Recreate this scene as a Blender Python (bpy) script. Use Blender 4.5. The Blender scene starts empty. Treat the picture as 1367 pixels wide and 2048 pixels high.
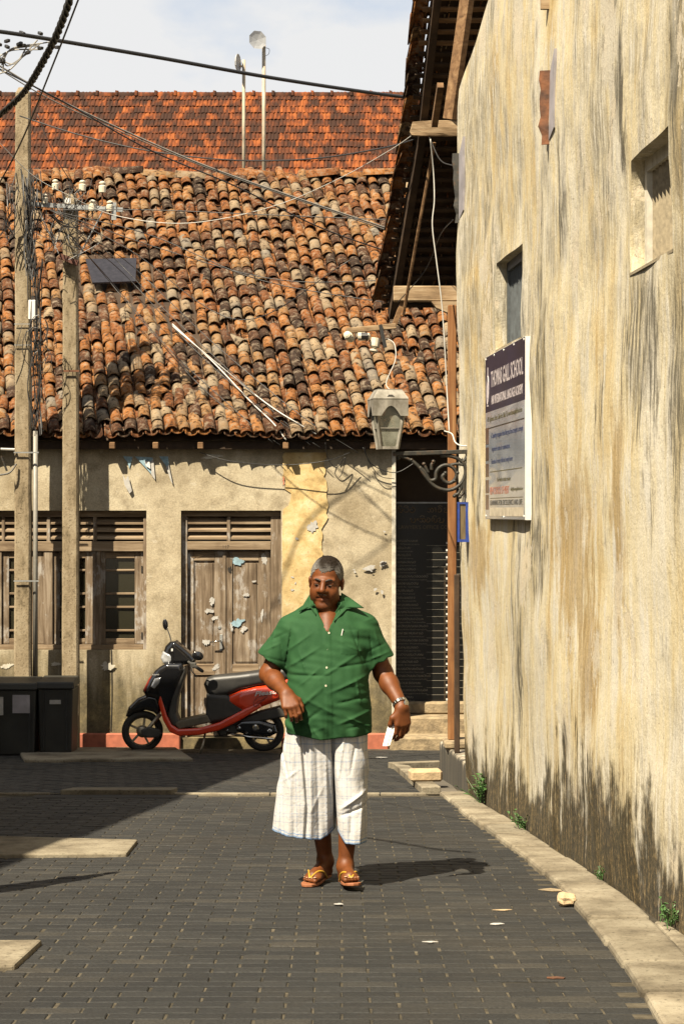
import bpy, math, random
import numpy as np
from mathutils import Vector, Matrix

random.seed(7)
rng = np.random.default_rng(7)
sc = bpy.context.scene
COL = sc.collection

# ------------------------------------------------------------------ camera
EYE, F, CX, CY = 1.35, 4000.0, 683.5, 1024.0
SLOPE = 0.054                                  # the lane falls away from the viewer
cam_d = bpy.data.cameras.new('camera')
cam = bpy.data.objects.new('camera', cam_d); COL.objects.link(cam)
cam.location = (0, 0, EYE); cam.rotation_euler = (math.radians(90), 0, 0)
cam_d.sensor_fit = 'VERTICAL'; cam_d.sensor_height = 36.0; cam_d.sensor_width = 24.0
cam_d.lens = F / 2048.0 * 36.0
cam_d.clip_start = 0.1; cam_d.clip_end = 2000
sc.camera = cam

# ------------------------------------------------------------------ light
SUN = Vector((0.36, 0.485, -0.80)).normalized()          # direction of travel
w = bpy.data.worlds.new('World'); sc.world = w; w.use_nodes = True
wn, wl = w.node_tree.nodes, w.node_tree.links
wn.clear()
wo = wn.new('ShaderNodeOutputWorld'); bg = wn.new('ShaderNodeBackground')
sky = wn.new('ShaderNodeTexSky'); sky.sky_type = 'NISHITA'; sky.sun_disc = False
sky.sun_elevation = math.asin(-SUN.z); sky.sun_rotation = math.atan2(-SUN.x, -SUN.y)
sky.air_density = 1.0; sky.dust_density = 1.5; sky.ozone_density = 1.0
tc = wn.new('ShaderNodeTexCoord'); mp = wn.new('ShaderNodeMapping'); mp.inputs['Scale'].default_value = (1, 1, 1.9)
nz = wn.new('ShaderNodeTexNoise'); nz.inputs['Scale'].default_value = 6.0; nz.inputs['Detail'].default_value = 7; nz.inputs['Roughness'].default_value = 0.52
rp = wn.new('ShaderNodeValToRGB'); rp.color_ramp.elements[0].position = 0.27; rp.color_ramp.elements[1].position = 0.50
mx = wn.new('ShaderNodeMix'); mx.data_type = 'RGBA'
wl.new(tc.outputs['Generated'], mp.inputs['Vector']); wl.new(mp.outputs[0], nz.inputs['Vector'])
wl.new(nz.outputs['Fac'], rp.inputs['Fac']); wl.new(rp.outputs['Color'], mx.inputs[0])
wl.new(sky.outputs[0], mx.inputs[6]); mx.inputs[7].default_value = (5.2, 5.22, 5.25, 1)
wl.new(mx.outputs[2], bg.inputs['Color']); bg.inputs['Strength'].default_value = 0.05
wl.new(bg.outputs[0], wo.inputs['Surface'])

sl = bpy.data.lights.new('sun', 'SUN'); sl.energy = 5.0; sl.angle = math.radians(0.53); sl.color = (1.0, 0.88, 0.68)
so = bpy.data.objects.new('sun', sl); COL.objects.link(so); so.location = (-6, -8, 14)
so.rotation_euler = SUN.to_track_quat('-Z', 'Y').to_euler()

sc.view_settings.view_transform = 'Standard'; sc.view_settings.look = 'None'
sc.view_settings.exposure = 1.7; sc.view_settings.gamma = 1.0
sc.view_settings.use_curve_mapping = False
sc.cycles.max_bounces = 6

# ------------------------------------------------------------------ helpers
def gz(y): return -SLOPE * y                        # height of the lane at depth y
def C(px, py, y):                                   # where a sight line meets depth y
    return Vector(((px - CX) * y / F, y, EYE - (py - CY) * y / F))
def G(px, py):                                      # the same on the ground
    y = F * EYE / (py - CY - F * SLOPE)
    return Vector(((px - CX) * y / F, y, gz(y)))

ORG = {}
def adopt(o, parent, world):
    """place o so that its world matrix is `world`, under parent (parents are only translated)"""
    if parent is not None:
        o.parent = parent
        o.matrix_parent_inverse = Matrix.Translation(-ORG[parent.name])
    o.matrix_basis = world
    ORG[o.name] = world.to_translation()

def tag(o, label=None, cat=None, group=None, kind=None):
    if label: o['label'] = label
    if cat: o['category'] = cat
    if group: o['group'] = group
    if kind: o['kind'] = kind
    return o

def empty(name, loc, label=None, cat=None, group=None, kind=None, parent=None):
    o = bpy.data.objects.new(name, None); COL.objects.link(o); o.empty_display_size = 0.1
    adopt(o, parent, Matrix.Translation(Vector(loc)))
    return tag(o, label, cat, group, kind)

def np_mesh(name, V, Fq, mat, smooth=True, cols=None, tints=None):
    V = np.asarray(V, dtype=np.float32)
    me = bpy.data.meshes.new(name)
    if isinstance(Fq, np.ndarray):
        n = Fq.shape[1]
        me.vertices.add(len(V)); me.vertices.foreach_set('co', V.ravel())
        me.loops.add(Fq.size); me.loops.foreach_set('vertex_index', Fq.astype(np.int32).ravel())
        me.polygons.add(len(Fq)); me.polygons.foreach_set('loop_start', np.arange(0, Fq.size, n, dtype=np.int32))
        me.update(calc_edges=True); me.validate()
    else:
        me.from_pydata(V.tolist(), [], Fq); me.update()
    me.polygons.foreach_set('use_smooth', np.full(len(me.polygons), smooth, dtype=bool))
    if cols is not None:
        a = me.color_attributes.new('tone', 'FLOAT_COLOR', 'POINT')
        a.data.foreach_set('color', np.asarray(cols, dtype=np.float32).ravel())
    if tints is not None:
        a = me.attributes.new('tint', 'FLOAT', 'POINT')
        a.data.foreach_set('value', np.asarray(tints, dtype=np.float32))
    if mat is not None: me.materials.append(mat)
    return me

def np_obj(name, V, Fq, mat, parent=None, smooth=True, cols=None, tints=None, origin=None):
    V = np.asarray(V, dtype=np.float64)
    if origin is None:
        origin = Vector(((V[:, 0].min() + V[:, 0].max()) / 2, (V[:, 1].min() + V[:, 1].max()) / 2, V[:, 2].min()))
    me = np_mesh(name, V - np.array(origin), Fq, mat, smooth, cols, tints)
    o = bpy.data.objects.new(name, me); COL.objects.link(o)
    adopt(o, parent, Matrix.Translation(origin))
    return o

class MB:
    """collects shapes that become one mesh"""
    def __init__(s): s.v, s.f = [], []
    def add(s, vs, fs):
        b = len(s.v); s.v += [tuple(x) for x in vs]; s.f += [tuple(b + i for i in f) for f in fs]; return s
    def box(s, x0, x1, y0, y1, z0, z1, m=None):
        vs = [Vector((x, y, z)) for z in (z0, z1) for y in (y0, y1) for x in (x0, x1)]
        if m is not None: vs = [m @ v for v in vs]
        return s.add(vs, [(0, 2, 3, 1), (4, 5, 7, 6), (0, 1, 5, 4), (2, 6, 7, 3), (0, 4, 6, 2), (1, 3, 7, 5)])
    def rbox(s, x0, x1, y0, y1, z0, z1, r, m=None):
        """box with chamfered edges"""
        vs, idx = [], {}
        for iz, z in enumerate((z0, z1)):
            for iy, y in enumerate((y0, y1)):
                for ix, x in enumerate((x0, x1)):
                    sx, sy, sz = (1 if ix == 0 else -1), (1 if iy == 0 else -1), (1 if iz == 0 else -1)
                    for a, p in enumerate(((x, y + sy*r, z + sz*r), (x + sx*r, y, z + sz*r), (x + sx*r, y + sy*r, z))):
                        idx[ix, iy, iz, a] = len(vs); vs.append(Vector(p))
        fs = []
        for a in (0, 1):
            q = [(a, 0, 0), (a, 1, 0), (a, 1, 1), (a, 0, 1)]
            fs.append([idx[i, j, k, 0] for i, j, k in (q if a else q[::-1])])
            q = [(0, a, 0), (1, a, 0), (1, a, 1), (0, a, 1)]
            fs.append([idx[i, j, k, 1] for i, j, k in (q[::-1] if a else q)])
            q = [(0, 0, a), (1, 0, a), (1, 1, a), (0, 1, a)]
            fs.append([idx[i, j, k, 2] for i, j, k in (q if a else q[::-1])])
        for a in (0, 1):
            for b in (0, 1):
                fs.append([idx[0, a, b, 1], idx[1, a, b, 1], idx[1, a, b, 2], idx[0, a, b, 2]])
                fs.append([idx[a, 0, b, 0], idx[a, 1, b, 0], idx[a, 1, b, 2], idx[a, 0, b, 2]])
                fs.append([idx[a, b, 0, 0], idx[a, b, 1, 0], idx[a, b, 1, 1], idx[a, b, 0, 1]])
                for c in (0, 1): fs.append([idx[a, b, c, 0], idx[a, b, c, 1], idx[a, b, c, 2]])
        if m is not None: vs = [m @ v for v in vs]
        return s.add(vs, fs)
    def bar(s, p, q, w, h=None, up=(0, 0, 1), r=0):
        """beam of section w x h from p to q"""
        h = h or w; p, q = Vector(p), Vector(q); d = (q - p); L = d.length; d.normalize()
        up = Vector(up); sd = d.cross(up)
        if sd.length < 1e-4: up = Vector((0, 1, 0)); sd = d.cross(up)
        sd.normalize(); up = sd.cross(d)
        m = Matrix((( d.x, sd.x, up.x, p.x), (d.y, sd.y, up.y, p.y), (d.z, sd.z, up.z, p.z), (0, 0, 0, 1)))
        return s.rbox(0, L, -w/2, w/2, -h/2, h/2, r, m) if r else s.box(0, L, -w/2, w/2, -h/2, h/2, m)
    def tube(s, pts, rad, n=6, caps=True):
        pts = [Vector(p) for p in pts]; N = len(pts); rads = rad if hasattr(rad, '__len__') else [rad] * N
        t0 = (pts[1] - pts[0]).normalized(); u = t0.orthogonal().normalized(); vs, fs = [], []
        for i, p in enumerate(pts):
            t = (pts[min(i + 1, N - 1)] - pts[max(i - 1, 0)]).normalized()
            u = (u - t * u.dot(t)); u = u.normalized() if u.length > 1e-6 else t.orthogonal().normalized()
            v = t.cross(u)
            for k in range(n):
                a = 2 * math.pi * k / n
                vs.append(p + (u * math.cos(a) + v * math.sin(a)) * rads[i])
        for i in range(N - 1):
            for k in range(n):
                fs.append((i*n + k, i*n + (k+1) % n, (i+1)*n + (k+1) % n, (i+1)*n + k))
        if caps: fs += [tuple(range(n))[::-1], tuple((N-1)*n + k for k in range(n))]
        return s.add(vs, fs)
    def lathe(s, prof, n=16, m=None, closed=False):
        """profile of (radius, height) round the local z axis"""
        vs, fs = [], []
        for r, z in prof:
            for k in range(n):
                a = 2 * math.pi * k / n; vs.append(Vector((r * math.cos(a), r * math.sin(a), z)))
        K = len(prof)
        for i in range(K if closed else K - 1):
            j = (i + 1) % K
            for k in range(n): fs.append((i*n + k, i*n + (k+1) % n, j*n + (k+1) % n, j*n + k))
        if not closed: fs += [tuple(range(n))[::-1], tuple((K-1)*n + k for k in range(n))]
        if m is not None: vs = [m @ v for v in vs]
        return s.add(vs, fs)
    def prism(s, poly, m, t):
        """polygon in local xy, extruded by t along local z, placed by matrix m"""
        n = len(poly)
        vs = [m @ Vector((x, y, 0)) for x, y in poly] + [m @ Vector((x, y, t)) for x, y in poly]
        fs = [tuple(range(n))[::-1], tuple(range(n, 2*n))] + [(i, (i+1) % n, n + (i+1) % n, n + i) for i in range(n)]
        return s.add(vs, fs)
    def build(s, name, mat, parent=None, smooth=False, label=None, cat=None, group=None, kind=None, bevel=0):
        o = np_obj(name, np.array([tuple(x) for x in s.v]), s.f, mat, parent, smooth)
        if bevel:
            b = o.modifiers.new('bevel', 'BEVEL'); b.width = bevel; b.segments = 2; b.limit_method = 'ANGLE'
        return tag(o, label, cat, group, kind)

def spline(pts, n=8):
    """Catmull-Rom through pts"""
    pts = [Vector(p) for p in pts]; P = [pts[0]*2 - pts[1]] + pts + [pts[-1]*2 - pts[-2]]; out = []
    for i in range(1, len(P) - 2):
        for k in range(n):
            t = k / n; a, b, c, d = P[i-1], P[i], P[i+1], P[i+2]
            out.append(0.5 * ((2*b) + (c - a)*t + (2*a - 5*b + 4*c - d)*t*t + (3*b - a - 3*c + d)*t*t*t))
    out.append(P[-2]); return out

def frame(o, x, y):
    """matrix with local x, y axes and origin o"""
    x = Vector(x).normalized(); z = x.cross(Vector(y)).normalized(); y = z.cross(x)
    return Matrix(((x.x, y.x, z.x, o[0]), (x.y, y.y, z.y, o[1]), (x.z, y.z, z.z, o[2]), (0, 0, 0, 1)))

def text(body, m, mat, parent, width=None, height=0.1, name='lettering', shear=0, align='LEFT', bold=0, depth=0.0006):
    """raised lettering; local x reads along, local y is up; fitted to width x cap height"""
    cu = bpy.data.curves.new('t', 'FONT'); cu.body = body; cu.size = 1.0; cu.shear = shear; cu.offset = bold; cu.extrude = 0.5
    cu.resolution_u = 2
    t = bpy.data.objects.new('t', cu); COL.objects.link(t)
    dg = bpy.context.evaluated_depsgraph_get(); me = bpy.data.meshes.new_from_object(t.evaluated_get(dg))
    V = np.empty(len(me.vertices) * 3, dtype=np.float64); me.vertices.foreach_get('co', V); V = V.reshape(-1, 3)
    fs = [tuple(p.vertices) for p in me.polygons]
    bpy.data.objects.remove(t); bpy.data.curves.remove(cu); bpy.data.meshes.remove(me)
    V[:, 0] -= V[:, 0].min(); wd = V[:, 0].max(); s = height / 0.70
    sx = (width / wd) if width else s
    V[:, 0] *= sx; V[:, 1] *= s; V[:, 2] = (V[:, 2] + 0.5) * depth
    if align == 'CENTER': V[:, 0] -= wd * sx / 2
    if align == 'RIGHT': V[:, 0] -= wd * sx
    M3 = np.array(m.to_3x3()); V = V @ M3.T + np.array(m.to_translation())
    return np_obj(name, V, fs, mat, parent, smooth=False)

# ------------------------------------------------------------------ materials
ALB = 0.68                                          # one scale for all base colours, with the exposure
class NT:
    def __init__(s, name):
        s.m = bpy.data.materials.new(name); s.m.use_nodes = True
        s.n, s.l = s.m.node_tree.nodes, s.m.node_tree.links
        s.b = s.n['Principled BSDF']; s._p = None
    def inp(s, sock, v):
        if isinstance(v, bpy.types.NodeSocket): s.l.new(v, sock)
        elif v is not None:
            if hasattr(v, '__len__') and len(v) == 3 and sock.type == 'RGBA': v = (*v, 1)
            sock.default_value = v
    def set(s, **k):
        names = dict(color='Base Color', rough='Roughness', metal='Metallic', normal='Normal', spec='Specular IOR Level', coat='Coat Weight',
                     coat_rough='Coat Roughness', trans='Transmission Weight', sub='Subsurface Weight', sheen='Sheen Weight', alpha='Alpha')
        if 'color' in k: k['color'] = tuple(x * ALB for x in k['color']) if not isinstance(k['color'], bpy.types.NodeSocket) else s.mix(1.0, k['color'], (ALB, ALB, ALB), 'MULTIPLY')
        for a, v in k.items(): s.inp(s.b.inputs[names[a]], v)
        return s
    def pos(s):
        if s._p is None: s._p = s.n.new('ShaderNodeNewGeometry').outputs['Position']
        return s._p
    def obj(s): return s.n.new('ShaderNodeTexCoord').outputs['Object']
    def map(s, v, scale=(1, 1, 1), rot=(0, 0, 0), loc=(0, 0, 0)):
        m = s.n.new('ShaderNodeMapping'); s.l.new(v, m.inputs[0]); m.inputs['Scale'].default_value = scale
        m.inputs['Rotation'].default_value = rot; m.inputs['Location'].default_value = loc; return m.outputs[0]
    def noise(s, v, scale, detail=4, rough=0.55, dist=0.0):
        t = s.n.new('ShaderNodeTexNoise'); s.l.new(v, t.inputs['Vector']); t.inputs['Scale'].default_value = scale
        t.inputs['Detail'].default_value = detail; t.inputs['Roughness'].default_value = rough; t.inputs['Distortion'].default_value = dist
        return t.outputs['Fac']
    def voro(s, v, scale, feat='F1', out='Distance'):
        t = s.n.new('ShaderNodeTexVoronoi'); t.feature = feat; s.l.new(v, t.inputs['Vector']); t.inputs['Scale'].default_value = scale
        return t.outputs[out]
    def ramp(s, f, *stops, interp='LINEAR'):
        r = s.n.new('ShaderNodeValToRGB'); s.l.new(f, r.inputs[0]); e = r.color_ramp.elements; r.color_ramp.interpolation = interp
        while len(e) < len(stops): e.new(0.5)
        for el, (p, c) in zip(e, stops):
            el.position = p; el.color = (*c, 1) if hasattr(c, '__len__') else (c, c, c, 1)
        return r.outputs['Color']
    def mix(s, f, a, b, mode='MIX'):
        m = s.n.new('ShaderNodeMix'); m.data_type = 'RGBA'; m.blend_type = mode; m.clamp_factor = True
        s.inp(m.inputs[0], f); s.inp(m.inputs[6], a); s.inp(m.inputs[7], b); return m.outputs[2]
    def math(s, op, a, b=None, c=None, clamp=False):
        m = s.n.new('ShaderNodeMath'); m.operation = op; m.use_clamp = clamp
        for i, v in enumerate((a, b, c)):
            if v is not None: s.inp(m.inputs[i], v)
        return m.outputs[0]
    def maprange(s, v, a, b, c=0.0, d=1.0, smooth=False):
        m = s.n.new('ShaderNodeMapRange'); m.interpolation_type = 'SMOOTHSTEP' if smooth else 'LINEAR'
        s.inp(m.inputs[0], v)
        for i, q in enumerate((a, b, c, d)): m.inputs[i + 1].default_value = q
        return m.outputs[0]
    def sep(s, v):
        m = s.n.new('ShaderNodeSeparateXYZ'); s.l.new(v, m.inputs[0]); return m.outputs
    def attr(s, name, out='Fac'):
        a = s.n.new('ShaderNodeAttribute'); a.attribute_name = name; return a.outputs[out]
    def rand(s):
        r = s.n.new('ShaderNodeObjectInfo').outputs['Random']
        return s.math('FRACT', s.math('ADD', r, s.attr('tint')))
    def bump(s, h, strength=0.4, dist=0.01, normal=None):
        b = s.n.new('ShaderNodeBump'); b.inputs['Strength'].default_value = strength; b.inputs['Distance'].default_value = dist
        s.l.new(h, b.inputs['Height'])
        if normal is not None: s.l.new(normal, b.inputs['Normal'])
        return b.outputs[0]

def simple(name, color, rough=0.6, metal=0.0, var=0.25, scale=20, bump=0.0, bdist=0.003, stretch=(1, 1, 1), **k):
    t = NT(name); p = t.map(t.pos(), stretch); n = t.noise(p, scale, 5)
    c0 = tuple(x * (1 - var) for x in color); c1 = tuple(min(1, x * (1 + var)) for x in color)
    t.set(color=t.ramp(n, (0.3, c0), (0.7, c1)), rough=rough, metal=metal, **k)
    if bump: t.set(normal=t.bump(t.noise(p, scale * 3, 4), bump, bdist))
    return t.m

MAT = {}
def mats():
    M = MAT
    # pavers: dark concrete blocks, each with its own tone, dusted with sand
    t = NT('paver'); p = t.pos(); r = t.rand()
    base = t.ramp(r, (0.0, (0.0165, 0.0168, 0.0165)), (0.5, (0.0215, 0.0218, 0.021)), (0.85, (0.027, 0.027, 0.0255)), (1.0, (0.040, 0.037, 0.031)))
    dust = t.ramp(t.noise(p, 1.1, 6, 0.62), (0.50, 0.0), (0.78, 0.40))
    c = t.mix(dust, base, (0.062, 0.052, 0.037)); c = t.mix(t.ramp(t.noise(p, 0.55, 5, 0.6), (0.55, 0.0), (0.66, 0.45)), c, (0.013, 0.0125, 0.012)); sp = t.ramp(t.noise(p, 90, 3, 0.7), (0.35, 0.55), (0.62, 1.2))
    c = t.mix(1.0, c, sp, 'MULTIPLY')
    t.set(color=c, rough=t.ramp(t.noise(p, 14, 4), (0.3, 0.62), (0.7, 0.85)), spec=0.25, normal=t.bump(t.noise(p, 120, 4, 0.7), 0.55, 0.004)); M['paver'] = t.m
    t = NT('joint_sand'); p = t.pos()
    c = t.ramp(t.noise(p, 5, 6, 0.65), (0.3, (0.025, 0.023, 0.018)), (0.5, (0.07, 0.06, 0.043)), (0.72, (0.16, 0.137, 0.098)))
    t.set(color=c, rough=0.95, spec=0.1, normal=t.bump(t.noise(p, 150, 3), 0.6, 0.004)); M['sand'] = t.m
    t = NT('earth'); p = t.pos(); t.set(color=t.ramp(t.noise(p, 1.5, 6), (0.3, (0.06, 0.052, 0.04)), (0.7, (0.14, 0.115, 0.08))), rough=0.95); M['earth'] = t.m
    # cast concrete
    t = NT('kerb_concrete'); p = t.pos(); r = t.rand()
    c = t.ramp(t.noise(p, 3.2, 7, 0.65), (0.3, (0.085, 0.07, 0.048)), (0.46, (0.19, 0.16, 0.112)), (0.6, (0.27, 0.235, 0.17)), (0.78, (0.33, 0.295, 0.22)))
    c = t.mix(1.0, c, t.ramp(r, (0, 0.8), (1, 1.12)), 'MULTIPLY')
    c = t.mix(t.ramp(t.noise(p, 45, 3, 0.6), (0.56, 0.0), (0.70, 0.7)), c, (0.06, 0.05, 0.034))
    t.set(color=c, rough=0.92, spec=0.2, normal=t.bump(t.noise(p, 60, 5, 0.65), 0.5, 0.006)); M['kerb'] = t.m
    # gable wall: peeling limewash with streaks and mould
    t = NT('weathered_limewash'); p = t.pos(); z = t.sep(p)[2]; y = t.sep(p)[1]
    n1 = t.noise(t.map(p, (1.5, 1.6, 0.42)), 1.0, 8, 0.66); n2 = t.noise(t.map(p, (7, 7, 1.25), loc=(2, 5, 1)), 1.0, 7, 0.68); n3 = t.noise(t.map(p, (26, 26, 3.6)), 1.0, 6, 0.68)
    iso = t.noise(p, 3.1, 8, 0.66); fine = t.noise(p, 34, 5, 0.7); big = t.noise(t.map(p, (0.55, 0.6, 0.5), loc=(0, 1.3, 4)), 1.0, 4, 0.55)
    f = t.math('ADD', t.math('MULTIPLY', n1, 0.62), t.math('ADD', t.math('MULTIPLY', n2, 0.26), t.math('MULTIPLY', n3, 0.12)))
    c = t.ramp(f, (0.29, (0.24, 0.15, 0.05)), (0.36, (0.40, 0.285, 0.125)), (0.43, (0.53, 0.425, 0.24)), (0.485, (0.60, 0.52, 0.345)), (0.55, (0.63, 0.575, 0.45)), (0.66, (0.65, 0.625, 0.565)))
    c = t.mix(t.math('MULTIPLY', t.ramp(n2, (0.50, 0.0), (0.60, 0.8)), t.ramp(iso, (0.42, 0.15), (0.58, 1.0))), c, (0.66, 0.635, 0.575))
    c = t.mix(t.math('MULTIPLY', t.ramp(n3, (0.28, 0.55), (0.42, 0.0)), t.ramp(big, (0.42, 0.05), (0.62, 0.8))), c, (0.26, 0.19, 0.10))
    up = t.maprange(z, 1.2, 3.0, 0.45, 1.0, True)
    gr = t.math('MULTIPLY', t.ramp(t.math('ADD', t.math('MULTIPLY', n2, 0.25), t.math('ADD', t.math('MULTIPLY', big, 0.40), t.math('MULTIPLY', iso, 0.35))), (0.46, 0.0), (0.565, 0.85)), up)
    c = t.mix(gr, c, t.ramp(n3, (0.35, (0.13, 0.115, 0.082)), (0.52, (0.34, 0.305, 0.225)), (0.66, (0.58, 0.55, 0.48))))
    bl = t.ramp(t.noise(t.map(p, (2.1, 2.1, 0.7), loc=(3.1, 1.7, 0.4)), 1.0, 6, 0.62), (0.585, 0.0), (0.66, 1.0))
    c = t.mix(t.math('MULTIPLY', bl, t.ramp(n3, (0.42, 0.0), (0.56, 0.9))), c, (0.052, 0.045, 0.031))
    def blob(cy, cz, ry, rz, soft=0.5):
        a = t.math('POWER', t.math('DIVIDE', t.math('SUBTRACT', y, cy), ry), 2.0); b_ = t.math('POWER', t.math('DIVIDE', t.math('SUBTRACT', z, cz), rz), 2.0)
        d = t.math('ADD', t.math('SQRT', t.math('ADD', a, b_)), t.math('MULTIPLY', t.math('SUBTRACT', t.math('ADD', t.math('MULTIPLY', n2, 0.6), t.math('MULTIPLY', iso, 0.4)), 0.5), 3.2))
        return t.maprange(d, 1.0, 1.0 - soft, 0, 1, True)
    for q in ((11.2, 1.15, 0.75, 0.62), (9.85, 1.25, 0.20, 0.75), (10.6, 0.55, 0.35, 0.5), (14.7, 1.0, 0.5, 0.35)):
        c = t.mix(t.math('MULTIPLY', blob(*q), 0.62), c, t.ramp(n3, (0.35, (0.20, 0.125, 0.045)), (0.6, (0.36, 0.245, 0.10))))
    for q in ((9.35, 2.15, 0.5, 0.5), (8.5, 3.3, 0.35, 0.8), (12.2, 1.05, 0.28, 0.32), (12.0, 2.2, 0.22, 0.45), (8.6, 1.9, 0.3, 0.7)):
        c = t.mix(t.math('MULTIPLY', blob(*q), t.ramp(n3, (0.38, 0.0), (0.58, 0.85))), c, (0.060, 0.052, 0.036))
    fl = t.math('MULTIPLY', t.ramp(t.noise(t.map(p, (1, 1, 0.6), loc=(7, 2, 5)), 1.7, 9, 0.72), (0.575, 0.0), (0.59, 1.0)), 0.8)
    c = t.mix(fl, c, t.ramp(iso, (0.4, (0.50, 0.46, 0.38)), (0.6, (0.58, 0.50, 0.37))))
    h = t.math('ADD', z, t.math('MULTIPLY', y, SLOPE))
    rag = t.math('ADD', t.math('MULTIPLY', n2, 0.36), t.math('ADD', t.math('MULTIPLY', n3, 0.16), t.math('MULTIPLY', iso, 0.48)))
    hh = t.math('ADD', t.math('ADD', h, t.math('MULTIPLY', t.math('SUBTRACT', big, 0.47), 1.9)), t.math('MULTIPLY', t.math('SUBTRACT', rag, 0.5), 2.8))
    mo = t.maprange(hh, 0.64, 0.30, 0, 0.93, True)
    mc = t.ramp(t.math('ADD', t.math('MULTIPLY', n3, 0.5), t.math('MULTIPLY', fine, 0.5)), (0.40, (0.010, 0.009, 0.006)), (0.50, (0.034, 0.028, 0.017)), (0.57, (0.115, 0.08, 0.036)), (0.66, (0.33, 0.25, 0.13)))
    c = t.mix(mo, c, mc)
    c = t.mix(t.ramp(fine, (0.30, 0.7), (0.38, 0.0)), c, (0.11, 0.078, 0.04))
    c = t.mix(1.0, c, t.ramp(t.noise(p, 130, 3, 0.6), (0.35, 0.86), (0.65, 1.08)), 'MULTIPLY')
    bh = t.math('ADD', t.math('SUBTRACT', t.math('MULTIPLY', n3, 0.35), t.math('MULTIPLY', fl, 0.12)), t.math('ADD', t.math('MULTIPLY', iso, 0.9), t.math('MULTIPLY', fine, 0.32)))
    t.set(color=c, rough=0.95, spec=0.1, normal=t.bump(bh, 0.7, 0.018)); M['gable'] = t.m
    # street front render
    t = NT('stained_render'); p = t.pos(); z = t.sep(p)[2]; x = t.sep(p)[0]
    a = t.noise(p, 1.6, 7, 0.62); b = t.noise(p, 5.5, 6, 0.65); st = t.noise(t.map(p, (6, 6, 0.8)), 1.0, 5, 0.6)
    c = t.ramp(a, (0.3, (0.29, 0.235, 0.15)), (0.48, (0.44, 0.375, 0.26)), (0.62, (0.52, 0.455, 0.325)), (0.75, (0.55, 0.50, 0.39)))
    c = t.mix(t.ramp(b, (0.50, 0), (0.68, 0.6)), c, (0.22, 0.175, 0.11))
    c = t.mix(t.ramp(t.noise(p, 9, 4, 0.7), (0.63, 0), (0.68, 0.7)), c, (0.53, 0.47, 0.36))
    low = t.maprange(t.math('ADD', z, t.math('MULTIPLY', t.math('SUBTRACT', st, 0.5), 2.0)), 0.1, -0.65, 0, 0.92, True)
    c = t.mix(low, c, t.ramp(b, (0.35, (0.05, 0.042, 0.024)), (0.55, (0.14, 0.112, 0.058)), (0.7, (0.30, 0.235, 0.115))))
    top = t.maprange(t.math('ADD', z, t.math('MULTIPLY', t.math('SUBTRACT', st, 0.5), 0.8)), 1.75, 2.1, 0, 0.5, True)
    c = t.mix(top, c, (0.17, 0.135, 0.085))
    sp = t.ramp(t.noise(p, 70, 3, 0.6), (0.35, 0.82), (0.65, 1.1)); c = t.mix(1.0, c, sp, 'MULTIPLY')
    t.set(color=c, rough=0.93, spec=0.15, normal=t.bump(t.math('ADD', b, t.math('MULTIPLY', t.noise(p, 70, 4), 0.3)), 0.55, 0.012)); M['render'] = t.m
    t = NT('flaking_yellow_plaster'); p = t.pos(); b = t.noise(p, 7, 7, 0.68)
    c = t.ramp(b, (0.3, (0.36, 0.25, 0.11)), (0.47, (0.56, 0.41, 0.19)), (0.6, (0.64, 0.50, 0.27)), (0.72, (0.70, 0.60, 0.42)))
    c = t.mix(t.ramp(t.noise(p, 30, 4, 0.7), (0.58, 0), (0.68, 0.6)), c, (0.3, 0.2, 0.1))
    c = t.mix(t.maprange(t.sep(p)[2], 1.1, -0.4, 0, 0.55, True), c, (0.33, 0.265, 0.165))
    t.set(color=c, rough=0.94, spec=0.1, normal=t.bump(b, 0.8, 0.012)); M['yellow'] = t.m
    M['white_edge'] = simple('old_white_paint', (0.50, 0.465, 0.38), 0.85, var=0.25, scale=18, bump=0.3)
    M['plinth_red'] = simple('red_plinth_paint', (0.36, 0.105, 0.055), 0.85, var=0.35, scale=9, bump=0.4)
    # half round clay tiles
    t = NT('old_clay_tile'); p = t.pos(); r = t.rand()
    rr = t.math('ADD', r, t.math('MULTIPLY', t.math('SUBTRACT', t.noise(p, 0.9, 4, 0.6), 0.56), 0.75), clamp=True)
    c = t.ramp(rr, (0.0, (0.030, 0.015, 0.008)), (0.15, (0.075, 0.027, 0.009)), (0.30, (0.175, 0.056, 0.011)), (0.50, (0.26, 0.10, 0.022)), (0.64, (0.23, 0.125, 0.048)), (0.77, (0.20, 0.145, 0.09)), (0.87, (0.285, 0.205, 0.12)), (1.0, (0.165, 0.14, 0.11)))
    n = t.noise(p, 17, 6, 0.68)
    c = t.mix(t.ramp(n, (0.5, 0), (0.64, 0.8)), c, t.ramp(t.noise(p, 6, 2), (0.4, (0.25, 0.205, 0.145)), (0.6, (0.15, 0.115, 0.08))))
    c = t.mix(t.ramp(n, (0.38, 0.92), (0.49, 0)), c, (0.022, 0.014, 0.009))
    c = t.mix(t.ramp(t.noise(p, 60, 3, 0.6), (0.62, 0), (0.72, 0.5)), c, (0.30, 0.265, 0.20))
    t.set(color=c, rough=0.9, spec=0.2, normal=t.bump(t.noise(p, 48, 5, 0.65), 0.6, 0.006)); M['tile'] = t.m
    t = NT('machine_tile'); p = t.pos(); r = t.rand()
    d = t.math('ADD', t.math('MULTIPLY', t.noise(t.map(p, (1, 1, 1)), 0.9, 4, 0.6), 0.30), t.math('ADD', t.math('MULTIPLY', r, 0.30), 0.24))
    d = t.math('ADD', d, t.math('MULTIPLY', t.math('SUBTRACT', t.noise(t.map(p, (9.5, 3.2, 3.2)), 1.0, 2, 0.5), 0.5), 0.9))
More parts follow.
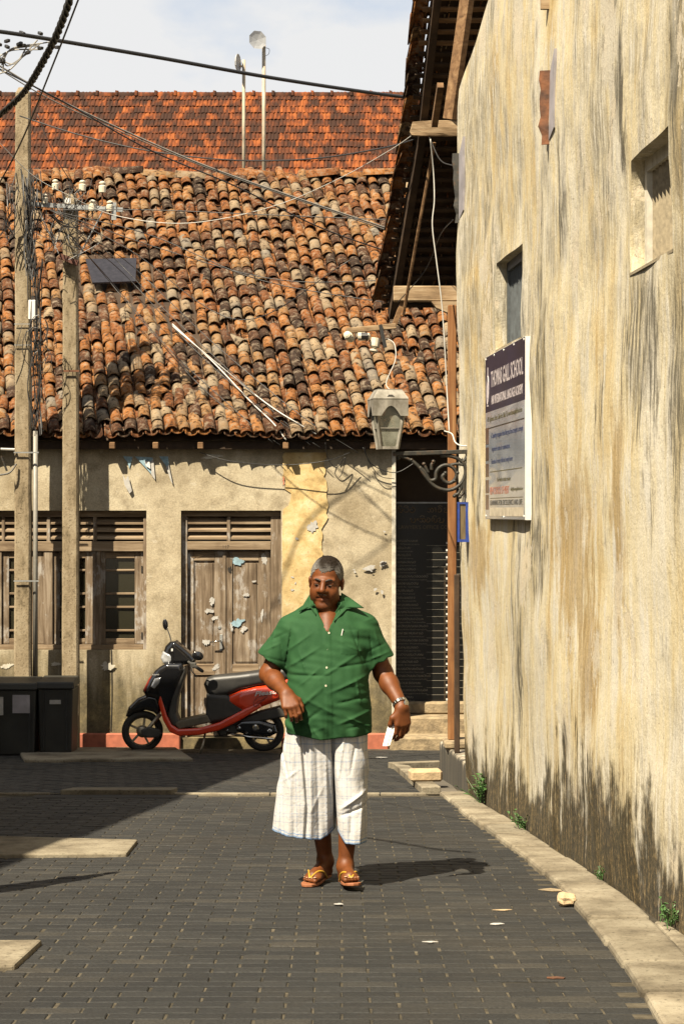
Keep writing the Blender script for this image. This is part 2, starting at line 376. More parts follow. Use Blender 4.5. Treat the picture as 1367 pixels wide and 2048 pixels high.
    c = t.ramp(d, (0.40, (0.034, 0.013, 0.006)), (0.57, (0.085, 0.025, 0.008)), (0.67, (0.16, 0.042, 0.010)), (0.76, (0.235, 0.064, 0.013)), (0.97, (0.29, 0.095, 0.025)))
    t.set(color=c, rough=0.85, spec=0.2, normal=t.bump(t.noise(p, 25, 4), 0.3, 0.006)); M['mtile'] = t.m
    # timbers
    def wood(name, dark, mid, light, stretch, rough=0.8, bump=0.5, pale=False):
        t = NT(name); p = t.pos(); g = t.noise(t.map(p, stretch), 1.0, 7, 0.65, 0.6); f = t.noise(p, 3.5, 5, 0.6)
        c = t.ramp(g, (0.28, dark), (0.5, mid), (0.72, light)); c = t.mix(t.ramp(f, (0.5, 0), (0.72, 0.55)), c, dark)
        if pale: c = t.mix(t.math('MULTIPLY', t.ramp(t.noise(t.map(p, (1, 1, 0.55)), 6, 7, 0.72), (0.53, 0.0), (0.60, 0.75)), t.ramp(g, (0.35, 0.3), (0.6, 1.0))), c, (0.44, 0.42, 0.39))
        t.set(color=c, rough=rough, spec=0.25, normal=t.bump(g, bump, 0.006)); return t.m
    M['wood_v'] = wood('grey_brown_door_wood', (0.060, 0.038, 0.020), (0.185, 0.135, 0.088), (0.36, 0.295, 0.22), (22, 22, 1.6), pale=True)
    M['wood_h'] = wood('grey_brown_louvre_wood', (0.09, 0.055, 0.03), (0.235, 0.17, 0.105), (0.37, 0.29, 0.20), (1.6, 22, 22))
    M['wood_beam'] = wood('bleached_beam_wood', (0.10, 0.06, 0.028), (0.30, 0.205, 0.115), (0.47, 0.37, 0.24), (3, 20, 26))
    M['wood_batten'] = wood('brown_batten_wood', (0.06, 0.032, 0.014), (0.19, 0.105, 0.048), (0.32, 0.2, 0.1), (2, 18, 18))
    M['wood_post'] = wood('orange_stained_post', (0.10, 0.036, 0.012), (0.24, 0.105, 0.036), (0.38, 0.215, 0.09), (20, 20, 0.9))
    M['wood_dark_shaded'] = wood('dark_shaded_rafter_wood', (0.02, 0.013, 0.008), (0.05, 0.03, 0.017), (0.09, 0.055, 0.03), (4, 4, 4))  # near-black wood; on roof undersides the shade is put into this colour
    t = NT('pole_concrete'); p = t.pos(); n = t.noise(t.map(p, (5, 5, 2)), 2.0, 7, 0.68)
    c = t.ramp(n, (0.3, (0.10, 0.078, 0.045)), (0.48, (0.26, 0.205, 0.13)), (0.7, (0.36, 0.30, 0.205)))
    c = t.mix(t.ramp(t.noise(p, 40, 4, 0.7), (0.56, 0), (0.66, 0.75)), c, (0.07, 0.052, 0.03))
    t.set(color=c, rough=0.92, spec=0.15, normal=t.bump(t.noise(p, 45, 5, 0.7), 0.7, 0.008)); M['pole'] = t.m
    M['pvc'] = simple('grey_conduit', (0.24, 0.225, 0.19), 0.55, var=0.15)
    M['bin'] = simple('dark_bin_plastic', (0.018, 0.018, 0.014), 0.55, var=0.4, scale=6, bump=0.15)
    M['porcelain'] = simple('insulator_porcelain', (0.66, 0.60, 0.46), 0.25, var=0.12, scale=30)
    M['cable'] = simple('black_cable', (0.014, 0.013, 0.012), 0.5, var=0.2)
    M['cable_grey'] = simple('grey_cable', (0.21, 0.195, 0.17), 0.6, var=0.2)
    M['cable_white'] = simple('white_cable', (0.52, 0.50, 0.45), 0.5, var=0.1)
    M['steel'] = simple('galvanised_steel', (0.40, 0.41, 0.40), 0.45, 0.6, var=0.3, scale=14)
    M['chrome'] = simple('chrome', (0.62, 0.6, 0.55), 0.18, 1.0, var=0.1)
    M['rust'] = simple('rusty_steel', (0.13, 0.046, 0.014), 0.85, var=0.75, scale=11, bump=0.6, bdist=0.006)
    M['rust_red'] = simple('red_oxide_channel', (0.10, 0.03, 0.014), 0.8, var=0.5, scale=12)
    M['galv'] = simple('weathered_sheet', (0.33, 0.31, 0.33), 0.6, 0.2, var=0.3, scale=6)
    t = NT('wrought_iron'); p = t.pos(); n = t.noise(p, 26, 5, 0.65)
    t.set(color=t.ramp(n, (0.35, (0.012, 0.011, 0.009)), (0.55, (0.034, 0.030, 0.021)), (0.72, (0.10, 0.045, 0.017))), rough=0.6, metal=0.25, normal=t.bump(n, 0.4, 0.003)); M['iron'] = t.m
    t = NT('lantern_paint'); p = t.pos(); n = t.noise(t.map(p, (1, 1, 0.6)), 14, 5, 0.6)
    t.set(color=t.ramp(n, (0.35, (0.15, 0.135, 0.105)), (0.55, (0.27, 0.25, 0.21)), (0.72, (0.40, 0.37, 0.31))), rough=0.55, metal=0.2); M['lantern'] = t.m
    t = NT('dusty_glass'); p = t.pos()
    t.set(color=t.ramp(t.noise(p, 8, 4), (0.35, (0.20, 0.20, 0.15)), (0.7, (0.42, 0.42, 0.34))), rough=0.22, spec=0.6, alpha=0.7); M['lamp_glass'] = t.m
    t = NT('window_glass'); t.set(color=(0.028, 0.026, 0.016), rough=0.12, spec=0.6, alpha=0.9); M['glass'] = t.m
    M['void'] = simple('dark_interior', (0.016, 0.013, 0.009), 0.95, var=0.2)
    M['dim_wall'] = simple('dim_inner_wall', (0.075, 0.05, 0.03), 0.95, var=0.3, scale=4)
    M['stone'] = simple('rough_stone', (0.27, 0.205, 0.12), 0.95, var=0.45, scale=10, bump=0.8, bdist=0.012)
    M['brick'] = simple('loose_brick', (0.45, 0.33, 0.19), 0.95, var=0.3, scale=16, bump=0.6, bdist=0.008)
    M['plinth_dark'] = None
    t = NT('mouldy_plinth'); p = t.pos(); n = t.noise(t.map(p, (9, 9, 1.2)), 1.0, 6, 0.65)
    zz = t.math('ADD', t.sep(p)[2], t.math('MULTIPLY', t.math('SUBTRACT', n, 0.5), 0.35))
    c = t.mix(t.maprange(zz, -0.66, -0.57, 0, 1, True), t.ramp(n, (0.35, (0.02, 0.018, 0.013)), (0.7, (0.085, 0.07, 0.045))), (0.42, 0.36, 0.27))
    t.set(color=c, rough=0.92, normal=t.bump(n, 0.6, 0.01)); M['plinth_dark'] = t.m
    M['leaf'] = simple('weed_leaf', (0.045, 0.115, 0.02), 0.55, var=0.45, scale=30)
    M['paper'] = simple('torn_paper', (0.42, 0.405, 0.375), 0.85, var=0.18, scale=24)
    M['paper_blue'] = simple('faded_blue_poster', (0.24, 0.36, 0.42), 0.8, var=0.3, scale=26)
    M['blue'] = simple('blue_frame_paint', (0.012, 0.035, 0.20), 0.45, var=0.3)
    # the walker
    t = NT('skin'); p = t.pos(); n = t.noise(p, 28, 5, 0.6)
    c = t.mix(1.0, t.ramp(n, (0.3, (0.102, 0.029, 0.0065)), (0.7, (0.160, 0.048, 0.011))), t.attr('tone', 'Color'), 'MULTIPLY')
    t.set(color=c, rough=0.55, spec=0.28, sub=0.0, normal=t.bump(t.noise(p, 170, 3), 0.15, 0.002)); M['skin'] = t.m
    t = NT('green_cotton'); p = t.pos(); n = t.noise(p, 9, 6, 0.6)
    c = t.ramp(n, (0.3, (0.013, 0.055, 0.018)), (0.7, (0.022, 0.076, 0.026)))
    t.set(color=t.mix(1.0, c, t.attr('tone', 'Color'), 'MULTIPLY'), rough=0.8, spec=0.15, normal=t.bump(t.math('ADD', t.noise(t.map(p, (1, 1, 0.7)), 16, 3, 0.5, 0.6), t.math('MULTIPLY', t.noise(p, 300, 2), 0.1)), 0.18, 0.010)); M['shirt'] = t.m
    t = NT('checked_sarong_cotton'); o = t.obj(); q = t.map(o, (1, 1, 1), (0, 0.03, 0)); s = t.sep(q)
    wob = t.math('MULTIPLY', t.math('SUBTRACT', t.noise(o, 9, 2), 0.5), 0.012)
    def lines(co, per, w):
        f = t.math('FRACT', t.math('DIVIDE', t.math('ADD', t.math('ADD', co, wob), 5.0), per)); return t.math('LESS_THAN', f, w)
    gx = lines(s[0], 0.043, 0.10); gzz = lines(s[2], 0.044, 0.13); gx2 = lines(t.math('ADD', s[0], 0.02), 0.086, 0.07); gz2 = lines(t.math('ADD', s[2], 0.02), 0.092, 0.06)
    k = t.math('MULTIPLY', t.math('ADD', t.math('ADD', gx, gzz), t.math('ADD', gx2, gz2)), 0.42, clamp=True)
    c = t.mix(k, (0.49, 0.48, 0.47), (0.27, 0.315, 0.40)); c = t.mix(1.0, c, t.attr('tone', 'Color'), 'MULTIPLY')
    t.set(color=c, rough=0.8, spec=0.2, normal=t.bump(t.noise(o, 30, 4, 0.55, 1.0), 0.35, 0.01)); M['sarong'] = t.m
    t = NT('cropped_hair'); p = t.pos(); n = t.noise(t.map(p, (1, 1, 1)), 140, 4, 0.75)
    c = t.mix(1.0, t.attr('tone', 'Color'), t.ramp(n, (0.3, 0.45), (0.7, 1.35)), 'MULTIPLY')
    t.set(color=c, rough=0.65, spec=0.3, normal=t.bump(n, 0.8, 0.006)); t.set(spec=0.08); M['hair'] = t.m
    M['brow'] = simple('dark_hair', (0.02, 0.013, 0.009), 0.7)
    M['tash'] = simple('grizzled_moustache', (0.20, 0.15, 0.10), 0.7, var=0.5, scale=200)
    M['eyewhite'] = simple('eye', (0.14, 0.11, 0.085), 0.55, var=0.05, spec=0.1)
    M['iris'] = simple('iris', (0.012, 0.007, 0.004), 0.5, spec=0.1)
    M['sole'] = simple('sandal_sole', (0.29, 0.10, 0.035), 0.7)
    M['strap'] = simple('yellow_strap', (0.45, 0.26, 0.02), 0.5)
    M['button'] = simple('pale_button', (0.6, 0.56, 0.42), 0.35)
    M['nail'] = simple('nail', (0.48, 0.27, 0.16), 0.35)
    # scooter
    M['gloss_black'] = simple('gloss_black_paint', (0.008, 0.008, 0.009), 0.16, var=0.2, scale=3, coat=0.6)
    M['gloss_red'] = simple('gloss_red_orange_paint', (0.70, 0.052, 0.012), 0.2, var=0.12, scale=2.5, coat=0.5)
    M['vinyl'] = simple('seat_vinyl', (0.022, 0.021, 0.019), 0.5, var=0.3, scale=12)
    M['plastic'] = simple('grey_plastic', (0.04, 0.037, 0.03), 0.65, var=0.3, scale=10)
    M['floor_mat'] = simple('dusty_footboard', (0.115, 0.095, 0.062), 0.8, var=0.3, scale=12)
    M['rubber'] = simple('tyre_rubber', (0.025, 0.022, 0.017), 0.85, var=0.35, scale=24, bump=0.3)
    M['alloy'] = simple('dull_alloy', (0.32, 0.28, 0.21), 0.4, 0.7, var=0.3, scale=18)
    M['lens'] = simple('headlamp_lens', (0.62, 0.63, 0.64), 0.12, 0.5, var=0.3, scale=14, coat=0.8)
    M['white_print'] = simple('white_print', (0.72, 0.70, 0.66), 0.45, var=0.05)
    M['dark_red_print'] = simple('dark_red_print', (0.20, 0.018, 0.006), 0.3, var=0.1)
    # signs
    M['sign_navy'] = simple('sign_navy_print', (0.008, 0.009, 0.034), 0.35, var=0.35, scale=3, spec=0.2)
    M['sign_grey'] = simple('sign_silver_print', (0.27, 0.295, 0.34), 0.2, var=0.25, scale=3.0, coat=0.3)
    M['sign_alu'] = simple('sign_frame', (0.70, 0.68, 0.62), 0.4, var=0.06)
    M['print_pale'] = simple('pale_lettering', (0.52, 0.46, 0.47), 0.4, var=0.05)
    M['print_black'] = simple('black_lettering', (0.02, 0.018, 0.015), 0.4)
    M['print_blue'] = simple('blue_lettering', (0.02, 0.035, 0.10), 0.4)
    M['print_olive'] = simple('olive_lettering', (0.07, 0.06, 0.02), 0.4)
    M['print_red'] = simple('red_lettering', (0.42, 0.15, 0.09), 0.4)
    M['print_sand'] = simple('pale_picture_print', (0.5, 0.44, 0.34), 0.4, var=0.3)
    M['print_dim'] = simple('photo_strip_print', (0.10, 0.06, 0.045), 0.3, var=0.8, scale=7)
    M['board'] = simple('black_name_board', (0.007, 0.007, 0.006), 0.3, var=0.2)
    M['board_text'] = simple('board_lettering', (0.20, 0.18, 0.14), 0.5, var=0.05)
    M['board_brown'] = simple('board_heading', (0.13, 0.085, 0.04), 0.5, var=0.05)
    M['dish'] = simple('dish_metal', (0.40, 0.41, 0.42), 0.5, 0.2, var=0.1)
    M['galv_pole'] = simple('rusting_mast', (0.42, 0.35, 0.25), 0.6, var=0.35, scale=6)
    M['cream'] = simple('cream_render', (0.48, 0.40, 0.26), 0.9, var=0.15, scale=3)
mats()

# ------------------------------------------------------------------ ground
def sheet(name, poly, mat, dz, kind='structure', label=None):
    vs = [(x, y, gz(y) + dz) for x, y in poly]
    o = np_obj(name, np.array(vs), [tuple(range(len(vs)))], mat, None, False)
    return tag(o, kind=kind, label=label)

sheet('ground', [(-220, -60), (220, -60), (220, 420), (-220, 420)], MAT['earth'], -0.035)

KERB_L = [G(*p) for p in ((792, 1540), (872, 1584), (952, 1650), (1050, 1722), (1122, 1782), (1200, 1872), (1262, 1964), (1312, 2052))]
KERB_L += [Vector((1.02, 5.6, gz(5.6))), Vector((0.98, 4.0, gz(4.0)))]
def kerb_x(y):
    ys = [p.y for p in KERB_L][::-1]; xs = [p.x for p in KERB_L][::-1]
    return float(np.interp(y, ys, xs))
def wall_x0(y): return 2.06 - 0.07075 * y

def paver_template(L=0.2, W=0.1, g=0.004, ch=0.004, hgt=0.03):
    a, b = L/2 - g, W/2 - g
    V = [(-a, -b, -hgt), (a, -b, -hgt), (a, b, -hgt), (-a, b, -hgt), (-a, -b, -ch), (a, -b, -ch), (a, b, -ch), (-a, b, -ch),
         (-a+ch, -b+ch, 0), (a-ch, -b+ch, 0), (a-ch, b-ch, 0), (-a+ch, b-ch, 0)]
    Fq = []
    for i in range(4):
        j = (i + 1) % 4; Fq += [(i, j, 4+j, 4+i), (4+i, 4+j, 8+j, 8+i)]
    Fq.append((8, 9, 10, 11)); return np.array(V), np.array(Fq)

def scatter(tv, tf, mats_, tint, keep_ids, name, mat, parent, stuff_name, stuff_label, smooth=False):
    """tv, tf: template; mats_: (N,4,4); pieces in keep_ids are objects of their own, the rest one mesh"""
    me = np_mesh(name, tv, tf, mat, smooth, tints=np.zeros(len(tv)))
    ks = set(int(i) for i in keep_ids)
    pin = Matrix.Translation(-ORG[parent.name])
    for i in keep_ids:
        o = bpy.data.objects.new(name, me); COL.objects.link(o); o.parent = parent; o.matrix_parent_inverse = pin
        o.matrix_basis = Matrix(mats_[i].tolist())
    rest = np.array([i for i in range(len(mats_)) if i not in ks])
    if len(rest):
        A = mats_[rest]; hv = np.c_[tv, np.ones(len(tv))]
        V = np.einsum('nij,vj->nvi', A, hv)[..., :3].reshape(-1, 3)
        Fq = (tf[None] + (np.arange(len(rest)) * len(tv))[:, None, None]).reshape(-1, tf.shape[1])
        o = np_obj(stuff_name, V, Fq, mat, parent, smooth, tints=np.repeat(tint[rest], len(tv)))
        tag(o, kind='stuff', label=stuff_label)

def mat_rows(R, T):
    A = np.zeros((len(T), 4, 4)); A[:, :3, :3] = R; A[:, :3, 3] = T; A[:, 3, 3] = 1; return A

def lay_pavers(name, stuff, region, rot, mat_sheet_poly, n_keep, label, seed):
    r = np.random.default_rng(seed)
    bed = sheet(name, mat_sheet_poly, MAT['sand'], -0.0055, label=None)
    tv, tf = paver_template()
    pts = []
    R0 = np.array([[math.cos(rot), -math.sin(rot)], [math.sin(rot), math.cos(rot)]])
    ctr = np.array([-0.5, (mat_sheet_poly[0][1] + mat_sheet_poly[2][1]) / 2])
    for j in range(-90, 91):
        for i in range(-50, 51):
            q = np.array([(i + (0.5 if j % 2 else 0)) * 0.2, j * 0.1]); p = R0 @ q + ctr
            if region(p[0], p[1]): pts.append(p)
    pts = np.array(pts); n = len(pts)
    pts = pts + r.normal(0, 0.0016, (n, 2))
    an = rot + r.normal(0, 0.007, n); th = math.atan(SLOPE)
    tx = r.normal(0, 0.005, n); ty = r.normal(0, 0.010, n) - SLOPE
    Rm = np.zeros((n, 3, 3)); ca, sa = np.cos(an), np.sin(an)
    ex = np.c_[ca, sa, sa * ty + ca * tx]; ey = np.c_[-sa, ca, ca * ty - sa * tx]
    ez = np.cross(ex, ey); Rm[:, :, 0] = ex; Rm[:, :, 1] = ey; Rm[:, :, 2] = ez
    dips = 0.0018 * np.sin(pts[:, 0] * 2.1 + 1) * np.sin(pts[:, 1] * 1.3)
    T = np.c_[pts, -SLOPE * pts[:, 1] + r.normal(0, 0.0011, n) - np.abs(dips)]
    vis = np.abs(pts[:, 0]) < pts[:, 1] * 0.171 + 0.05
    keep = [i for i in np.argsort(pts[:, 1]) if vis[i] and pts[i, 1] > 5.26][:n_keep]
    scatter(tv, tf, mat_rows(Rm, T), r.random(n), keep, 'paver', MAT['paver'], bed, stuff, label)
    return bed

lay_pavers('lane', 'paver_field', lambda x, y: 4.6 < y < 15.28 and -3.6 < x < min(kerb_x(y) + 0.02, wall_x0(y) - 0.05), 0.0,
           [(-3.8, 4.2), (1.75, 4.2), (1.05, 15.44), (-3.8, 15.44)], 300, 'dark block paving of the lane beyond the nearest rows', 11)
lay_pavers('street', 'paver_field', lambda x, y: 15.66 < y < 20.72 and -6.0 < x < (2.6 if y > 17.6 else kerb_x(min(y, 18)) + 0.02), math.radians(-38),
           [(-6.4, 15.56), (3.0, 15.56), (3.0, 21.3), (-6.4, 21.3)], 0, 'dark block paving laid aslant across the side street', 12)

# strip of concrete where lane and street meet
def slab(name, quad, h, mat, parent=None, r=0.006, skew=None, **kw):
    """flat slab with a four-cornered plan, resting on the ground"""
    b = MB(); n = len(quad)
    top = [(x, y, gz(y) + h) for x, y in quad]; bot = [(x, y, gz(y) - 0.03) for x, y in quad]
    b.add(bot + top, [tuple(range(n))[::-1], tuple(range(n, 2*n))] + [(i, (i+1) % n, n + (i+1) % n, n + i) for i in range(n)])
    o = b.build(name, mat, parent, **kw); m = o.modifiers.new('bevel', 'BEVEL'); m.width = r; m.segments = 2
    return o
st = empty('drain_channel', (-1.5, 15.5, gz(15.5)), 'narrow concrete drain strip crossing the lane mouth', 'drain')
xs = [-3.9, -3.1, -2.25, -1.32, -0.55, 0.3, 0.66]
for a, b in zip(xs[:-1], xs[1:]):
    if abs(a + 2.25) < 0.01: continue
    slab('edging', [(a, 15.45), (b - 0.01, 15.45), (b - 0.01, 15.52), (a, 15.52)], 0.012, MAT['kerb'], st, 0.004)
slab('cover_slab', [(-2.16, 15.36), (-1.31, 15.36), (-1.28, 15.60), (-2.1, 15.60)], 0.045, MAT['kerb'], st)
slot = MB(); slot.box(-2.35, -1.1, 15.17, 15.33, gz(15.25) - 0.02, gz(15.25) + 0.006); slot.build('drain_slot', MAT['void'], st)

slab('concrete_slab', [(-2.6, 12.42), (-1.235, 12.10), (-1.225, 11.40), (-2.6, 11.28)], 0.022, MAT['kerb'], None, 0.008,
     label='long pale concrete slab reaching in from the left edge of the lane', cat='slab')
slab('concrete_slab', [(-2.0, 8.28), (-1.245, 8.32), (-1.26, 7.72), (-2.0, 7.55)], 0.022, MAT['kerb'], None, 0.012,
     label='rough pale concrete slab at the lower left corner', cat='slab')
slab('concrete_slab', [(-3.38, 20.78), (-1.72, 20.78), (-1.42, 19.1), (-3.0, 18.95)], 0.03, MAT['kerb'], None, 0.015,
     label='wide worn concrete slab between the bins and the scooter', cat='slab')

# kerb of single stones along the gable wall
kb = empty('kerb', (1.1, 9, gz(9)), 'curving pale kerb of concrete stones along the gable wall', 'kerb')
def lane_edge(y, off=0.0): return kerb_x(y) + off
ys = [4.2]
while ys[-1] < 15.2: ys.append(ys[-1] + random.uniform(0.52, 0.72))
for a, b in zip(ys[:-1], ys[1:]):
    b -= 0.016; n = 4; rim = random.uniform(-0.014, 0.014); hgt = 0.032 + random.uniform(-0.008, 0.008)
    L = [(lane_edge(a + (b-a)*k/n) + rim, a + (b-a)*k/n) for k in range(n + 1)]
    Rr = []
    for k in range(n + 1):
        yy = a + (b-a)*k/n; Rr.append((min(kerb_x(yy) + 0.27, wall_x0(yy) - 0.012), yy))
    slab('kerb_stone', L + Rr[::-1], hgt, MAT['kerb'], kb, 0.018)
for a, b in ((4.2, 5.4), (5.4, 6.6), (6.6, 7.7), (7.7, 8.9)):     # lower slabs between kerb and wall
    b -= 0.012
    slab('gutter_slab', [(kerb_x(a) + 0.285, a), (kerb_x(b) + 0.285, b), (wall_x0(b) + 0.0, b), (wall_x0(a) + 0.0, a)], 0.012, MAT['kerb'], kb, 0.01)
# frame of a small pit at the end of the kerb
pit = empty('drain_pit', (0.7, 17, gz(17)), 'small square drain pit framed in concrete by the veranda corner', 'drain')
slab('pit_edge', [(0.47, 18.1), (0.60, 17.9), (0.77, 15.6), (0.62, 15.55)], 0.05, MAT['kerb'], pit)
slab('pit_edge', [(0.47, 18.12), (0.9, 18.4), (0.9, 18.55), (0.42, 18.3)], 0.05, MAT['kerb'], pit)
slab('pit_floor', [(0.62, 17.85), (0.86, 18.3), (0.92, 15.8), (0.78, 15.6)], -0.005, MAT['earth'], pit)

def rock(name, c, sx, sy, sz, mat, seed, rz=0.0, boxy=0.5, **kw):
    r = np.random.default_rng(seed); n, m = 10, 14; V, Fq = [], []
    for i in range(n + 1):
        ph = math.pi * i / n
        for j in range(m):
            th = 2 * math.pi * j / m; d = np.array([math.sin(ph)*math.cos(th), math.sin(ph)*math.sin(th), math.cos(ph)])
            d = np.sign(d) * np.abs(d) ** (1 - boxy * 0.6)
            k = 1 + 0.10 * math.sin(d[0]*5 + seed) + 0.08 * math.sin(d[1]*7 + seed*2) * math.cos(d[2]*5)
            V.append(d * k * np.array([sx, sy, sz]))
    V = np.array(V); ca, sa = math.cos(rz), math.sin(rz)
    V = V @ np.array([[ca, sa, 0], [-sa, ca, 0], [0, 0, 1]]); V[:, 2] -= V[:, 2].min(); V += np.array(c)
    for i in range(n):
        for j in range(m): Fq.append((i*m + j, (i+1)*m + j, (i+1)*m + (j+1) % m, i*m + (j+1) % m))
    o = np_obj(name, V, np.array(Fq), mat, None, False); return tag(o, **kw)
q = G(845, 1574); bb = MB(); bb.rbox(-0.13, 0.13, -0.08, 0.08, 0, 0.095, 0.018, Matrix.Translation(q + Vector((0.02, 0, 0.05))) @ Matrix.Rotation(0.12, 4, 'Z'))
bb.build('stone_block', MAT['brick'], label='pale sawn stone block lying on the end of the kerb', cat='stone')
q = G(1130, 1812); rock('stone', q, 0.045, 0.05, 0.03, MAT['brick'], 3, label='pale fist-sized stone on the paving below the kerb', cat='stone')
q = G(1141, 1787); rock('stone', q + Vector((0, 0, 0.0)), 0.016, 0.02, 0.012, MAT['brick'], 5, label='small pebble beside the fist-sized pale stone', cat='stone')
for k, (px, py, sx, sy, nm, lb) in enumerate(((600, 1858, .06, .02, 'paper_scrap', 'flat white scrap on the paving right of centre'),)):
    pass
def scrap(px, py, L, Wd, mat, lb, seed, nm='paper_scrap', cat='litter'):
    r = np.random.default_rng(seed); q = G(px, py); n = 9
    poly = [(math.cos(2*math.pi*i/n) * L/2 * r.uniform(.25, 1.1), math.sin(2*math.pi*i/n) * Wd/2 * r.uniform(.25, 1.1)) for i in range(n)]
    b = MB(); b.prism(poly, frame(q + Vector((0, 0, 0.004)), (1, 0, 0), (0, 1, -SLOPE)), 0.003); b.build(nm, mat, label=lb, cat=cat)
scrap(995, 1850, .085, .06, MAT['paper'], 'white paper scrap on the lane left of the stone', 1)
scrap(676, 1810, .06, .05, MAT['paper'], 'white paper scrap in front of the walking man', 2)
scrap(1005, 1822, .12, .035, MAT['brick'], 'dry brown leaf stalk on the lane near the stone', 3, 'dry_leaf', 'leaf')
scrap(1110, 1958, .07, .06, MAT['rust'], 'dark brown stain of trodden leaf near the lower right', 4, 'dry_leaf', 'leaf')
scrap(860, 1886, .09, .03, MAT['paper'], 'thin pale scrap lying on the lane below the man', 6)
scrap(1100, 1782, .14, .12, MAT['stone'], 'sandy mortar crumbs at the kerb edge', 7, 'mortar_patch', 'mortar')
scrap(760, 1516, .15, .15, MAT['paper'], 'small white scrap by the red plinth', 9)

# weeds at the foot of the wall
def weed(px, py, n, s, seed, lb):
    r = np.random.default_rng(seed); q = G(px, py); q.x = wall_x0(q.y) - 0.03; q.z = gz(q.y) + 0.03
    rt = empty('weed', q, lb, 'plant', 'weeds at the foot of the gable wall'); lf = MB(); stx = MB()
    for i in range(n):
        a = r.uniform(0, 6.28); t = r.uniform(0.15, 0.95); h = s * r.uniform(0.4, 1.0)
        d = Vector((math.cos(a) - 0.25, math.sin(a) * 1.6, 0)) * s * t * 0.6
        base = q + Vector((r.normal(0, .012), r.normal(0, .05), 0)); tip = base + d + Vector((0, 0, h)); tip.x = min(tip.x, wall_x0(tip.y) - 0.012)
        stx.tube([base, base.lerp(tip, .5) + Vector((0, 0, .01)), tip], [.003, .0022, .0012], 4)
        for k in range(3):
            c = base.lerp(tip, 0.45 + 0.27 * k); az = r.uniform(0, 6.28); ln = s * r.uniform(.18, .32)
            dr = Vector((math.cos(az), math.sin(az), r.uniform(-.2, .7))).normalized(); sd = dr.cross(Vector((0, 0, 1))).normalized() * ln * .32
            m1 = c + dr * ln * .5; lf.add([c, m1 + sd + Vector((0, 0, .006)), c + dr * ln, m1 - sd + Vector((0, 0, .006))], [(0, 1, 2), (0, 2, 3)])
    stx.build('stem', MAT['leaf'], rt); lf.build('leaves', MAT['leaf'], rt)
weed(975, 1612, 26, .20, 1, 'leafy green weed by the plinth, tallest at the wall foot')
weed(1040, 1668, 16, .11, 2, 'low green weed at the wall foot, second from the plinth')
weed(1182, 1768, 9, .06, 4, 'tiny weed tuft at the wall foot midway to the frame edge')
weed(1356, 1862, 14, .10, 6, 'green weed at the wall foot cut by the right frame edge')

# ------------------------------------------------------------------ walls with openings
def holed_wall(fn, s0, s1, z0f, z1f, holes, step, depth, name, mat, parent):
    """fn(s, z, off) -> world point; holes (s0, s1, z0, z1); reveals go depth into the wall"""
    def lines(a, b, cuts):
        c = sorted(set([a, b] + [x for x in cuts if a < x < b])); out = []
        for p, q in zip(c[:-1], c[1:]):
            n = max(1, int(round((q - p) / step))); out += [p + (q - p) * i / n for i in range(n)]
        return out + [b]
    S = lines(s0, s1, [h[i] for h in holes for i in (0, 1)])
    zlo = min(z0f(s) for s in S); zhi = max(z1f(s) for s in S)
    Z = lines(zlo, zhi, [h[i] for h in holes for i in (2, 3)])
    b = MB(); id_ = {}
    def vid(i, j):
        if (i, j) not in id_:
            s = S[i]; z = min(max(Z[j], z0f(s)), z1f(s)); id_[i, j] = len(b.v); b.v.append(tuple(fn(s, z, 0.0)))
        return id_[i, j]
    e = 1e-6
    for i in range(len(S) - 1):
        for j in range(len(Z) - 1):
            sm, zm = (S[i] + S[i+1]) / 2, (Z[j] + Z[j+1]) / 2
            if any(h[0] < sm < h[1] and h[2] < zm < h[3] for h in holes): continue
            if Z[j+1] <= min(z0f(S[i]), z0f(S[i+1])) + e or Z[j] >= max(z1f(S[i]), z1f(S[i+1])) - e: continue
            b.f.append((vid(i, j), vid(i+1, j), vid(i+1, j+1), vid(i, j+1)))
    for h in holes:
        Sh = [s for s in S if h[0] - e <= s <= h[1] + e]; Zh = [z for z in Z if h[2] - e <= z <= h[3] + e]
        ring = [(s, h[2]) for s in Sh] + [(h[1], z) for z in Zh[1:]] + [(s, h[3]) for s in Sh[::-1][1:]] + [(h[0], z) for z in Zh[::-1][1:-1]]
        n = len(ring); vs = [fn(s, z, 0.0) for s, z in ring] + [fn(s, z, depth) for s, z in ring]
        b.add(vs, [(i, (i+1) % n, n + (i+1) % n, n + i) for i in range(n)])
    return b.build(name, mat, parent, smooth=True)

# ------------------------------------------------------------------ corner house on the right
YC = 15.5
def lean(y, z):
    wgt = min(1, max(0, (y - 13.9) / (YC - 13.9))); wgt = wgt * wgt * (3 - 2 * wgt)
    return wgt * float(np.interp(z, [-0.9, 0.5, 2.99, 4.19, 5.32, 7], [0.015, -0.03, -0.078, -0.085, 0.01, 0.1]))
def gable(y, z, off=0.0):
    wob = 0.010 * math.sin(y * 2.3 + z * 1.1) + 0.008 * math.sin(z * 3.7 - y * 0.9 + 1) + 0.004 * math.sin(y * 9 + z * 5) + 0.004 * math.sin(z * 11 + y * 4)
    return Vector((wall_x0(y) + lean(y, z) + wob + off, y + 0.0708 * off, z))
house = empty('corner_house', (1.9, 10, gz(10)), 'tall weathered cream house whose gable wall lines the lane', 'house')
HA = (8.72, 9.60, 2.495, 3.035); HB = (12.875, 13.92, 2.475, 3.08)
holed_wall(gable, -3.0, YC, lambda y: gz(y) - 0.1, lambda y: 7.6 - 0.35 * abs(y - 7), [HA, HB], 0.14, 0.13, 'gable_wall', MAT['gable'], house)
fw = MB()                                                  # front wall round the corner, far side and top
xa = wall_x0(YC)
fw.add([gable(YC, gz(YC) - .1), (6, YC, gz(YC) - .1), (6, YC, 4.0), gable(YC, 4.0), gable(YC, 2.0)], [(0, 1, 2, 3, 4)])
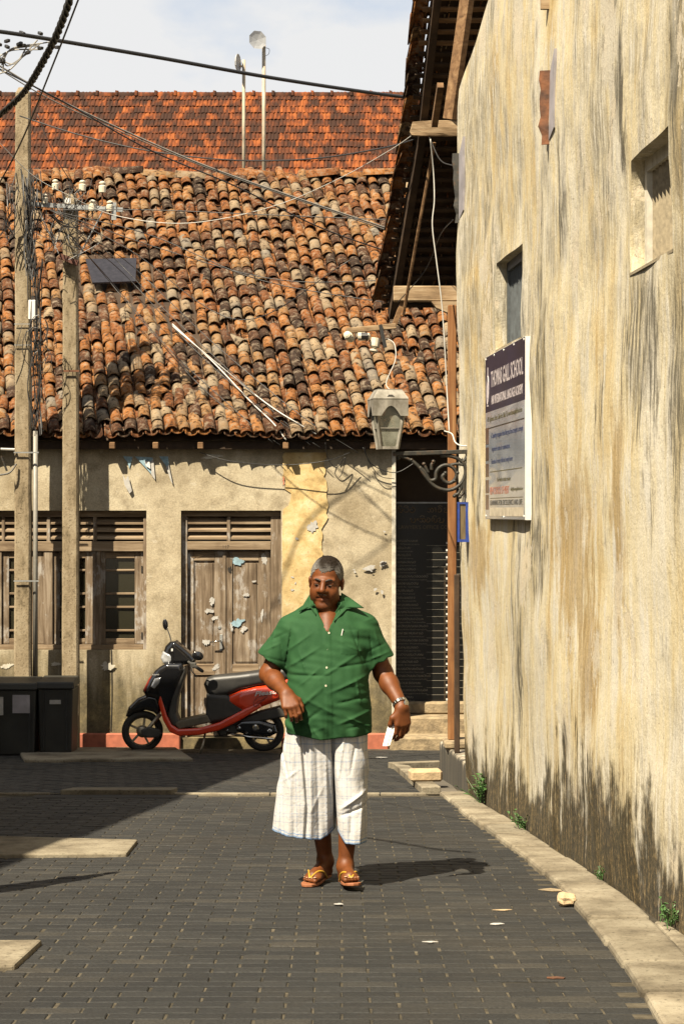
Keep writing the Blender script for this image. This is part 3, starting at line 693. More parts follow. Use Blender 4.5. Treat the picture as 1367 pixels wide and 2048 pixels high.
fw.add([(6, -3, -1), (6, YC, -1), (6, YC, 7), (6, -3, 7), (2.27, -3, -1), (2.27, -3, 7)], [(0, 1, 2, 3), (0, 3, 5, 4)])
fw.build('front_wall', MAT['cream'], house)

def wall_window(hole, frame_mat, fill_mat, reeds, nm):
    y0, y1, z0, z1 = hole; wn_ = empty('window', gable((y0+y1)/2, z0, 0.12), parent=house)
    def P(y, z, o): return gable(y, z, 0) * 0 + Vector((wall_x0(y) + o, y, z))
    f = MB()
    for (a, b, c, d) in ((y0, y1, z1 - .06, z1), (y0, y1, z0, z0 + .035), (y0, y0 + .05, z0 + .035, z1 - .06), (y1 - .05, y1, z0 + .035, z1 - .06)):
        f.add([P(a, c, .070), P(b, c, .070), P(b, d, .070), P(a, d, .070), P(a, c, .13), P(b, c, .13), P(b, d, .13), P(a, d, .13)],
              [(0, 1, 2, 3), (4, 7, 6, 5), (0, 4, 5, 1), (1, 5, 6, 2), (2, 6, 7, 3), (3, 7, 4, 0)])
    f.build('frame', frame_mat, wn_)
    n = reeds; wd = (y1 - y0 - .1) / n; b = MB()
    for i in range(n):
        a = y0 + .05 + wd * i; j = random.uniform(-.004, .004)
        b.add([P(a + .016, z0 + .03, .112 + j), P(a + wd*.5, z0 + .03, .085 + j), P(a + wd - .012, z0 + .03, .112 + j), P(a + .016, z1 - .05, .112 + j), P(a + wd*.5, z1 - .05, .085 + j), P(a + wd - .012, z1 - .05, .112 + j)],
              [(0, 1, 4, 3), (1, 2, 5, 4)])
    b.build('reed_screen', fill_mat, wn_)
    k = MB(); k.add([P(y0, z0, .128), P(y1, z0, .128), P(y1, z1, .128), P(y0, z1, .128)], [(0, 1, 2, 3)]); k.build('backing', MAT['void'], wn_)
    s = MB(); s.add([gable(y0 - .01, z0 + .002, -.003), gable(y1 + .01, z0 + .002, -.003), P(y1, z0 + .006, .075), P(y0, z0 + .006, .075), gable(y0 - .01, z0 - .012, -.003), gable(y1 + .01, z0 - .012, -.003)],
                     [(0, 1, 2, 3), (0, 4, 5, 1)]); s.build('sill', MAT['render'], wn_)
M_reed = simple('bleached_reed', (0.25, 0.205, 0.13), 0.8, var=0.3, scale=40)
M_bluegrey = simple('blue_grey_shutter', (0.055, 0.065, 0.07), 0.6, var=0.35, scale=20)
wall_window(HA, MAT['white_edge'], M_reed, 11, 'a'); wall_window(HB, M_bluegrey, M_bluegrey, 18, 'b')

# rusty remains of awnings on the gable wall
def flange(px0, px1, py0, py1, y, mat, lb, out=0.10, bw=.3):
    r = empty('awning_bracket', gable(y, C(px0, py1, y).z), parent=house); z0 = C(px0, py1, y).z; z1 = C(px0, py0, y).z
    b = MB(); n = 8; vs, fs = [], []
    for i in range(n + 1):
        z = z0 + (z1 - z0) * i / n; jag = 0.012 * math.sin(i * 2.4) * (1 if i < 3 else .4)
        p = gable(y, z, 0.02); q = gable(y + 0.02, z, -out + jag + 0.02 * (1 - i / n)); dy = Vector((0, .012, 0))
        vs += [p, q, q + dy, p + dy]
    for i in range(n):
        for k in range(4): fs.append((4*i + k, 4*i + (k+1) % 4, 4*i + 4 + (k+1) % 4, 4*i + 4 + k))
    fs += [(0, 1, 2, 3), (4*n, 4*n+3, 4*n+2, 4*n+1)]; b.add(vs, fs); b.build('rusted_flange', mat, r)
    g = MB()
    for a, c in ((0, 1),):
        yy = y - .005
        g.add([gable(yy, z0 + .02, -.004), gable(yy - bw*.8 , z0 + .06, -.010), gable(yy - bw, z1 + .07, -.016), gable(yy, z1 - .02, -.004),
               gable(yy, z0 + .02, .02), gable(yy - bw*.8, z0 + .06, .02), gable(yy - bw, z1 + .07, .02), gable(yy, z1 - .02, .02)],
              [(0, 1, 2, 3), (0, 4, 5, 1), (1, 5, 6, 2), (2, 6, 7, 3)])
    g.build('back_plate', MAT['galv'], r)
flange(1093, 1135, 140, 288, 11.75, MAT['rust'], '', .062, .24)
flange(908, 935, 306, 445, 15.42, MAT['iron'], '', .05, .30)
pg = MB(); pg.bar(gable(11.9, 4.39, .05), gable(11.9, 4.39, -.05), .03, .10); pg.build('peg', MAT['wood_beam'], house)

# veranda plinth, post, beams and flared roof
pl = MB(); za = -0.615
pl.add([(0.972, 15.47, gz(15.47) - .1), (0.836, 17.2, gz(17.2) - .1), (4, 17.3, gz(17.3) - .1), (4, 15.47, gz(15.47) - .1), (0.972, 15.47, za), (0.836, 17.2, za), (4, 17.3, za), (4, 15.47, za)],
       [(0, 4, 5, 1), (1, 5, 6, 2), (4, 7, 6, 5), (0, 3, 7, 4)])
pl.build('veranda_plinth', MAT['plinth_dark'], house, bevel=.02)
cp = MB(); cp.rbox(.85, 1.05, 16.55, 16.95, za, za + .06, .015); cp.build('post_base', MAT['stone'], house)
po = MB(); po.rbox(.885, .955, 16.70, 16.80, za + .06, 3.08, .006); po.build('post', MAT['wood_post'], house)
po = MB(); po.rbox(.915, .958, 16.28, 16.36, za + .0, .84, .006); po.build('gate_post', MAT['wood_dark_shaded'], house)
bm = MB(); a, b = C(786, 588, 17.6), C(925, 588, 17.6); bm.bar(a, b + Vector((.7, 0, 0)), .10, .135, r=.008); bm.build('beam', MAT['wood_beam'], house)
bm = MB(); a, b = C(862, 614, 17.5), C(925, 616, 17.5)
bm.prism([(0, .04), (.04, -.01), (.13, -.05), (.5, -.05), (.5, .045), (0, .045)], frame(a + Vector((0, -.04, 0)), (1, 0, 0), (0, 0, 1)), -.09); bm.build('corbel', MAT['wood_beam'], house, bevel=.006)
# the old projecting purlin with a frayed end
def frayed(a, b, w, h, name, seed):
    r = np.random.default_rng(seed); a, b = Vector(a), Vector(b); n, m = 16, 12; V, Fq = [], []
    for i in range(n + 1):
        p = a.lerp(b, i / n); k = min(1, .86 + i * .05)
        for j in range(m):
            th = 2*math.pi*j/m; c, s = math.cos(th), math.sin(th); c = math.copysign(abs(c)**.45, c); s = math.copysign(abs(s)**.45, s)
            gr = 1 + .07*math.sin(j*2.1 + seed) + (.10*r.normal() if i < 2 else .012*r.normal())
            V.append((p.x - (r.uniform(0, .05) if i == 0 else 0), p.y + c*w/2*k*gr, p.z + s*h/2*k*gr))
    for i in range(n):
        for j in range(m): Fq.append((i*m + j, i*m + (j+1) % m, (i+1)*m + (j+1) % m, (i+1)*m + j))
    fs = [tuple(f) for f in Fq] + [tuple(range(m))[::-1], tuple(n*m + j for j in range(m))]
    return np_obj(name, np.array(V), fs, MAT['wood_beam'], house, False)
frayed(C(830, 257, 16.55), C(925, 257, 16.55) + Vector((.5, 0, 0)), .12, .135, 'purlin', 3)

V0, V1, V2 = C(765, 612, 18.2), C(822, 262, 16.9), C(850, 0, 15.95)
V3 = V2 + (V2 - V1) * 0.33
verge = [V0, V1, V2, V3]
def verge_at(u):                                   # u 0..1 from eave to top by length
    Ls = [0]; 
    for a, b in zip(verge[:-1], verge[1:]): Ls.append(Ls[-1] + (b - a).length)
    s = u * Ls[-1]
    for i in range(3):
        if s <= Ls[i+1] + 1e-9: return verge[i].lerp(verge[i+1], (s - Ls[i]) / (Ls[i+1] - Ls[i])), (verge[i+1] - verge[i]).normalized()
roof_r = empty('front_roof', V0, parent=house)
for i in range(34):
    p, d = verge_at(0.012 + i * 0.0295); up = d.cross(Vector((1, 0, 0))); up = up if up.z > 0 else -up
    b = MB(); b.bar(p + Vector((-.015 + random.uniform(-.012, .012), 0, -.03)), p + Vector((2.4, 0, -.03 + random.uniform(-.01, .01))), .035, .022, up=up); b.build('batten', MAT['wood_batten' if i > 25 else 'wood_dark_shaded'], roof_r)  # lower battens take the near-black wood: shade under the roof painted in
for k, (off, w_, mt) in enumerate(((.08, .06, 'wood_dark_shaded'), (.62, .07, 'wood_dark_shaded'), (1.2, .07, 'wood_dark_shaded'))):
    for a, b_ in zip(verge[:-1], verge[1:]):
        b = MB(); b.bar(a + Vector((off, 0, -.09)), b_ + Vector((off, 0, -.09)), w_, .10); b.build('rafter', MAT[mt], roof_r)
b = MB(); b.bar(C(937, -30, 15.42), C(899, 238, 15.62), .05, .12); b.build('verge_rafter', MAT['wood_batten'], roof_r)
b = MB(); b.bar(C(880, 170, 15.9), C(868, 250, 16.3), .05, .05); b.build('short_strut', MAT['wood_batten'], roof_r)
b = MB(); b.tube([C(868, 285, 16.7), C(838, 450, 17.0), C(806, 630, 17.45)], .014, 6); b.build('thin_strut', MAT['wood_batten'], roof_r)

# tile templates
def barrel(L=0.30, r0=0.068, r1=0.056, th=0.011, n=7, arc=math.pi * 0.98, lift=0.0):
    """half round tile: local y runs up the slope, the wide end is at y = 0"""
    V, Fq = [], []
    for y, r in ((0, r0), (L, r1)):
        for rr in (r, r - th):
            for k in range(n):
                a = math.pi/2 - arc/2 + arc * k/(n-1); V.append((rr*math.cos(a), y, rr*math.sin(a)*0.92))
    o0, i0, o1, i1 = 0, n, 2*n, 3*n
    for k in range(n-1):
        Fq += [(o0+k, o0+k+1, o1+k+1, o1+k), (i0+k+1, i0+k, i1+k, i1+k+1), (o0+k+1, o0+k, i0+k, i0+k+1), (o1+k, o1+k+1, i1+k+1, i1+k)]
    Fq += [(o0, o1, i1, i0), (o0+n-1, i0+n-1, i1+n-1, o1+n-1)]
    return np.array(V), np.array(Fq)
TB_V, TB_F = barrel()

def slope_mats(P, D, N, tw, tilt, scl, flip):
    """frames for tiles: P (n,3) places, D (n,3) up-slope, N (n,3) normal; tw twist, tilt raise of the lower end"""
    Dn = D / np.linalg.norm(D, axis=1)[:, None]; X = np.cross(Dn, N); X /= np.linalg.norm(X, axis=1)[:, None]; Nn = np.cross(X, Dn)
    c, s = np.cos(tw)[:, None], np.sin(tw)[:, None]; X2 = X*c + Dn*s; D2 = -X*s + Dn*c
    c, s = np.cos(tilt)[:, None], np.sin(tilt)[:, None]; D3 = D2*c - Nn*s; N3 = Nn*c + D2*s
    if flip: N3 = -N3; X2 = -X2
    R = np.stack([X2, D3, N3], axis=2) * scl[:, None, :]
    return mat_rows(R, P)

# tiles over the veranda, seen from the side and from below
rows, P, D, N = 26, [], [], []
for i in range(rows):
    p, d = verge_at(i / rows * 0.985); up = d.cross(Vector((1, 0, 0))); up = up if up.z > 0 else -up
    for c in range(7):
        P.append(p + Vector((-.03 + c * .135 + random.uniform(-.008, .008), 0, 0)) + up * .03); D.append(d); N.append(up)
n = len(P); r_ = np.random.default_rng(4)
A = slope_mats(np.array(P), np.array(D), np.array(N), r_.normal(0, .05, n), r_.normal(.08, .02, n), np.c_[r_.uniform(.95, 1.05, n), r_.uniform(.95, 1.05, n), r_.uniform(.9, 1.1, n)], False)
scatter(TB_V, TB_F, A, r_.random(n), list(range(n)), 'roof_tile', MAT['tile'], roof_r, 'roof_tiles', None, True)
b = MB()
for a, c in zip(verge[:-1], verge[1:]):
    d = (c - a).normalized(); up = d.cross(Vector((1, 0, 0))); up = up if up.z > 0 else -up; e = Vector((.05, 0, 0))
    b.add([a + e + up*.012, a + Vector((3.5, 0, 0)) + up*.012, c + Vector((3.5, 0, 0)) + up*.012, c + e + up*.012], [(0, 1, 2, 3)])
b.build('sarking', MAT['wood_dark_shaded'], roof_r)

# house on the other side of the lane mouth, beyond the left frame edge: it throws the street shadow
lh = empty('lane_house', (-5, 11, gz(11)), 'house left of the lane outside the frame whose shadow crosses the street', 'house')
b = MB(); q = [(-5.35, 3.0), (-3.55, 16.2), (-9, 16.6), (-9, 3)]
b.add([(x, y, gz(y) - .2) for x, y in q] + [(x, y, 4.95) for x, y in q], [(0, 1, 5, 4), (1, 2, 6, 5), (2, 3, 7, 6), (3, 0, 4, 7), (4, 5, 6, 7)]); b.build('wall', MAT['cream'], lh)
b = MB(); q = [(-5.0, 2.5), (-3.18, 16.95), (-9.4, 17.2), (-9.4, 2.5)]
b.add([(x, y, 4.93) for x, y in q] + [(x, y, 5.03) for x, y in q] + [(-6.8, 5.5, 6.3), (-6.5, 14, 6.3)],
      [(0, 3, 2, 1), (0, 1, 5, 4), (1, 2, 6, 5), (2, 3, 7, 6), (3, 0, 4, 7), (4, 5, 9, 8), (5, 6, 9), (6, 7, 8, 9), (7, 4, 8)]); b.build('roof', MAT['tile'], lh)
bo = empty('shadow_post', (-2.02, 9.62, gz(9.62)), 'slim unseen post outside the left frame edge, added to cast the pointed lane shadow', 'post')  # out of view, added and shaped only for the pointed shadow it casts
b = MB(); b.tube([(-2.02, 9.62, gz(9.62) - .05), (-2.02, 9.62, gz(9.62) + .75), (-2.02, 9.62, gz(9.62) + 1.35)], [.085, .11, .085], 10); b.build('shaft', MAT['pole'], bo, smooth=True)
b = MB(); b.tube([(-2.02, 9.62, gz(9.62) + 1.35), (-2.02, 9.62, gz(9.62) + 1.55), (-2.0, 9.64, gz(9.62) + 1.72)], [.05, .045, .02], 8); b.build('finial', MAT['pole'], bo, smooth=True)

# ------------------------------------------------------------------ long low house across the street
YF = 21.05; K = F / YF
def FX(px): return (px - CX) / K
def FZ(py): return EYE + (CY - py) / K
def front(x, z, off=0.0):
    return Vector((x, YF + off + 0.006*math.sin(x*2.1 + z*1.3) + 0.004*math.sin(z*4.1 - x*1.7), z))
lh2 = empty('street_house', (-1.4, YF, gz(YF)), 'low old house with beige walls and a sagging half-round clay tile roof', 'house')
HW = (FX(-190), FX(293), FZ(1300), FZ(1021)); HD = (FX(362), FX(562), FZ(1476), FZ(1021))
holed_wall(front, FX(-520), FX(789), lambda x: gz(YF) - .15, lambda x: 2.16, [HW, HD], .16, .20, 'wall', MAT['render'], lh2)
b = MB(); x = FX(789)                       # end of the front and the recess wall behind
b.add([front(x, gz(YF) - .15), (x, YF + 1.4, gz(YF) - .15), (x, YF + 1.4, 2.3), front(x, 2.16)], [(0, 1, 2, 3)])
b.add([(2.1, YF + .0, -1.4), (6, YF, -1.4), (6, YF, 2.16), (2.1, YF, 2.16), (2.1, YF + 1.4, -1.4), (2.1, YF + 1.4, 2.3)], [(0, 1, 2, 3), (0, 3, 5, 4)])
b.build('side_wall', MAT['render'], lh2)
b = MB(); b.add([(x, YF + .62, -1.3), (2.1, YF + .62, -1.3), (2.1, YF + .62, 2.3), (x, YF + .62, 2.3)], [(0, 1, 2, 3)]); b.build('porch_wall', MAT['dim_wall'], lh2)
b = MB(); b.rbox(FX(783), FX(791), YF - .014, YF + .05, gz(YF) + .17, 2.1, .003); b.build('white_corner', MAT['white_edge'], lh2)
# back walls and floor of the body so that nothing shows through
b = MB(); b.add([(-8, YF + 8, -1.5), (6, YF + 8, -1.5), (6, YF + 8, 2.2), (-8, YF + 8, 2.2), (-8, YF, -1.5), (-8, YF, 2.2)], [(0, 1, 2, 3), (0, 3, 5, 4)])
b.build('back_wall', MAT['cream'], lh2)
# ragged patch of old yellow plaster
def ragged(name, edge_l, edge_r, mat, t, y, parent):
    V, Fq = [], []
    n = len(edge_l)
    for (xl, z), (xr, _) in zip(edge_l, edge_r):
        for s in (0, 1): V += [front(xl, z, -t*s + .004*(1-s)), front(xr, z, -t*s + .004*(1-s))]
    fs = []
    for i in range(n - 1):
        a, c = 4*i, 4*i + 4
        fs += [(a+2, a+3, c+3, c+2), (a, a+2, c+2, c), (a+3, a+1, c+1, c+3)]
    fs += [(0, 1, 3, 2), (4*n-4, 4*n-2, 4*n-1, 4*n-3)]
    return np_obj(name, np.array(V), fs, mat, parent, False)
r_ = np.random.default_rng(21); L, R = [], []
for i in range(70):
    py = 905 + i * (1466 - 905) / 69
    xl = np.interp(py, [905, 930, 975, 990, 1015, 1020, 1466], [568, 566, 567, 585, 575, 565, 563]) + r_.normal(0, 1.6 if py < 1021 else .4)
    xr = np.interp(py, [905, 940, 1000, 1040, 1060, 1200, 1466], [650, 649, 653, 654, 643, 645, 640]) + r_.normal(0, 2.0)
    L.append((FX(xl), FZ(py))); R.append((FX(xr), FZ(py)))
ragged('plaster_patch', L, R, MAT['yellow'], .012, YF, lh2)
# red painted foot of the wall
for a, c in ((-60, 361), (563, 776)):
    b = MB(); b.rbox(FX(a), FX(c), YF - .05, YF + .03, gz(YF) - .2, FZ(1466), .012); b.build('red_plinth', MAT['plinth_red'], lh2)
# stone steps in the porch
ps = MB(); ps.rbox(FX(778), 2.0, YF - .22, YF + .15, gz(YF) - .2, FZ(1470), .02); ps.build('step', MAT['stone'], lh2)
ps = MB(); ps.rbox(FX(797), 2.0, YF + .15, YF + .62, gz(YF) - .2, FZ(1437), .02); ps.build('step', MAT['stone'], lh2)
ps = MB(); ps.rbox(FX(815), 2.0, YF + .42, YF + .62, FZ(1437), FZ(1412), .02); ps.build('step', MAT['stone'], lh2)

# name board in the porch
yb = YF + .56; kb_ = F / yb
def BX(px): return (px - CX) / kb_
def BZ(py): return EYE + (CY - py) / kb_
bd = empty('name_board', (BX(850), yb, BZ(1408)), 'tall black board listing names in the dark porch', 'sign')
b = MB(); b.box(BX(788), BX(935), yb - .02, yb + .02, BZ(1408), BZ(1006)); b.build('panel', MAT['board'], bd)
b = MB()
for a, c, d, e in ((788, 935, 1004, 1007), (788, 935, 1407, 1410), (788, 789.5, 1007, 1407)): b.box(BX(a), BX(c), yb - .028, yb + .02, BZ(e), BZ(d))
b.build('rim', MAT['steel'], bd)
def BM(px, py): return frame(Vector((BX(px), yb - .0225, BZ(py))), (1, 0, 0), (0, 0, 1))
# the round Sinhala letters as little strokes
GL = {'na': [[(.1,.2),(0,.5),(.2,.8),(.45,.6),(.3,.4),(.5,.1),(.8,.25),(.8,.7)]], 'ta': [[(.2,.6),(.05,.4),(.3,.15),(.7,.2),(.85,.55),(.6,.85),(.3,.75)]],
      'ka': [[(.05,.3),(.3,.1),(.5,.4),(.35,.7),(.1,.6)], [(.5,.4),(.75,.1),(.95,.4),(.75,.75),(.55,.6)]], 'ya': [[(.05,.6),(.25,.8),(.35,.5),(.15,.2),(.5,.1),(.85,.2),(.85,.75)]],
      'ra': [[(.2,.7),(.5,.8),(.7,.5),(.5,.15),(.2,.2),(.15,.45),(.4,.5)]], 'sa': [[(.05,.5),(.2,.75),(.4,.5),(.3,.2),(.7,.1),(.9,.4),(.8,.8)]],
      'aa': [[(.1,.7),(.3,.8),(.35,.4),(.3,.1)]], 'i': [[(.1,.9),(.35,1.12),(.7,1.05),(.75,.9)]], 'la': [[(.5,.5),(.25,.6),(.1,.3),(.45,.1),(.85,.35),(.7,.8),(.3,.9)]], 'm': [[(.35,.4),(.2,.55),(.35,.7),(.5,.55),(.35,.4)]]}
def strokes(word, px, py, hgt, mat, w):
    b = MB(); x = px
    for g in word:
        if g == ' ': x += hgt * .9; continue
        if g == 'i':
            x -= hgt * .95; adv = .95
        else: adv = .55 if g in ('aa', 'm') else .95
        for ln in GL[g]:
            pts = [Vector((BX(x + hgt*u), yb - .023, BZ(py - hgt*v))) for u, v in ln]; b.tube(spline(pts, 3), w, 4)
        x += hgt * adv
    b.build('lettering', mat, bd)
strokes(['na', 'i', 'ta', 'i', 'la', ' ', ' ', 'ka', 'aa', 'ra', 'i', 'ya', 'aa', 'la'], 793, 1026, 13, MAT['board_brown'], .006)
strokes(['sa', 'm', 'ka', 'i', 'ra', 'na', 'i', 'ya'], 818, 1046, 13, MAT['board_brown'], .006)
text("LAWYER'S OFFICE COMPLEX", BM(796, 1058), MAT['board_brown'], bd, width=BX(925) - BX(796), height=.042)
names = ['K. Wijenarayana', 'Kumaratunga', 'S. Wickrama', 'P. Jayasuriya', 'R. Senanayake', 'Kumudini Wijenarayana', 'Sunil G. Gamage', 'A.H. Mohamed', 'K.S. Nabawela', 'Chandana Uswatta', 'Nimal Dassanayake', 'Priyantha Tikiwella',
         'Chandrika Rathnamalala', 'Lakshman Weerakoon', 'Kamantha Wijenarayana', 'Asiri Udugampola', 'Samantha Udugampola', 'Vijith Kottegama', 'Hemachandra Gamage', 'Parakrama Hettiarachchi', 'Anura Kariyawasam', 'Dilan Abeygunawardana', 'Lalani Silva']
keys = ['na', 'ta', 'ka', 'ya', 'ra', 'sa', 'la', 'aa', 'i']
r_ = random.Random(5)
for i, nm in enumerate(names):
    py = 1080 + i * 14.2; wd = min(62, 3.1 * len(nm))
    text(nm, BM(791, py + 9.5), MAT['board_text'], bd, width=BX(791 + wd) - BX(791), height=.016)
    word = [r_.choice(keys[:7]) if j % 3 else r_.choice(keys[:6]) for j in range(int(len(nm) * .62))]
    strokes(word, 791, py + 4, 5.2, MAT['board_text'], .0026)
    b = MB(); b.box(BX(852), BX(930), yb - .0245, yb - .02, BZ(py + 11.4), BZ(py + 10.6)); b.build('rule', MAT['board_text'], bd)
    b = MB(); b.box(BX(891), BX(899), yb - .026, yb - .02, BZ(py + 8), BZ(py + 4)); b.build('number_plate', MAT['white_print'], bd)
b = MB(); b.box(BX(888), BX(888.9), yb - .0245, yb - .02, BZ(1400), BZ(1135)); b.build('column_rule', MAT['board_brown'], bd)

# joinery helpers on the front, inside the openings
def fbox(px0, px1, py0, py1, y0, y1, name, mat, parent, r=.004):
    b = MB(); b.rbox(FX(px0), FX(px1), YF + y0, YF + y1, FZ(py1), FZ(py0), r); return b.build(name, mat, parent)
def louvres(px0, px1, py0, py1, n, parent):
    h = (py1 - py0) / n
    for i in range(n):
        z1 = FZ(py0 + h*i + h*.05); z0 = FZ(py0 + h*(i+1) - h*.2); x0, x1 = FX(px0), FX(px1); y = YF + .10
        b = MB(); b.add([(x0, y - .03, z0), (x1, y - .03, z0), (x1, y + .05, z1), (x0, y + .05, z1), (x0, y - .03, z0 + .02), (x1, y - .03, z0 + .02), (x1, y + .05, z1 + .02), (x0, y + .05, z1 + .02)],
                        [(0, 3, 2, 1), (4, 5, 6, 7), (0, 1, 5, 4), (2, 3, 7, 6), (0, 4, 7, 3), (1, 2, 6, 5)])
        b.build('slat', MAT['wood_h'], parent)
# the door
dr = empty('door', (FX(455), YF + .1, FZ(1476)), parent=lh2)
fbox(362, 562, 1022, 1033, .07, .17, 'head', MAT['wood_h'], dr)
fbox(362, 374, 1033, 1476, .06, .17, 'jamb', MAT['wood_v'], dr); fbox(541, 562, 1033, 1476, .06, .17, 'jamb', MAT['wood_v'], dr)
fbox(374, 541, 1083, 1100, .055, .17, 'transom', MAT['wood_h'], dr)
fbox(453, 460, 1033, 1083, .06, .16, 'mullion', MAT['wood_v'], dr)
louvres(374, 453, 1036, 1082, 3, dr); louvres(460, 541, 1036, 1082, 3, dr)
for (a, c) in ((374, 447), (448, 541)):
    fbox(a, c, 1101, 1474, .125, .155, 'leaf', MAT['wood_v'], dr)
    w_ = (c - a)
    fbox(a + 1, a + w_*.17, 1103, 1474, .108, .1245, 'stile', MAT['wood_v'], dr); fbox(c - w_*.26, c - 1, 1103, 1474, .108, .1245, 'stile', MAT['wood_v'], dr)
    fbox(a + w_*.17, c - w_*.26, 1103, 1122, .109, .1245, 'rail', MAT['wood_h'], dr); fbox(a + w_*.17, c - w_*.26, 1330, 1352, .109, .1245, 'rail', MAT['wood_h'], dr); fbox(a + w_*.17, c - w_*.26, 1446, 1474, .109, .1245, 'rail', MAT['wood_h'], dr)
    fbox(a + w_*.22, c - w_*.31, 1126, 1326, .116, .1245, 'panel', MAT['wood_v'], dr, .008); fbox(a + w_*.22, c - w_*.31, 1356, 1442, .116, .1245, 'panel', MAT['wood_v'], dr, .008)
fbox(444.5, 451, 1103, 1474, .095, .1075, 'cover_strip', MAT['wood_v'], dr)
fbox(438, 444, 1270, 1303, .100, .1075, 'handle_plate', MAT['steel'], dr)
b = MB(); p = C(441, 1281, YF + .09); b.tube([p, p + Vector((0, -.045, 0)), p + Vector((-.03, -.05, -.005)), p + Vector((-.11, -.045, -.015))], [.009, .009, .008, .006], 7); b.build('handle', MAT['chrome'], dr, smooth=True)
b = MB(); b.lathe([(.018, 0), (.018, .006), (.006, .008)], 12, frame(C(439, 1255, YF + .108), (1, 0, 0), (0, 0, 1))); b.build('lock', MAT['steel'], dr)
NTORN = [0]
def torn(px, py, w_, h_, yoff, mat, seed, parent, name='torn_paper', n=30):
    r = np.random.default_rng(seed); NTORN[0] += 1
    ph = r.uniform(0, 6.28, 5); an = np.linspace(0, 2*math.pi, n, endpoint=False)
    k = .78 + .12*np.sin(2*an + ph[0]) + .10*np.sin(3*an + ph[1]) + .07*np.sin(7*an + ph[2]) + r.normal(0, .14, n); k = np.clip(k, .3, 1.2); rt = r.uniform(-.6, .6); w_, h_ = w_*r.uniform(.75, 1.25), h_*r.uniform(.7, 1.2)
    poly = [(math.cos(a + rt)*w_/2/K*q, math.sin(a + rt*.5)*h_/2/K*q) for a, q in zip(an, k)]
    b = MB(); b.prism(poly, frame(C(px, py, YF + yoff - .00015*(NTORN[0] % 17)), (1, 0, 0), (0, 0, 1)), .0012); b.build(name, mat, parent)
for px, py, w_, h_, m_, sd in ((424, 1202, 14, 20, 'paper', 1), (418, 1222, 20, 12, 'paper', 2), (430, 1236, 14, 10, 'paper', 3), (475, 1122, 34, 14, 'paper_blue', 4), (474, 1246, 30, 22, 'paper_blue', 5), (528, 1118, 10, 34, 'paper', 6),
                           (378, 1120, 12, 30, 'paper', 7), (412, 1285, 18, 14, 'paper', 8), (432, 1335, 20, 12, 'paper', 9), (487, 1258, 16, 16, 'paper', 10), (492, 1190, 14, 12, 'paper', 11), (460, 1140, 12, 16, 'void', 12), (524, 1230, 5, 30, 'paper', 13), (395, 1112, 26, 9, 'wood_beam', 14), (508, 1163, 16, 5, 'paper', 15), (463, 1255, 5, 22, 'paper', 16)):
    torn(px, py, w_, h_, .093 if 440 < px < 452 else .1065, MAT[m_], sd, dr)
torn(476, 1125, 26, 12, .1058, MAT['paper_blue'], 31, dr)
text('117', frame(C(446, 1097, YF + .0545), (1, 0, 0), (0, 0, 1)), MAT['void'], dr, height=.035, name='house_number')

# bank of casements
wd = empty('window', (FX(100), YF + .1, FZ(1300)), parent=lh2)
fbox(-190, 293, 1022, 1034, .06, .17, 'head', MAT['wood_h'], wd); fbox(286, 293, 1034, 1300, .05, .17, 'jamb', MAT['wood_v'], wd)
fbox(-190, 286, 1083, 1103, .05, .17, 'transom', MAT['wood_h'], wd); fbox(-190, 286, 1290, 1300, .05, .17, 'sill', MAT['wood_h'], wd)
for a, c in ((-90, -84), (2, 8), (92, 99), (185, 192)): fbox(a, c, 1034, 1083, .06, .16, 'mullion', MAT['wood_v'], wd)
for a, c in ((-84, 2), (8, 92), (99, 185), (192, 286)): louvres(a, c, 1037, 1082, 3, wd)
fbox(-190, 286, 1034, 1300, .172, .18, 'backing', MAT['void'], wd, .001)
for a, c in ((86, 104), (184, 200), (-14, 2)): fbox(a, c, 1103, 1290, .06, .17, 'mullion', MAT['wood_v'], wd)
for (a, c, g0, g1) in ((2, 86, 16, 62), (104, 184, 117, 169), (200, 286, 209, 268)):
    sa_ = empty('casement', (FX((a+c)/2), YF + .1, FZ(1290)), parent=wd)
    fbox(a, g0, 1104, 1289, .085, .13, 'stile', MAT['wood_v'], sa_); fbox(g1, c, 1104, 1289, .085, .13, 'stile', MAT['wood_v'], sa_)
    fbox(g0, g1, 1104, 1117, .087, .13, 'rail', MAT['wood_h'], sa_); fbox(g0, g1, 1285, 1289, .087, .13, 'rail', MAT['wood_h'], sa_); fbox(g0, g1, 1278, 1286, .084, .13, 'bottom_rail', MAT['wood_h'], sa_)
    for y_ in (1141, 1188, 1215, 1262): fbox(g0, g1, y_ - 2.2, y_ + 2.2, .09, .125, 'glazing_bar', MAT['wood_h'], sa_)
    for y0_, y1_ in ((1117, 1139), (1143, 1186), (1190, 1213), (1217, 1260), (1264, 1278)): fbox(g0, g1, y0_, y1_, .112, .116, 'pane', MAT['glass'], sa_, .0008)
    for i in range(1, 3):
        xx = g0 + (g1 - g0) * i / 3; fbox(xx - .8, xx + .8, 1117, 1285, .135, .15, 'iron_bar', MAT['wood_beam'], sa_)
    if c > 200:
        for y_ in (1139, 1272): fbox(281, 284, y_ - 7, y_ + 7, .078, .0845, 'hinge', MAT['iron'], sa_, .001)
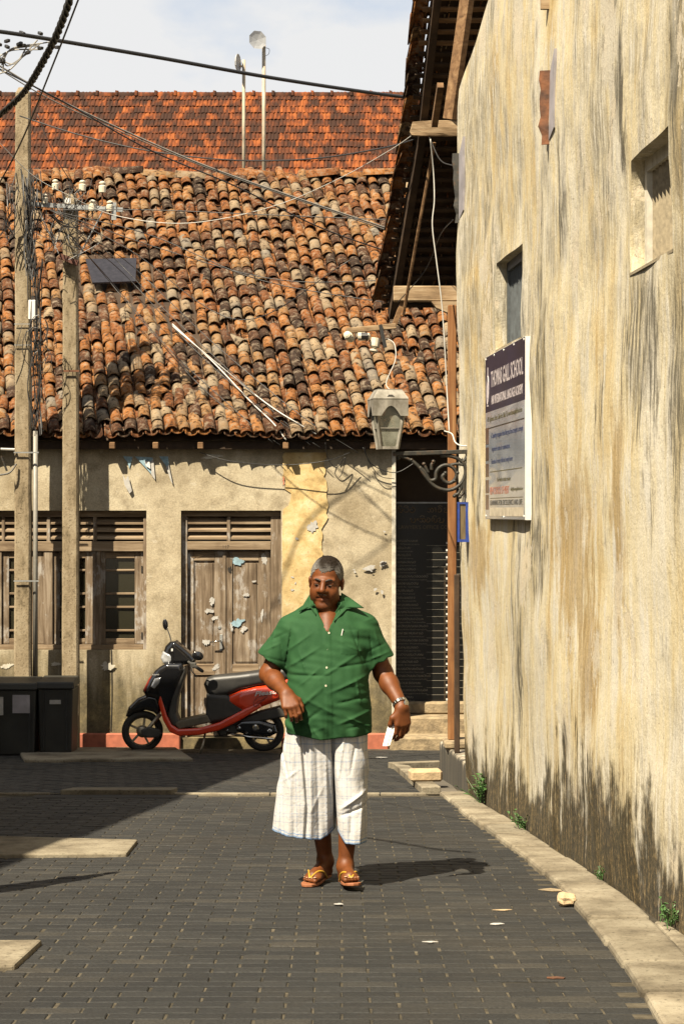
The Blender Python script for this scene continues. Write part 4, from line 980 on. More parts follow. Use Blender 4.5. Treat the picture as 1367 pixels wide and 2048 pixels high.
# poster remains and marks on the wall
def poster(poly, mat, seed, name='poster_remnant', t=.0025):
    c = C(sum(p[0] for p in poly)/len(poly), sum(p[1] for p in poly)/len(poly), YF - .014 - .0035*seed)
    b = MB(); b.prism([(FX(x) - c.x, FZ(y) - c.z) for x, y in poly][::-1], frame(c, (1, 0, 0), (0, 0, 1)), t); return b.build(name, mat, lh2)
poster([(247, 912), (266, 914), (259, 938), (256, 925), (250, 918)], MAT['paper_blue'], 1); poster([(270, 913), (306, 915), (311, 958), (296, 940), (283, 926)], MAT['paper_blue'], 2)
poster([(307, 917), (311, 960), (303, 949), (301, 925)], MAT['paper'], 3); poster([(319, 913), (337, 913), (338, 930), (334, 934)], MAT['paper_blue'], 4); poster([(333, 934), (338, 930), (346, 968), (342, 962)], MAT['paper'], 5)
poster([(246, 948), (252, 960), (257, 951), (265, 982), (260, 987), (250, 970)], MAT['paper'], 6)
poster([(290, 922), (300, 924), (302, 938), (293, 932)], MAT['white_print'], 7)
torn(625, 1053, 24, 22, -.017, MAT['paper'], 41, lh2); torn(738, 1136, 40, 12, -.013, MAT['paper'], 42, lh2); torn(765, 1127, 20, 13, -.013, MAT['paper'], 43, lh2); torn(767, 1127, 12, 9, -.0155, MAT['void'], 44, lh2)
for i in range(16):
    q = random.Random(100 + i); torn(q.choice([q.uniform(575, 640), q.uniform(690, 780)]), q.uniform(1060, 1230), q.uniform(4, 9), q.uniform(4, 9), -.0165, MAT['paper'], 60 + i, lh2, 'paint_fleck', 12)
torn(425, 913, 44, 10, -.013, MAT['white_edge'], 80, lh2, 'plaster_scar'); torn(215, 1333, 24, 26, -.013, MAT['white_edge'], 81, lh2, 'plaster_scar'); torn(14, 1332, 36, 12, -.013, MAT['white_edge'], 82, lh2, 'plaster_scar'); torn(112, 1328, 30, 9, -.013, MAT['white_edge'], 83, lh2, 'plaster_scar')
b = MB(); b.tube(spline([front(FX(223), FZ(1300), -.002), front(FX(224), FZ(1390), -.002), front(FX(222), FZ(1462), -.002)], 5), .007, 4); b.build('wall_crack', MAT['void'], lh2)
torn(567, 962, 5, 24, -.016, MAT['plinth_red'], 84, lh2, 'bare_brick')

# ------------------------------------------------------------------ its roof of half round tiles
YE, ZE, TH = 20.90, 2.150, math.radians(40.7)
CT, ST = math.cos(TH), math.sin(TH); RL = 5.14; SK = 0.16
NV = np.array([0, -ST, CT])
def roof_pt(a, t, up=0.0):
    sag = 0.05*math.sin(a*1.1 + .6)*math.sin(t*.7) + 0.025*math.sin(a*2.9 + t*1.7) - 0.04*math.sin(math.pi*t/RL)
    x = a - SK*t + 0.02*math.sin(t*2 + a*3); return np.array([x, YE + t*CT, ZE + t*ST]) + NV*(up + sag)
rf = empty('roof', (-1.4, YE, ZE), parent=lh2)
P, D, N, tint, pan = [], [], [], [], []
r_ = np.random.default_rng(33); pitch = .1345; a = -4.75; col = 0
rows = 25; ex = RL / rows
DV = np.array([-SK, CT, ST])
ptw, pti, psc = [], [], []
while a < 4.2:
    ca = a + r_.normal(0, .006); ctw = r_.normal(0, .015)
    cph = r_.uniform(-.04, .04)
    for i in range(rows):
        t = i*ex + (r_.normal(0, .02) + cph if i else r_.normal(0, .012))
        if t < -.02: t = -.02
        p = roof_pt(ca, t, .030 + r_.normal(0, .005))
        px = CX + F*p[0]/p[1]; py = CY - F*(p[2] - EYE)/p[1]
        p = p + np.array([r_.normal(0, .007), 0, 0]); skip = (178 < px < 272 and 528 < py < 572) or r_.random() < .006
        if not skip:
            P.append(p); D.append(DV); N.append(NV); tw = ctw + r_.normal(0, .06); ti = .075 + r_.normal(0, .022)
            if r_.random() < .035: tw += r_.normal(0, .25); ti += r_.uniform(0, .12)
            ptw.append(tw); pti.append(ti); psc.append((r_.uniform(.92, 1.08), r_.uniform(.9, 1.06), r_.uniform(.85, 1.15)))
    for i in range(rows):
        t = i*ex + r_.normal(0, .012) + (.0 if i else -.03)
        pan.append((roof_pt(ca + pitch/2, t, .052 + r_.normal(0, .003)), ))
    a += pitch; col += 1
P = np.array(P); n = len(P); A = slope_mats(P, np.array(D), np.array(N), np.array(ptw), np.array(pti), np.array(psc), False)
vx = CX + F*P[:, 0]/P[:, 1]; vis = (vx > -10) & (vx < 900)
order = np.argsort(P[:, 1] + 0*P[:, 0]); keep = [i for i in order if vis[i]][:300]
tn = np.clip(r_.random(n)*.8 + .42*np.clip((P[:, 2] - ZE)/3.2, 0, 1)*r_.random(n) + .02, 0, .999)
scatter(TB_V, TB_F, A, tn, keep, 'roof_tile', MAT['tile'], rf, 'roof_tile_field', 'upper courses of lichened half round clay tiles', True)
PP = np.array([q[0] for q in pan]); n = len(PP)
A = slope_mats(PP, np.tile(DV, (n, 1)), np.tile(NV, (n, 1)), r_.normal(0, .02, n), np.full(n, .05), np.c_[np.full(n, 1.0), np.ones(n), np.full(n, .8)], True)
scatter(TB_V, TB_F, A, r_.random(n)*.45, [], 'pan_tile', MAT['tile'], rf, 'pan_tile_field', 'channel tiles between the half round tiles', True)
b = MB(); c0 = roof_pt(-8, -.0, -.06); c1 = roof_pt(5, 0, -.06)
b.add([(-8, YE + .02, ZE - .05), (6, YE + .02, ZE - .05), (6, YE + RL*CT, ZE + RL*ST - .08), (-8, YE + RL*CT, ZE + RL*ST - .08), (6, YE + 9, ZE - .05), (-8, YE + 9, ZE - .05)], [(0, 1, 2, 3), (3, 2, 4, 5)])
b.build('roof_deck', MAT['wood_dark_shaded'], rf)
b = MB(); b.box(-8, 6, YE + .06, YE + .09, ZE - .14, ZE - .06); b.build('fascia', MAT['wood_dark_shaded'], rf)
for px in (228, 314, 403, 572, 745):
    b = MB(); b.rbox(FX(px) - .03, FX(px) + .03, YE - .02, YE + .3, ZE - .14, ZE - .07, .006); b.build('rafter_end', MAT['wood_batten'], rf)
# ridge
def half_tube(p, q, r, th, mat, parent, name, n=8):
    p, q = Vector(p), Vector(q); d = (q - p); Ln = d.length; m = frame(p, d, Vector((0, -1, 0)).cross(d))
    V, Fq = [], []
    for x_, rr in ((0, r), (Ln, r*.9)):
        for k in (rr, rr - th):
            for i in range(n):
                an = math.pi * i/(n-1); V.append(m @ Vector((x_, k*math.sin(an), k*math.cos(an))))
    for k in range(n-1): Fq += [(k, k+1, 2*n+k+1, 2*n+k), (n+k+1, n+k, 3*n+k, 3*n+k+1), (k+1, k, n+k, n+k+1), (2*n+k, 2*n+k+1, 3*n+k+1, 3*n+k)]
    return np_obj(name, np.array(V), [tuple(f) for f in Fq], mat, parent, True)
xr = -5.0; r2 = random.Random(3)
while xr < 2.6:
    ln = r2.uniform(.34, .46); px_ = CX + F*xr/24.8
    dz = -.01 + r2.uniform(-.03, .03) - (.09 if -1.7 < xr < -.55 and r2.random() < .6 else 0)
    a_ = Vector((xr, YE + RL*CT, ZE + RL*ST + dz)); b_ = a_ + Vector((ln, r2.uniform(-.03, .03), r2.uniform(-.06, .06)))
    half_tube(a_, b_, r2.uniform(.09, .11), .016, MAT['tile'], rf, 'ridge_tile'); xr += ln - .03
# dark sheet let into the roof
sm = [roof_pt(*q) for q in ()]
def on_roof(px, py, up):
    lo, hi = 0.0, RL
    for _ in range(40):
        t = (lo + hi)/2; y = YE + t*CT - NV[1]*0; z = ZE + t*ST; pyy = CY - F*(z - EYE)/y
        if pyy > py: lo = t
        else: hi = t
    y = YE + t*CT; return Vector(((px - CX)*y/F, y + NV[1]*up, ZE + t*ST + NV[2]*up))
b = MB(); q = [on_roof(*p) for p in ((172, 528, .07), (274, 526, .07), (272, 573, .075), (186, 576, .075))]
b.add(q + [p + Vector((0, .01, -.02)) for p in q], [(0, 1, 2, 3), (0, 4, 5, 1), (1, 5, 6, 2), (2, 6, 7, 3), (3, 7, 4, 0)]); b.build('skylight_sheet', simple('smoky_sheet', (0.022, 0.02, 0.024), 0.14, var=0.3), rf)

# ------------------------------------------------------------------ big machine-tiled roof behind
fr = empty('hall', (-1, 44, -2), 'long hall behind with a streaked orange tiled roof', 'house')
YR, ZR, T2 = 40.0, 1.35 + 836*40/4000, math.radians(40); C2, S2 = math.cos(T2), math.sin(T2)
b = MB(); b.add([(-16, YR - 5*C2, ZR - 5*S2 - .04), (16, YR - 5*C2, ZR - 5*S2 - .04), (16, YR, ZR - .05), (-16, YR, ZR - .05), (16, YR + 6, ZR - 5), (-16, YR + 6, ZR - 5)], [(0, 1, 2, 3), (3, 2, 4, 5)])
b.add([(-16, YR - 4.6*C2, -3), (16, YR - 4.6*C2, -3), (16, YR - 4.6*C2, ZR - 4.6*S2 - .1), (-16, YR - 4.6*C2, ZR - 4.6*S2 - .1)], [(0, 1, 2, 3)])
b.add([(16, YR - 4, -3), (16, YR + 5, -3), (16, YR + 5, ZR - 4), (16, YR, ZR - .06), (16, YR - 4, ZR - 4)], [(0, 1, 2, 3, 4)])
b.build('wall', MAT['cream'], fr)
rp2 = empty('roof', (-1, YR, ZR - 3), parent=fr)
prof = [(-.115, .0), (-.095, .022), (-.06, .028), (-.03, .012), (0, .026), (.03, .012), (.06, .028), (.095, .022), (.112, .004)]
V, Fq = [], []
for y, zz in ((0, 0), (.34, 0)):
    for s in (0, -.016):
        for x, h in prof: V.append((x, y, h + s))
m_ = len(prof)
for k in range(m_ - 1): Fq += [(k, k+1, 2*m_+k+1, 2*m_+k), (k+1, k, m_+k, m_+k+1)]
V = np.array(V); Fq = np.array(Fq)
P = []; rows2 = 15
for i in range(rows2):
    for c in range(-36, 26): P.append((c*.222 + (.111 if i % 2 else 0), YR - (rows2 - i)*.265*C2, ZR - (rows2 - i)*.265*S2))
P = np.array(P); r_ = np.random.default_rng(8); n = len(P); P = P + np.c_[r_.normal(0, .004, n), np.zeros(n), r_.normal(0, .004, n)]
Dv = np.tile([0, C2, S2], (n, 1)); Nv = np.tile([0, -S2, C2], (n, 1))
A = slope_mats(P, Dv, Nv, r_.normal(0, .012, n), np.full(n, .055) + r_.normal(0, .006, n), np.ones((n, 3)), False)
vx = CX + F*P[:, 0]/P[:, 1]; vy = CY - F*(P[:, 2] - EYE)/P[:, 1]; vis = np.where((vx > 0) & (vx < 815) & (vy < 345))[0]
keep = vis[np.argsort(P[vis, 1])][:300]
scatter(V, Fq, A, r_.random(n), keep, 'roof_tile', MAT['mtile'], rp2, 'roof_tile_field', 'upper courses of streaked orange machine tiles', False)
x_ = -8.0
while x_ < 5.6:
    half_tube((x_, YR, ZR - .06), (x_ + .40, YR, ZR - .055), .10, .02, MAT['mtile'], rp2, 'ridge_tile')
    half_tube((x_ + .36, YR, ZR - .05), (x_ + .42, YR, ZR - .05), .125, .03, MAT['mtile'], rp2, 'ridge_collar'); x_ += .39

# two masts with dish aerials between the roofs
def mast(px, pyt, y, r, lb):
    rt = empty('aerial_mast', C(px, 380, y), lb, 'aerial', 'dish aerials above the roof'); b = MB(); b.tube([C(px, 400, y), C(px, 250, y), C(px, pyt, y)], r, 8); b.build('mast', MAT['galv_pole'], rt, smooth=True); return rt
m1 = mast(527.5, 90, 25.6, .024, 'taller mast with an octagonal grey dish facing left'); m2 = mast(487.5, 120, 25.6, .022, 'shorter mast with a small dish turned edge-on')
b = MB(); m = frame(C(513, 81, 25.5), (.92, .38, 0), (0, 0, 1)); b.lathe([(.0, .0), (.085, .012), (.118, .03), (.122, .04), (.08, .03), (0, .02)], 8, m @ Matrix.Rotation(math.radians(22.5), 4, 'Z')); b.build('dish', MAT['dish'], m1)
b = MB(); b.bar(C(516, 82, 25.55), C(528, 92, 25.6), .02, .02); b.build('dish_arm', MAT['galv_pole'], m1)
b = MB(); b.tube(spline([C(528, 95, 25.57), C(538, 98, 25.57), C(537, 108, 25.57), C(530, 112, 25.57)], 4), .004, 4); b.build('lead', MAT['cable'], m1)
b = MB(); m = frame(C(471, 126, 25.5), (.25, .97, 0), (0, 0, 1)); b.lathe([(.0, .0), (.085, .012), (.112, .03), (.115, .04), (.08, .03), (0, .02)], 14, m); b.build('dish', MAT['dish'], m2)
b = MB(); b.bar(C(474, 130, 25.55), C(488, 134, 25.6), .025, .02); b.build('dish_arm', MAT['galv_pole'], m2)

# ------------------------------------------------------------------ poles
def pole(px0, px1, pyt, y, lb):
    c = C((px0 + px1)/2, 1024, y); hw = (px1 - px0)/2*y/F; zt = EYE + (CY - pyt)*y/F; zb = gz(y) - .1
    rt = empty('utility_pole', (c.x, y, gz(y)), lb, 'pole', 'concrete utility poles before the house'); b = MB(); vs, fs = [], []
    ch = hw*.22; ring = [(-hw, -hw*.8 + ch), (-hw + ch, -hw*.8), (hw - ch, -hw*.8), (hw, -hw*.8 + ch), (hw, hw*.8 - ch), (hw - ch, hw*.8), (-hw + ch, hw*.8), (-hw, hw*.8 - ch)]
    zs = np.linspace(zb, zt - .06, 28); r = random.Random(int(px0))
    for i, z in enumerate(zs):
        k = 1.06 - .16*i/27; w_ = r.uniform(-.003, .003)
        for x_, y_ in ring: vs.append((c.x + x_*k + w_, y + y_*k, z))
    for x_, y_ in ring: vs.append((c.x + x_*.55, y + y_*.55, zt))
    n = 8; m_ = len(zs) + 1
    for i in range(m_ - 1):
        for k in range(n): fs.append((i*n + k, i*n + (k+1) % n, (i+1)*n + (k+1) % n, (i+1)*n + k))
    fs.append(tuple((m_-1)*n + k for k in range(n))); b.add(vs, fs); b.build('shaft', MAT['pole'], rt); return rt
Y1, Y2 = 20.62, 20.72
p1 = pole(31, 63, 176, Y1, 'taller concrete pole behind the bins carrying a tangle of cables')
p2 = pole(126, 158, 388, Y2, 'shorter mottled concrete pole with V braces and insulators')
b = MB(); b.tube([C(71, 1362, Y1), C(71, 1100, Y1), C(71, 862, Y1)], .026, 10); b.build('conduit', MAT['pvc'], p1, smooth=True)
for py in (905, 1162): 
    b = MB(); b.bar(C(28, py, Y1 - .1), C(78, py, Y1 - .1), .008, .014); b.build('strap', MAT['steel'], p1)
b = MB()
for py in (648, 690): b.bar(C(29, py, Y1 - .088), C(64, py, Y1 - .088), .005, .008)
b.build('wire_tie', MAT['steel'], p1)
b = MB(); b.rbox(*(lambda q, p: (q.x, p.x, Y1 - .16, Y1 - .085, p.z, q.z))(C(62, 603, Y1), C(76, 642, Y1)), .006); b.build('meter_box', MAT['white_print'], p1)
b = MB(); b.bar(C(127, 742, Y2 - .1), C(159, 742, Y2 - .1), .006, .02); b.build('strap', MAT['rust'], p2)
b = MB(); b.bar(C(120, 512, Y2 - .13), C(156, 527, Y2 - .13), .06, .055); b.build('brace_collar', MAT['rust_red'], p2)
for a, c in (((118, 508), (80, 425)), ((155, 518), (205, 425))):
    b = MB(); b.bar(C(*a, Y2 - .13), C(*c, Y2 - .11), .01, .034, up=(0, -1, 0)); b.build('brace', MAT['steel'], p2)
b = MB(); b.bar(C(56, 408, Y2 - .1), C(246, 420, Y2 - .1), .05, .045); b.build('crossarm', MAT['steel'], p2)
b = MB(); b.bar(C(130, 401, Y2 - .13), C(142, 402, Y2 - .13), .012, .055); b.build('arm_plate', MAT['white_print'], p2)
def insulator(p, s, parent, tilt=None, name='insulator'):
    m = Matrix.Translation(p) @ (tilt if tilt is not None else Matrix.Identity(4)) @ Matrix.Scale(s, 4)
    b = MB(); b.lathe([(.018, -.03), (.034, -.028), (.036, .03), (.03, .036), (.018, .042), (.018, .05), (.03, .053), (.031, .064), (.018, .074), (.006, .078)], 12, m); o = b.build(name, MAT['porcelain'], parent, smooth=False)
    return o
for px, py, s in ((111, 374, 1.0), (90, 402, .95), (165, 376, 1.05), (205, 379, 1.1), (185, 416, 1.1), (220, 417, 1.05)):
    insulator(C(px, py, Y2 - .13), s, p2)
b = MB()
for px, py in ((111, 374), (165, 376), (205, 379)): b.tube([C(px, py + 6, Y2 - .13), C(px, 410, Y2 - .13)], .008, 6)
for px in (90, 185, 220): b.tube([C(px, 420, Y2 - .13), C(px, 440, Y2 - .13)], .010, 6)
b.build('insulator_pin', MAT['rust'], p2)
b = MB(); b.bar(C(228, 405, Y2 - .13), C(228, 440, Y2 - .13), .012, .05, up=(1, 0, 0)); b.build('end_bracket', MAT['steel'], p2)
# the tangle at the first pole
def tangle(seed, n, ctr, sx, sz, y, w_, parent, name, mat):
    r = random.Random(seed); b = MB()
    for i in range(n):
        pts = []; k = r.randint(4, 6); x0 = r.uniform(-sx, sx)
        for j in range(k):
            t = j/(k - 1); pts.append(C(ctr[0] + x0*(1 - t) + r.uniform(-sx, sx)*.75*t + r.uniform(-8, 8), ctr[1] - sz + 2*sz*t + r.uniform(-14, 14), y + r.uniform(-.06, .03)))
        b.tube(spline(pts, 5), r.uniform(.6, 1.2)*w_, 4)
    b.build(name, mat, parent)
tangle(1, 20, (64, 450), 18, 100, Y1 - .14, .006, p1, 'cable_bundle', MAT['cable'])
tangle(5, 9, (150, 455), 85, 55, Y1 - .25, .004, p1, 'cable_bundle', MAT['cable'])
tangle(6, 10, (20, 420), 26, 60, Y1 - .2, .005, p1, 'cable_bundle', MAT['cable'])
tangle(2, 15, (72, 690), 14, 170, Y1 - .12, .005, p1, 'cable_bundle', MAT['cable'])
tangle(3, 18, (118, 430), 75, 60, Y1 - .2, .0046, p1, 'cable_bundle', MAT['cable'])
r = random.Random(9); b = MB()
for i in range(9):
    cx_, cy_, rr = r.uniform(70, 100), r.uniform(650, 740), r.uniform(12, 34); ph = r.uniform(0, 6)
    b.tube([C(cx_ + rr*.8*math.cos(ph + t*.5), cy_ + rr*1.3*math.sin(ph + t*.5), Y1 - .13 - .01*i) for t in range(12)], .0042, 4)
b.build('cable_loop', MAT['cable'], p1)
b = MB(); b.tube(spline([C(22, 750, Y1 - .12), C(30, 705, Y1 - .15), C(45, 650, Y1 - .13)], 5), .004, 4); b.build('cable_loop', MAT['cable'], p1)
b = MB(); b.tube([C(2, 898, Y1 - .1), C(30, 899, Y1 - .1)], .012, 6); b.build('stay_bar', MAT['cable_white'], p1)
b = MB(); b.tube(spline([C(0, 950, Y1 - .15), C(20, 945, Y1 - .15), C(33, 928, Y1 - .1)], 4), .01, 5); b.tube([C(3, 912, Y1 - .15), C(14, 942, Y1 - .15)], .012, 5); b.build('stay_hook', MAT['iron'], p1)

# ------------------------------------------------------------------ overhead cables, each a thing
def RY(px, py, up=.12): return 20.87 if py > 862 else on_roof(px, py, 0).y - up
def cable(pts, rad, mat, lb, n=8, sides=6, name='overhead_cable'):
    b = MB(); b.tube(spline([C(*p) for p in pts], n), rad, sides); return b.build(name, MAT[mat], smooth=True, label=lb, cat='cable', group='cables strung over the street')
cable([(-40, 58, 15.5), (60, 72, 15.8), (300, 112, 16.6), (540, 155, 17.5), (760, 188, 18.4), (915, 206, 19.0)], .0165, 'cable', 'thick black cable running across the sky to the right roof')
# twisted bundle
ax = spline([C(150, -30, 9.0), C(118, 60, 9.2), C(80, 135, 9.5), (C(42, 192, 9.8)), C(-30, 255, 10.2)], 26); b = MB()
for k in range(3):
    pts = []
    for i, p in enumerate(ax):
        a_ = i*.62 + 2.094*k; pts.append(p + Vector((math.cos(a_)*.011, math.sin(a_)*.011, math.sin(a_)*.006)))
    b.tube(pts, .0095, 5)
b.build('overhead_cable', MAT['cable'], smooth=True, label='twisted bundle of thick cables at the upper left corner', cat='cable', group='cables strung over the street')
cable([(172, -40, 10.5), (110, 120, 11.5), (40, 290, 13), (-20, 400, 14)], .0052, 'cable', 'straight black wire slanting down past the taller pole top')
cable([(-20, 120, 18), (100, 190, 18.3), (250, 262, 18.8), (420, 335, 19.2), (620, 405, 19.6), (790, 462, 20)], .0085, 'cable_grey', 'pale grey twin wire slanting from upper left to the right roof')
cable([(-20, 127, 18), (100, 198, 18.3), (250, 267, 18.8), (420, 338, 19.2), (620, 408, 19.6), (790, 466, 20)], .0055, 'cable_grey', 'thinner grey wire close under the pale twin wire')
cable([(-20, 128, 17.6), (130, 205, 18), (300, 300, 18.6), (470, 372, 19), (640, 455, 19.5), (800, 512, 20)], .0065, 'cable', 'black wire below the pale twin wire crossing the tiles')
cable([(40, 232, 20.4), (160, 270, 20), (300, 302, 19.6), (460, 320, 19), (620, 318, 18), (760, 297, 17.2), (828, 279, 16.6)], .0065, 'cable', 'sagging black wire from the taller pole to the projecting purlin')
cable([(-10, 276, 19.5), (65, 350, 19.8), (140, 392, 20), (220, 428, 20.2), (330, 446, 20), (430, 440, 19.6), (560, 408, 19), (680, 356, 18), (780, 300, 17), (835, 262, 16.6)], .0036, 'cable_white', 'thin white wire sagging from the left edge to the purlin')
cable([(75, 228, 20.4), (100, 290, 20.4), (130, 345, 20.4), (165, 395, 20.5)], .0045, 'cable', 'short black wire dropping from the taller pole to the insulators')
hub = (100, 420, 20.3); r = random.Random(4)
spec = [((330, 500), (560, 560), (805, 560, 19.4), 'black wire from the pole tangle sagging over mid roof to the veranda'), ((300, 470), (520, 560), (800, 610, 19.6), 'black wire crossing mid roof just under another to the veranda'),
        ((260, 500), (480, 640), (700, 520, 19.2), 'black wire dipping over the tile roof towards the dark verge'), ((300, 420), (540, 430), (790, 440, 19.4), 'thin black wire lying almost level below the ridge')]
for (a, c, d, lb) in spec: cable([hub, (*a, 20.2), (*c, 19.9), d], .0046, 'cable', lb)
drops = [((220, 560), (340, 700), (470, 820), (545, 885)), ((240, 540), (380, 690), (520, 815), (640, 895)), ((200, 540), (300, 660), (420, 790), (560, 890)), ((250, 520), (420, 680), (600, 830), (715, 905)), ((210, 500), (330, 620), (500, 780), (620, 890))]
dl = ['lowest black wire from the pole tangle down to the eave', 'second black drop wire reaching the eave above the yellow plaster', 'black drop wire ending at the eave left of the yellow plaster', 'long black drop wire reaching the eave by the lantern', 'black drop wire running between the white conduits']
for q, lb in zip(drops, dl): cable([(110 + r.uniform(-15, 15), 430, 20.25)] + [(x, y, RY(x, y, (.9, .5, .15, 0)[i])) for i, (x, y) in enumerate(q)], .0042, 'cable', lb)
cable([(x, y, RY(x, y)) for x, y in ((345, 648), (430, 728), (500, 802), (545, 845), (572, 880))], .0075, 'cable_white', 'lower white conduit lying across the tiles to the eave')
cable([(x, y, RY(x, y)) for x, y in ((345, 652), (440, 732), (540, 812), (632, 868))], .0075, 'cable_white', 'upper white conduit ending right of the yellow plaster')
cable([(860, 278, 16.4), (866, 340, 16.5), (868, 400, 16.5), (864, 450, 16.5), (872, 520, 16.5), (882, 600, 16.5), (888, 680, 16.5), (893, 780, 16.5), (898, 868, 16.4)], .0055, 'cable_white', 'white wire hanging loose beside the veranda post')
cable([(795, 905 - 300, 17.4), (850, 540, 17.2), (880, 470, 16.6), (905, 440, 15.7)], .004, 'cable', 'thin dark wire across the shaded underside of the right roof')
cable([(772, 676, 17.6), (788, 688, 17.4), (790, 720, 17), (772, 765, 16), (783, 784, 15.15)], .0042, 'cable_white', 'short white lead curling down to the lantern top')
cable([(888, 862, 15.3), (903, 868, 15.2), (910, 885, 15.15), (925, 892, 15.12), (948, 889, 15.1)], .0055, 'cable_white', 'white lead from the lantern bracket into the wall')
cable([(858, 275, 16.5), (880, 320, 16.2), (908, 332, 15.6)], .005, 'cable', 'short brown wire from the purlin to the gable corner')
lb3 = ['long thin wire drooping under the eave beside the yellow plaster', 'loop of thin wire under the eave by the lantern', 'second thin loop hanging under the eave by the lantern', 'small hooked wire end below the eave']
cable([(400, 905, 20.95), (460, 922, 20.9), (560, 930, 20.9), (650, 922, 20.85), (700, 905, 20.9)], .0045, 'cable', lb3[0])
cable([(725, 895, 20.9), (745, 930, 20.95), (790, 945, 20.97), (830, 925, 20.97)], .005, 'cable', lb3[1]); cable([(728, 895, 20.9), (738, 925, 20.95), (760, 952, 20.97), (788, 958, 20.99)], .004, 'cable', lb3[2])
cable([(650, 885, 20.9), (655, 915, 20.95), (672, 935, 20.97), (690, 915, 20.95), (684, 945, 20.97), (678, 955, 20.97)], .0045, 'cable', lb3[3])
# cluster of clamps on the thick cable at the left edge
cl = empty('cable_clamps', C(40, 110, 15.8), 'cluster of grey cable clamps and leads hanging at the upper left edge', 'clamps'); r = random.Random(12)
for i in range(13):
    px, py = r.uniform(-5, 115), r.uniform(62, 130); py = py if px < 60 else min(py, 95)
    b = MB(); b.bar(C(px, py, 15.8), C(px + r.uniform(4, 9), py + r.uniform(-4, 4), 15.75), .028, .024, r=.004); b.build('clamp', MAT['cable'], cl)
b = MB()
for i in range(7): b.tube(spline([C(r.uniform(-10, 10), r.uniform(90, 150), 15.8), C(r.uniform(20, 45), r.uniform(85, 140), 15.8), C(r.uniform(50, 120), r.uniform(75, 100), 15.8)], 5), .006, 5)
b.build('lead', MAT['cable_grey'], cl)
# insulator bar hung from the veranda beam
ib = empty('insulator_bar', C(740, 660, 17.55), 'weathered wooden bar with three white insulators before the tiles', 'insulators')
b = MB(); b.bar(C(692, 662, 17.55), C(792, 652, 17.55), .04, .05, r=.005); b.build('bar', MAT['wood_beam'], ib)
b = MB(); b.bar(C(806, 600, 17.6), C(786, 655, 17.58), .03, .04); b.build('hanger', MAT['wood_batten'], ib)
insulator(C(699, 675, 17.4), 1.05, ib, Matrix.Rotation(math.radians(70), 4, 'X') @ Matrix.Rotation(math.radians(-20), 4, 'Y')); insulator(C(722, 673, 17.5), 1.05, ib, Matrix.Rotation(math.radians(90), 4, 'Y')); insulator(C(750, 684, 17.5), 1.25, ib, Matrix.Rotation(math.radians(190), 4, 'Y'))
b = MB(); b.tube([C(722, 672, 17.45), C(735, 672, 17.45)], .03, 8); b.bar(C(760, 650, 17.5), C(770, 695, 17.5), .05, .03); b.build('fitting', MAT['cable'], ib)

# ------------------------------------------------------------------ lantern on its scrolled bracket
YL = 15.08; kl = F/YL
def LP(px, py, dy=0.0): return C(px, py, YL + dy)
ln = empty('wall_lantern', LP(945, 890), 'grey four-sided street lantern on a scrolled iron wall bracket', 'lantern')
br = empty('bracket', LP(870, 940), parent=ln)
b = MB(); b.bar(LP(785, 908), LP(942, 903), .045, .032, r=.004); b.build('top_bar', MAT['iron'], br)
b = MB(); b.bar(LP(938, 884), LP(941, 1012), .03, .05, up=(0, 1, 0), r=.004); b.build('wall_bar', MAT['iron'], br)
b = MB(); b.bar(LP(946, 884), LP(948, 1016), .05, .012, up=(0, 1, 0)); b.build('wall_plate', MAT['rust'], br)
scr = [[(792, 912), (806, 914), (822, 921), (838, 935), (852, 955), (868, 972), (888, 980), (906, 978), (922, 966), (930, 948), (928, 930), (916, 918), (900, 912), (880, 911)],
       [(838, 934), (850, 945), (858, 960), (870, 958), (872, 944), (880, 934), (893, 930), (906, 936), (912, 948), (908, 960), (898, 966), (888, 962), (884, 953), (890, 947)],
       [(930, 950), (928, 972), (932, 990), (940, 1004)], [(930, 948), (918, 984), (908, 990)], [(926, 962), (926, 984), (920, 992)], [(862, 940), (862, 930), (866, 925)], [(856, 946), (850, 934), (848, 930)],
       [(916, 918), (926, 922), (934, 912)], [(900, 930), (912, 928), (926, 930), (934, 936)]]
for q in scr:
    b = MB(); b.tube(spline([LP(*p) for p in q], 6), .0145 if len(q) > 6 else .012, 7); b.build('scroll', MAT['iron'], br, smooth=True)
for px, py in ((866, 923), (847, 928), (890, 946), (908, 992), (919, 994), (914, 946), (908, 962), (822, 920), (796, 916), (934, 910)):
    b = MB(); b.lathe([(.002, -.014), (.012, -.008), (.015, 0), (.012, .008), (.002, .014)], 9, frame(LP(px, py, -.004), (1, 0, 0), (0, 0, 1))); b.build('leaf_knob', MAT['iron'], br, smooth=True)
# lantern body: four tapering sides
lm = Matrix.Translation(LP(775, 898)) @ Matrix.Rotation(math.radians(9), 4, 'Z')
def quadring(prof):                                                     # (half width, z) rings
    return [[lm @ Vector((sx*h, sy*h, z)) for sx, sy in ((-1, -1), (1, -1), (1, 1), (-1, 1))] for h, z in prof]
zb, zt_, hb, ht = .0, .33, .062, .112
for k in range(4):
    sx, sy = ((-1, -1), (1, -1), (1, 1), (-1, 1))[k]
    b = MB(); b.bar(lm @ Vector((sx*hb, sy*hb, zb)), lm @ Vector((sx*ht, sy*ht, zt_)), .022, .022); b.build('corner_bar', MAT['lantern'], ln)
for h, z, t_ in ((hb, .008, .02), (.0855, .155, .008)):
    b = MB(); q = [lm @ Vector((sx*h, sy*h, z)) for sx, sy in ((-1, -1), (1, -1), (1, 1), (-1, 1))]
    for i in range(4): b.bar(q[i], q[(i+1) % 4], t_, t_)
    b.build('glazing_frame', MAT['lantern'], ln)
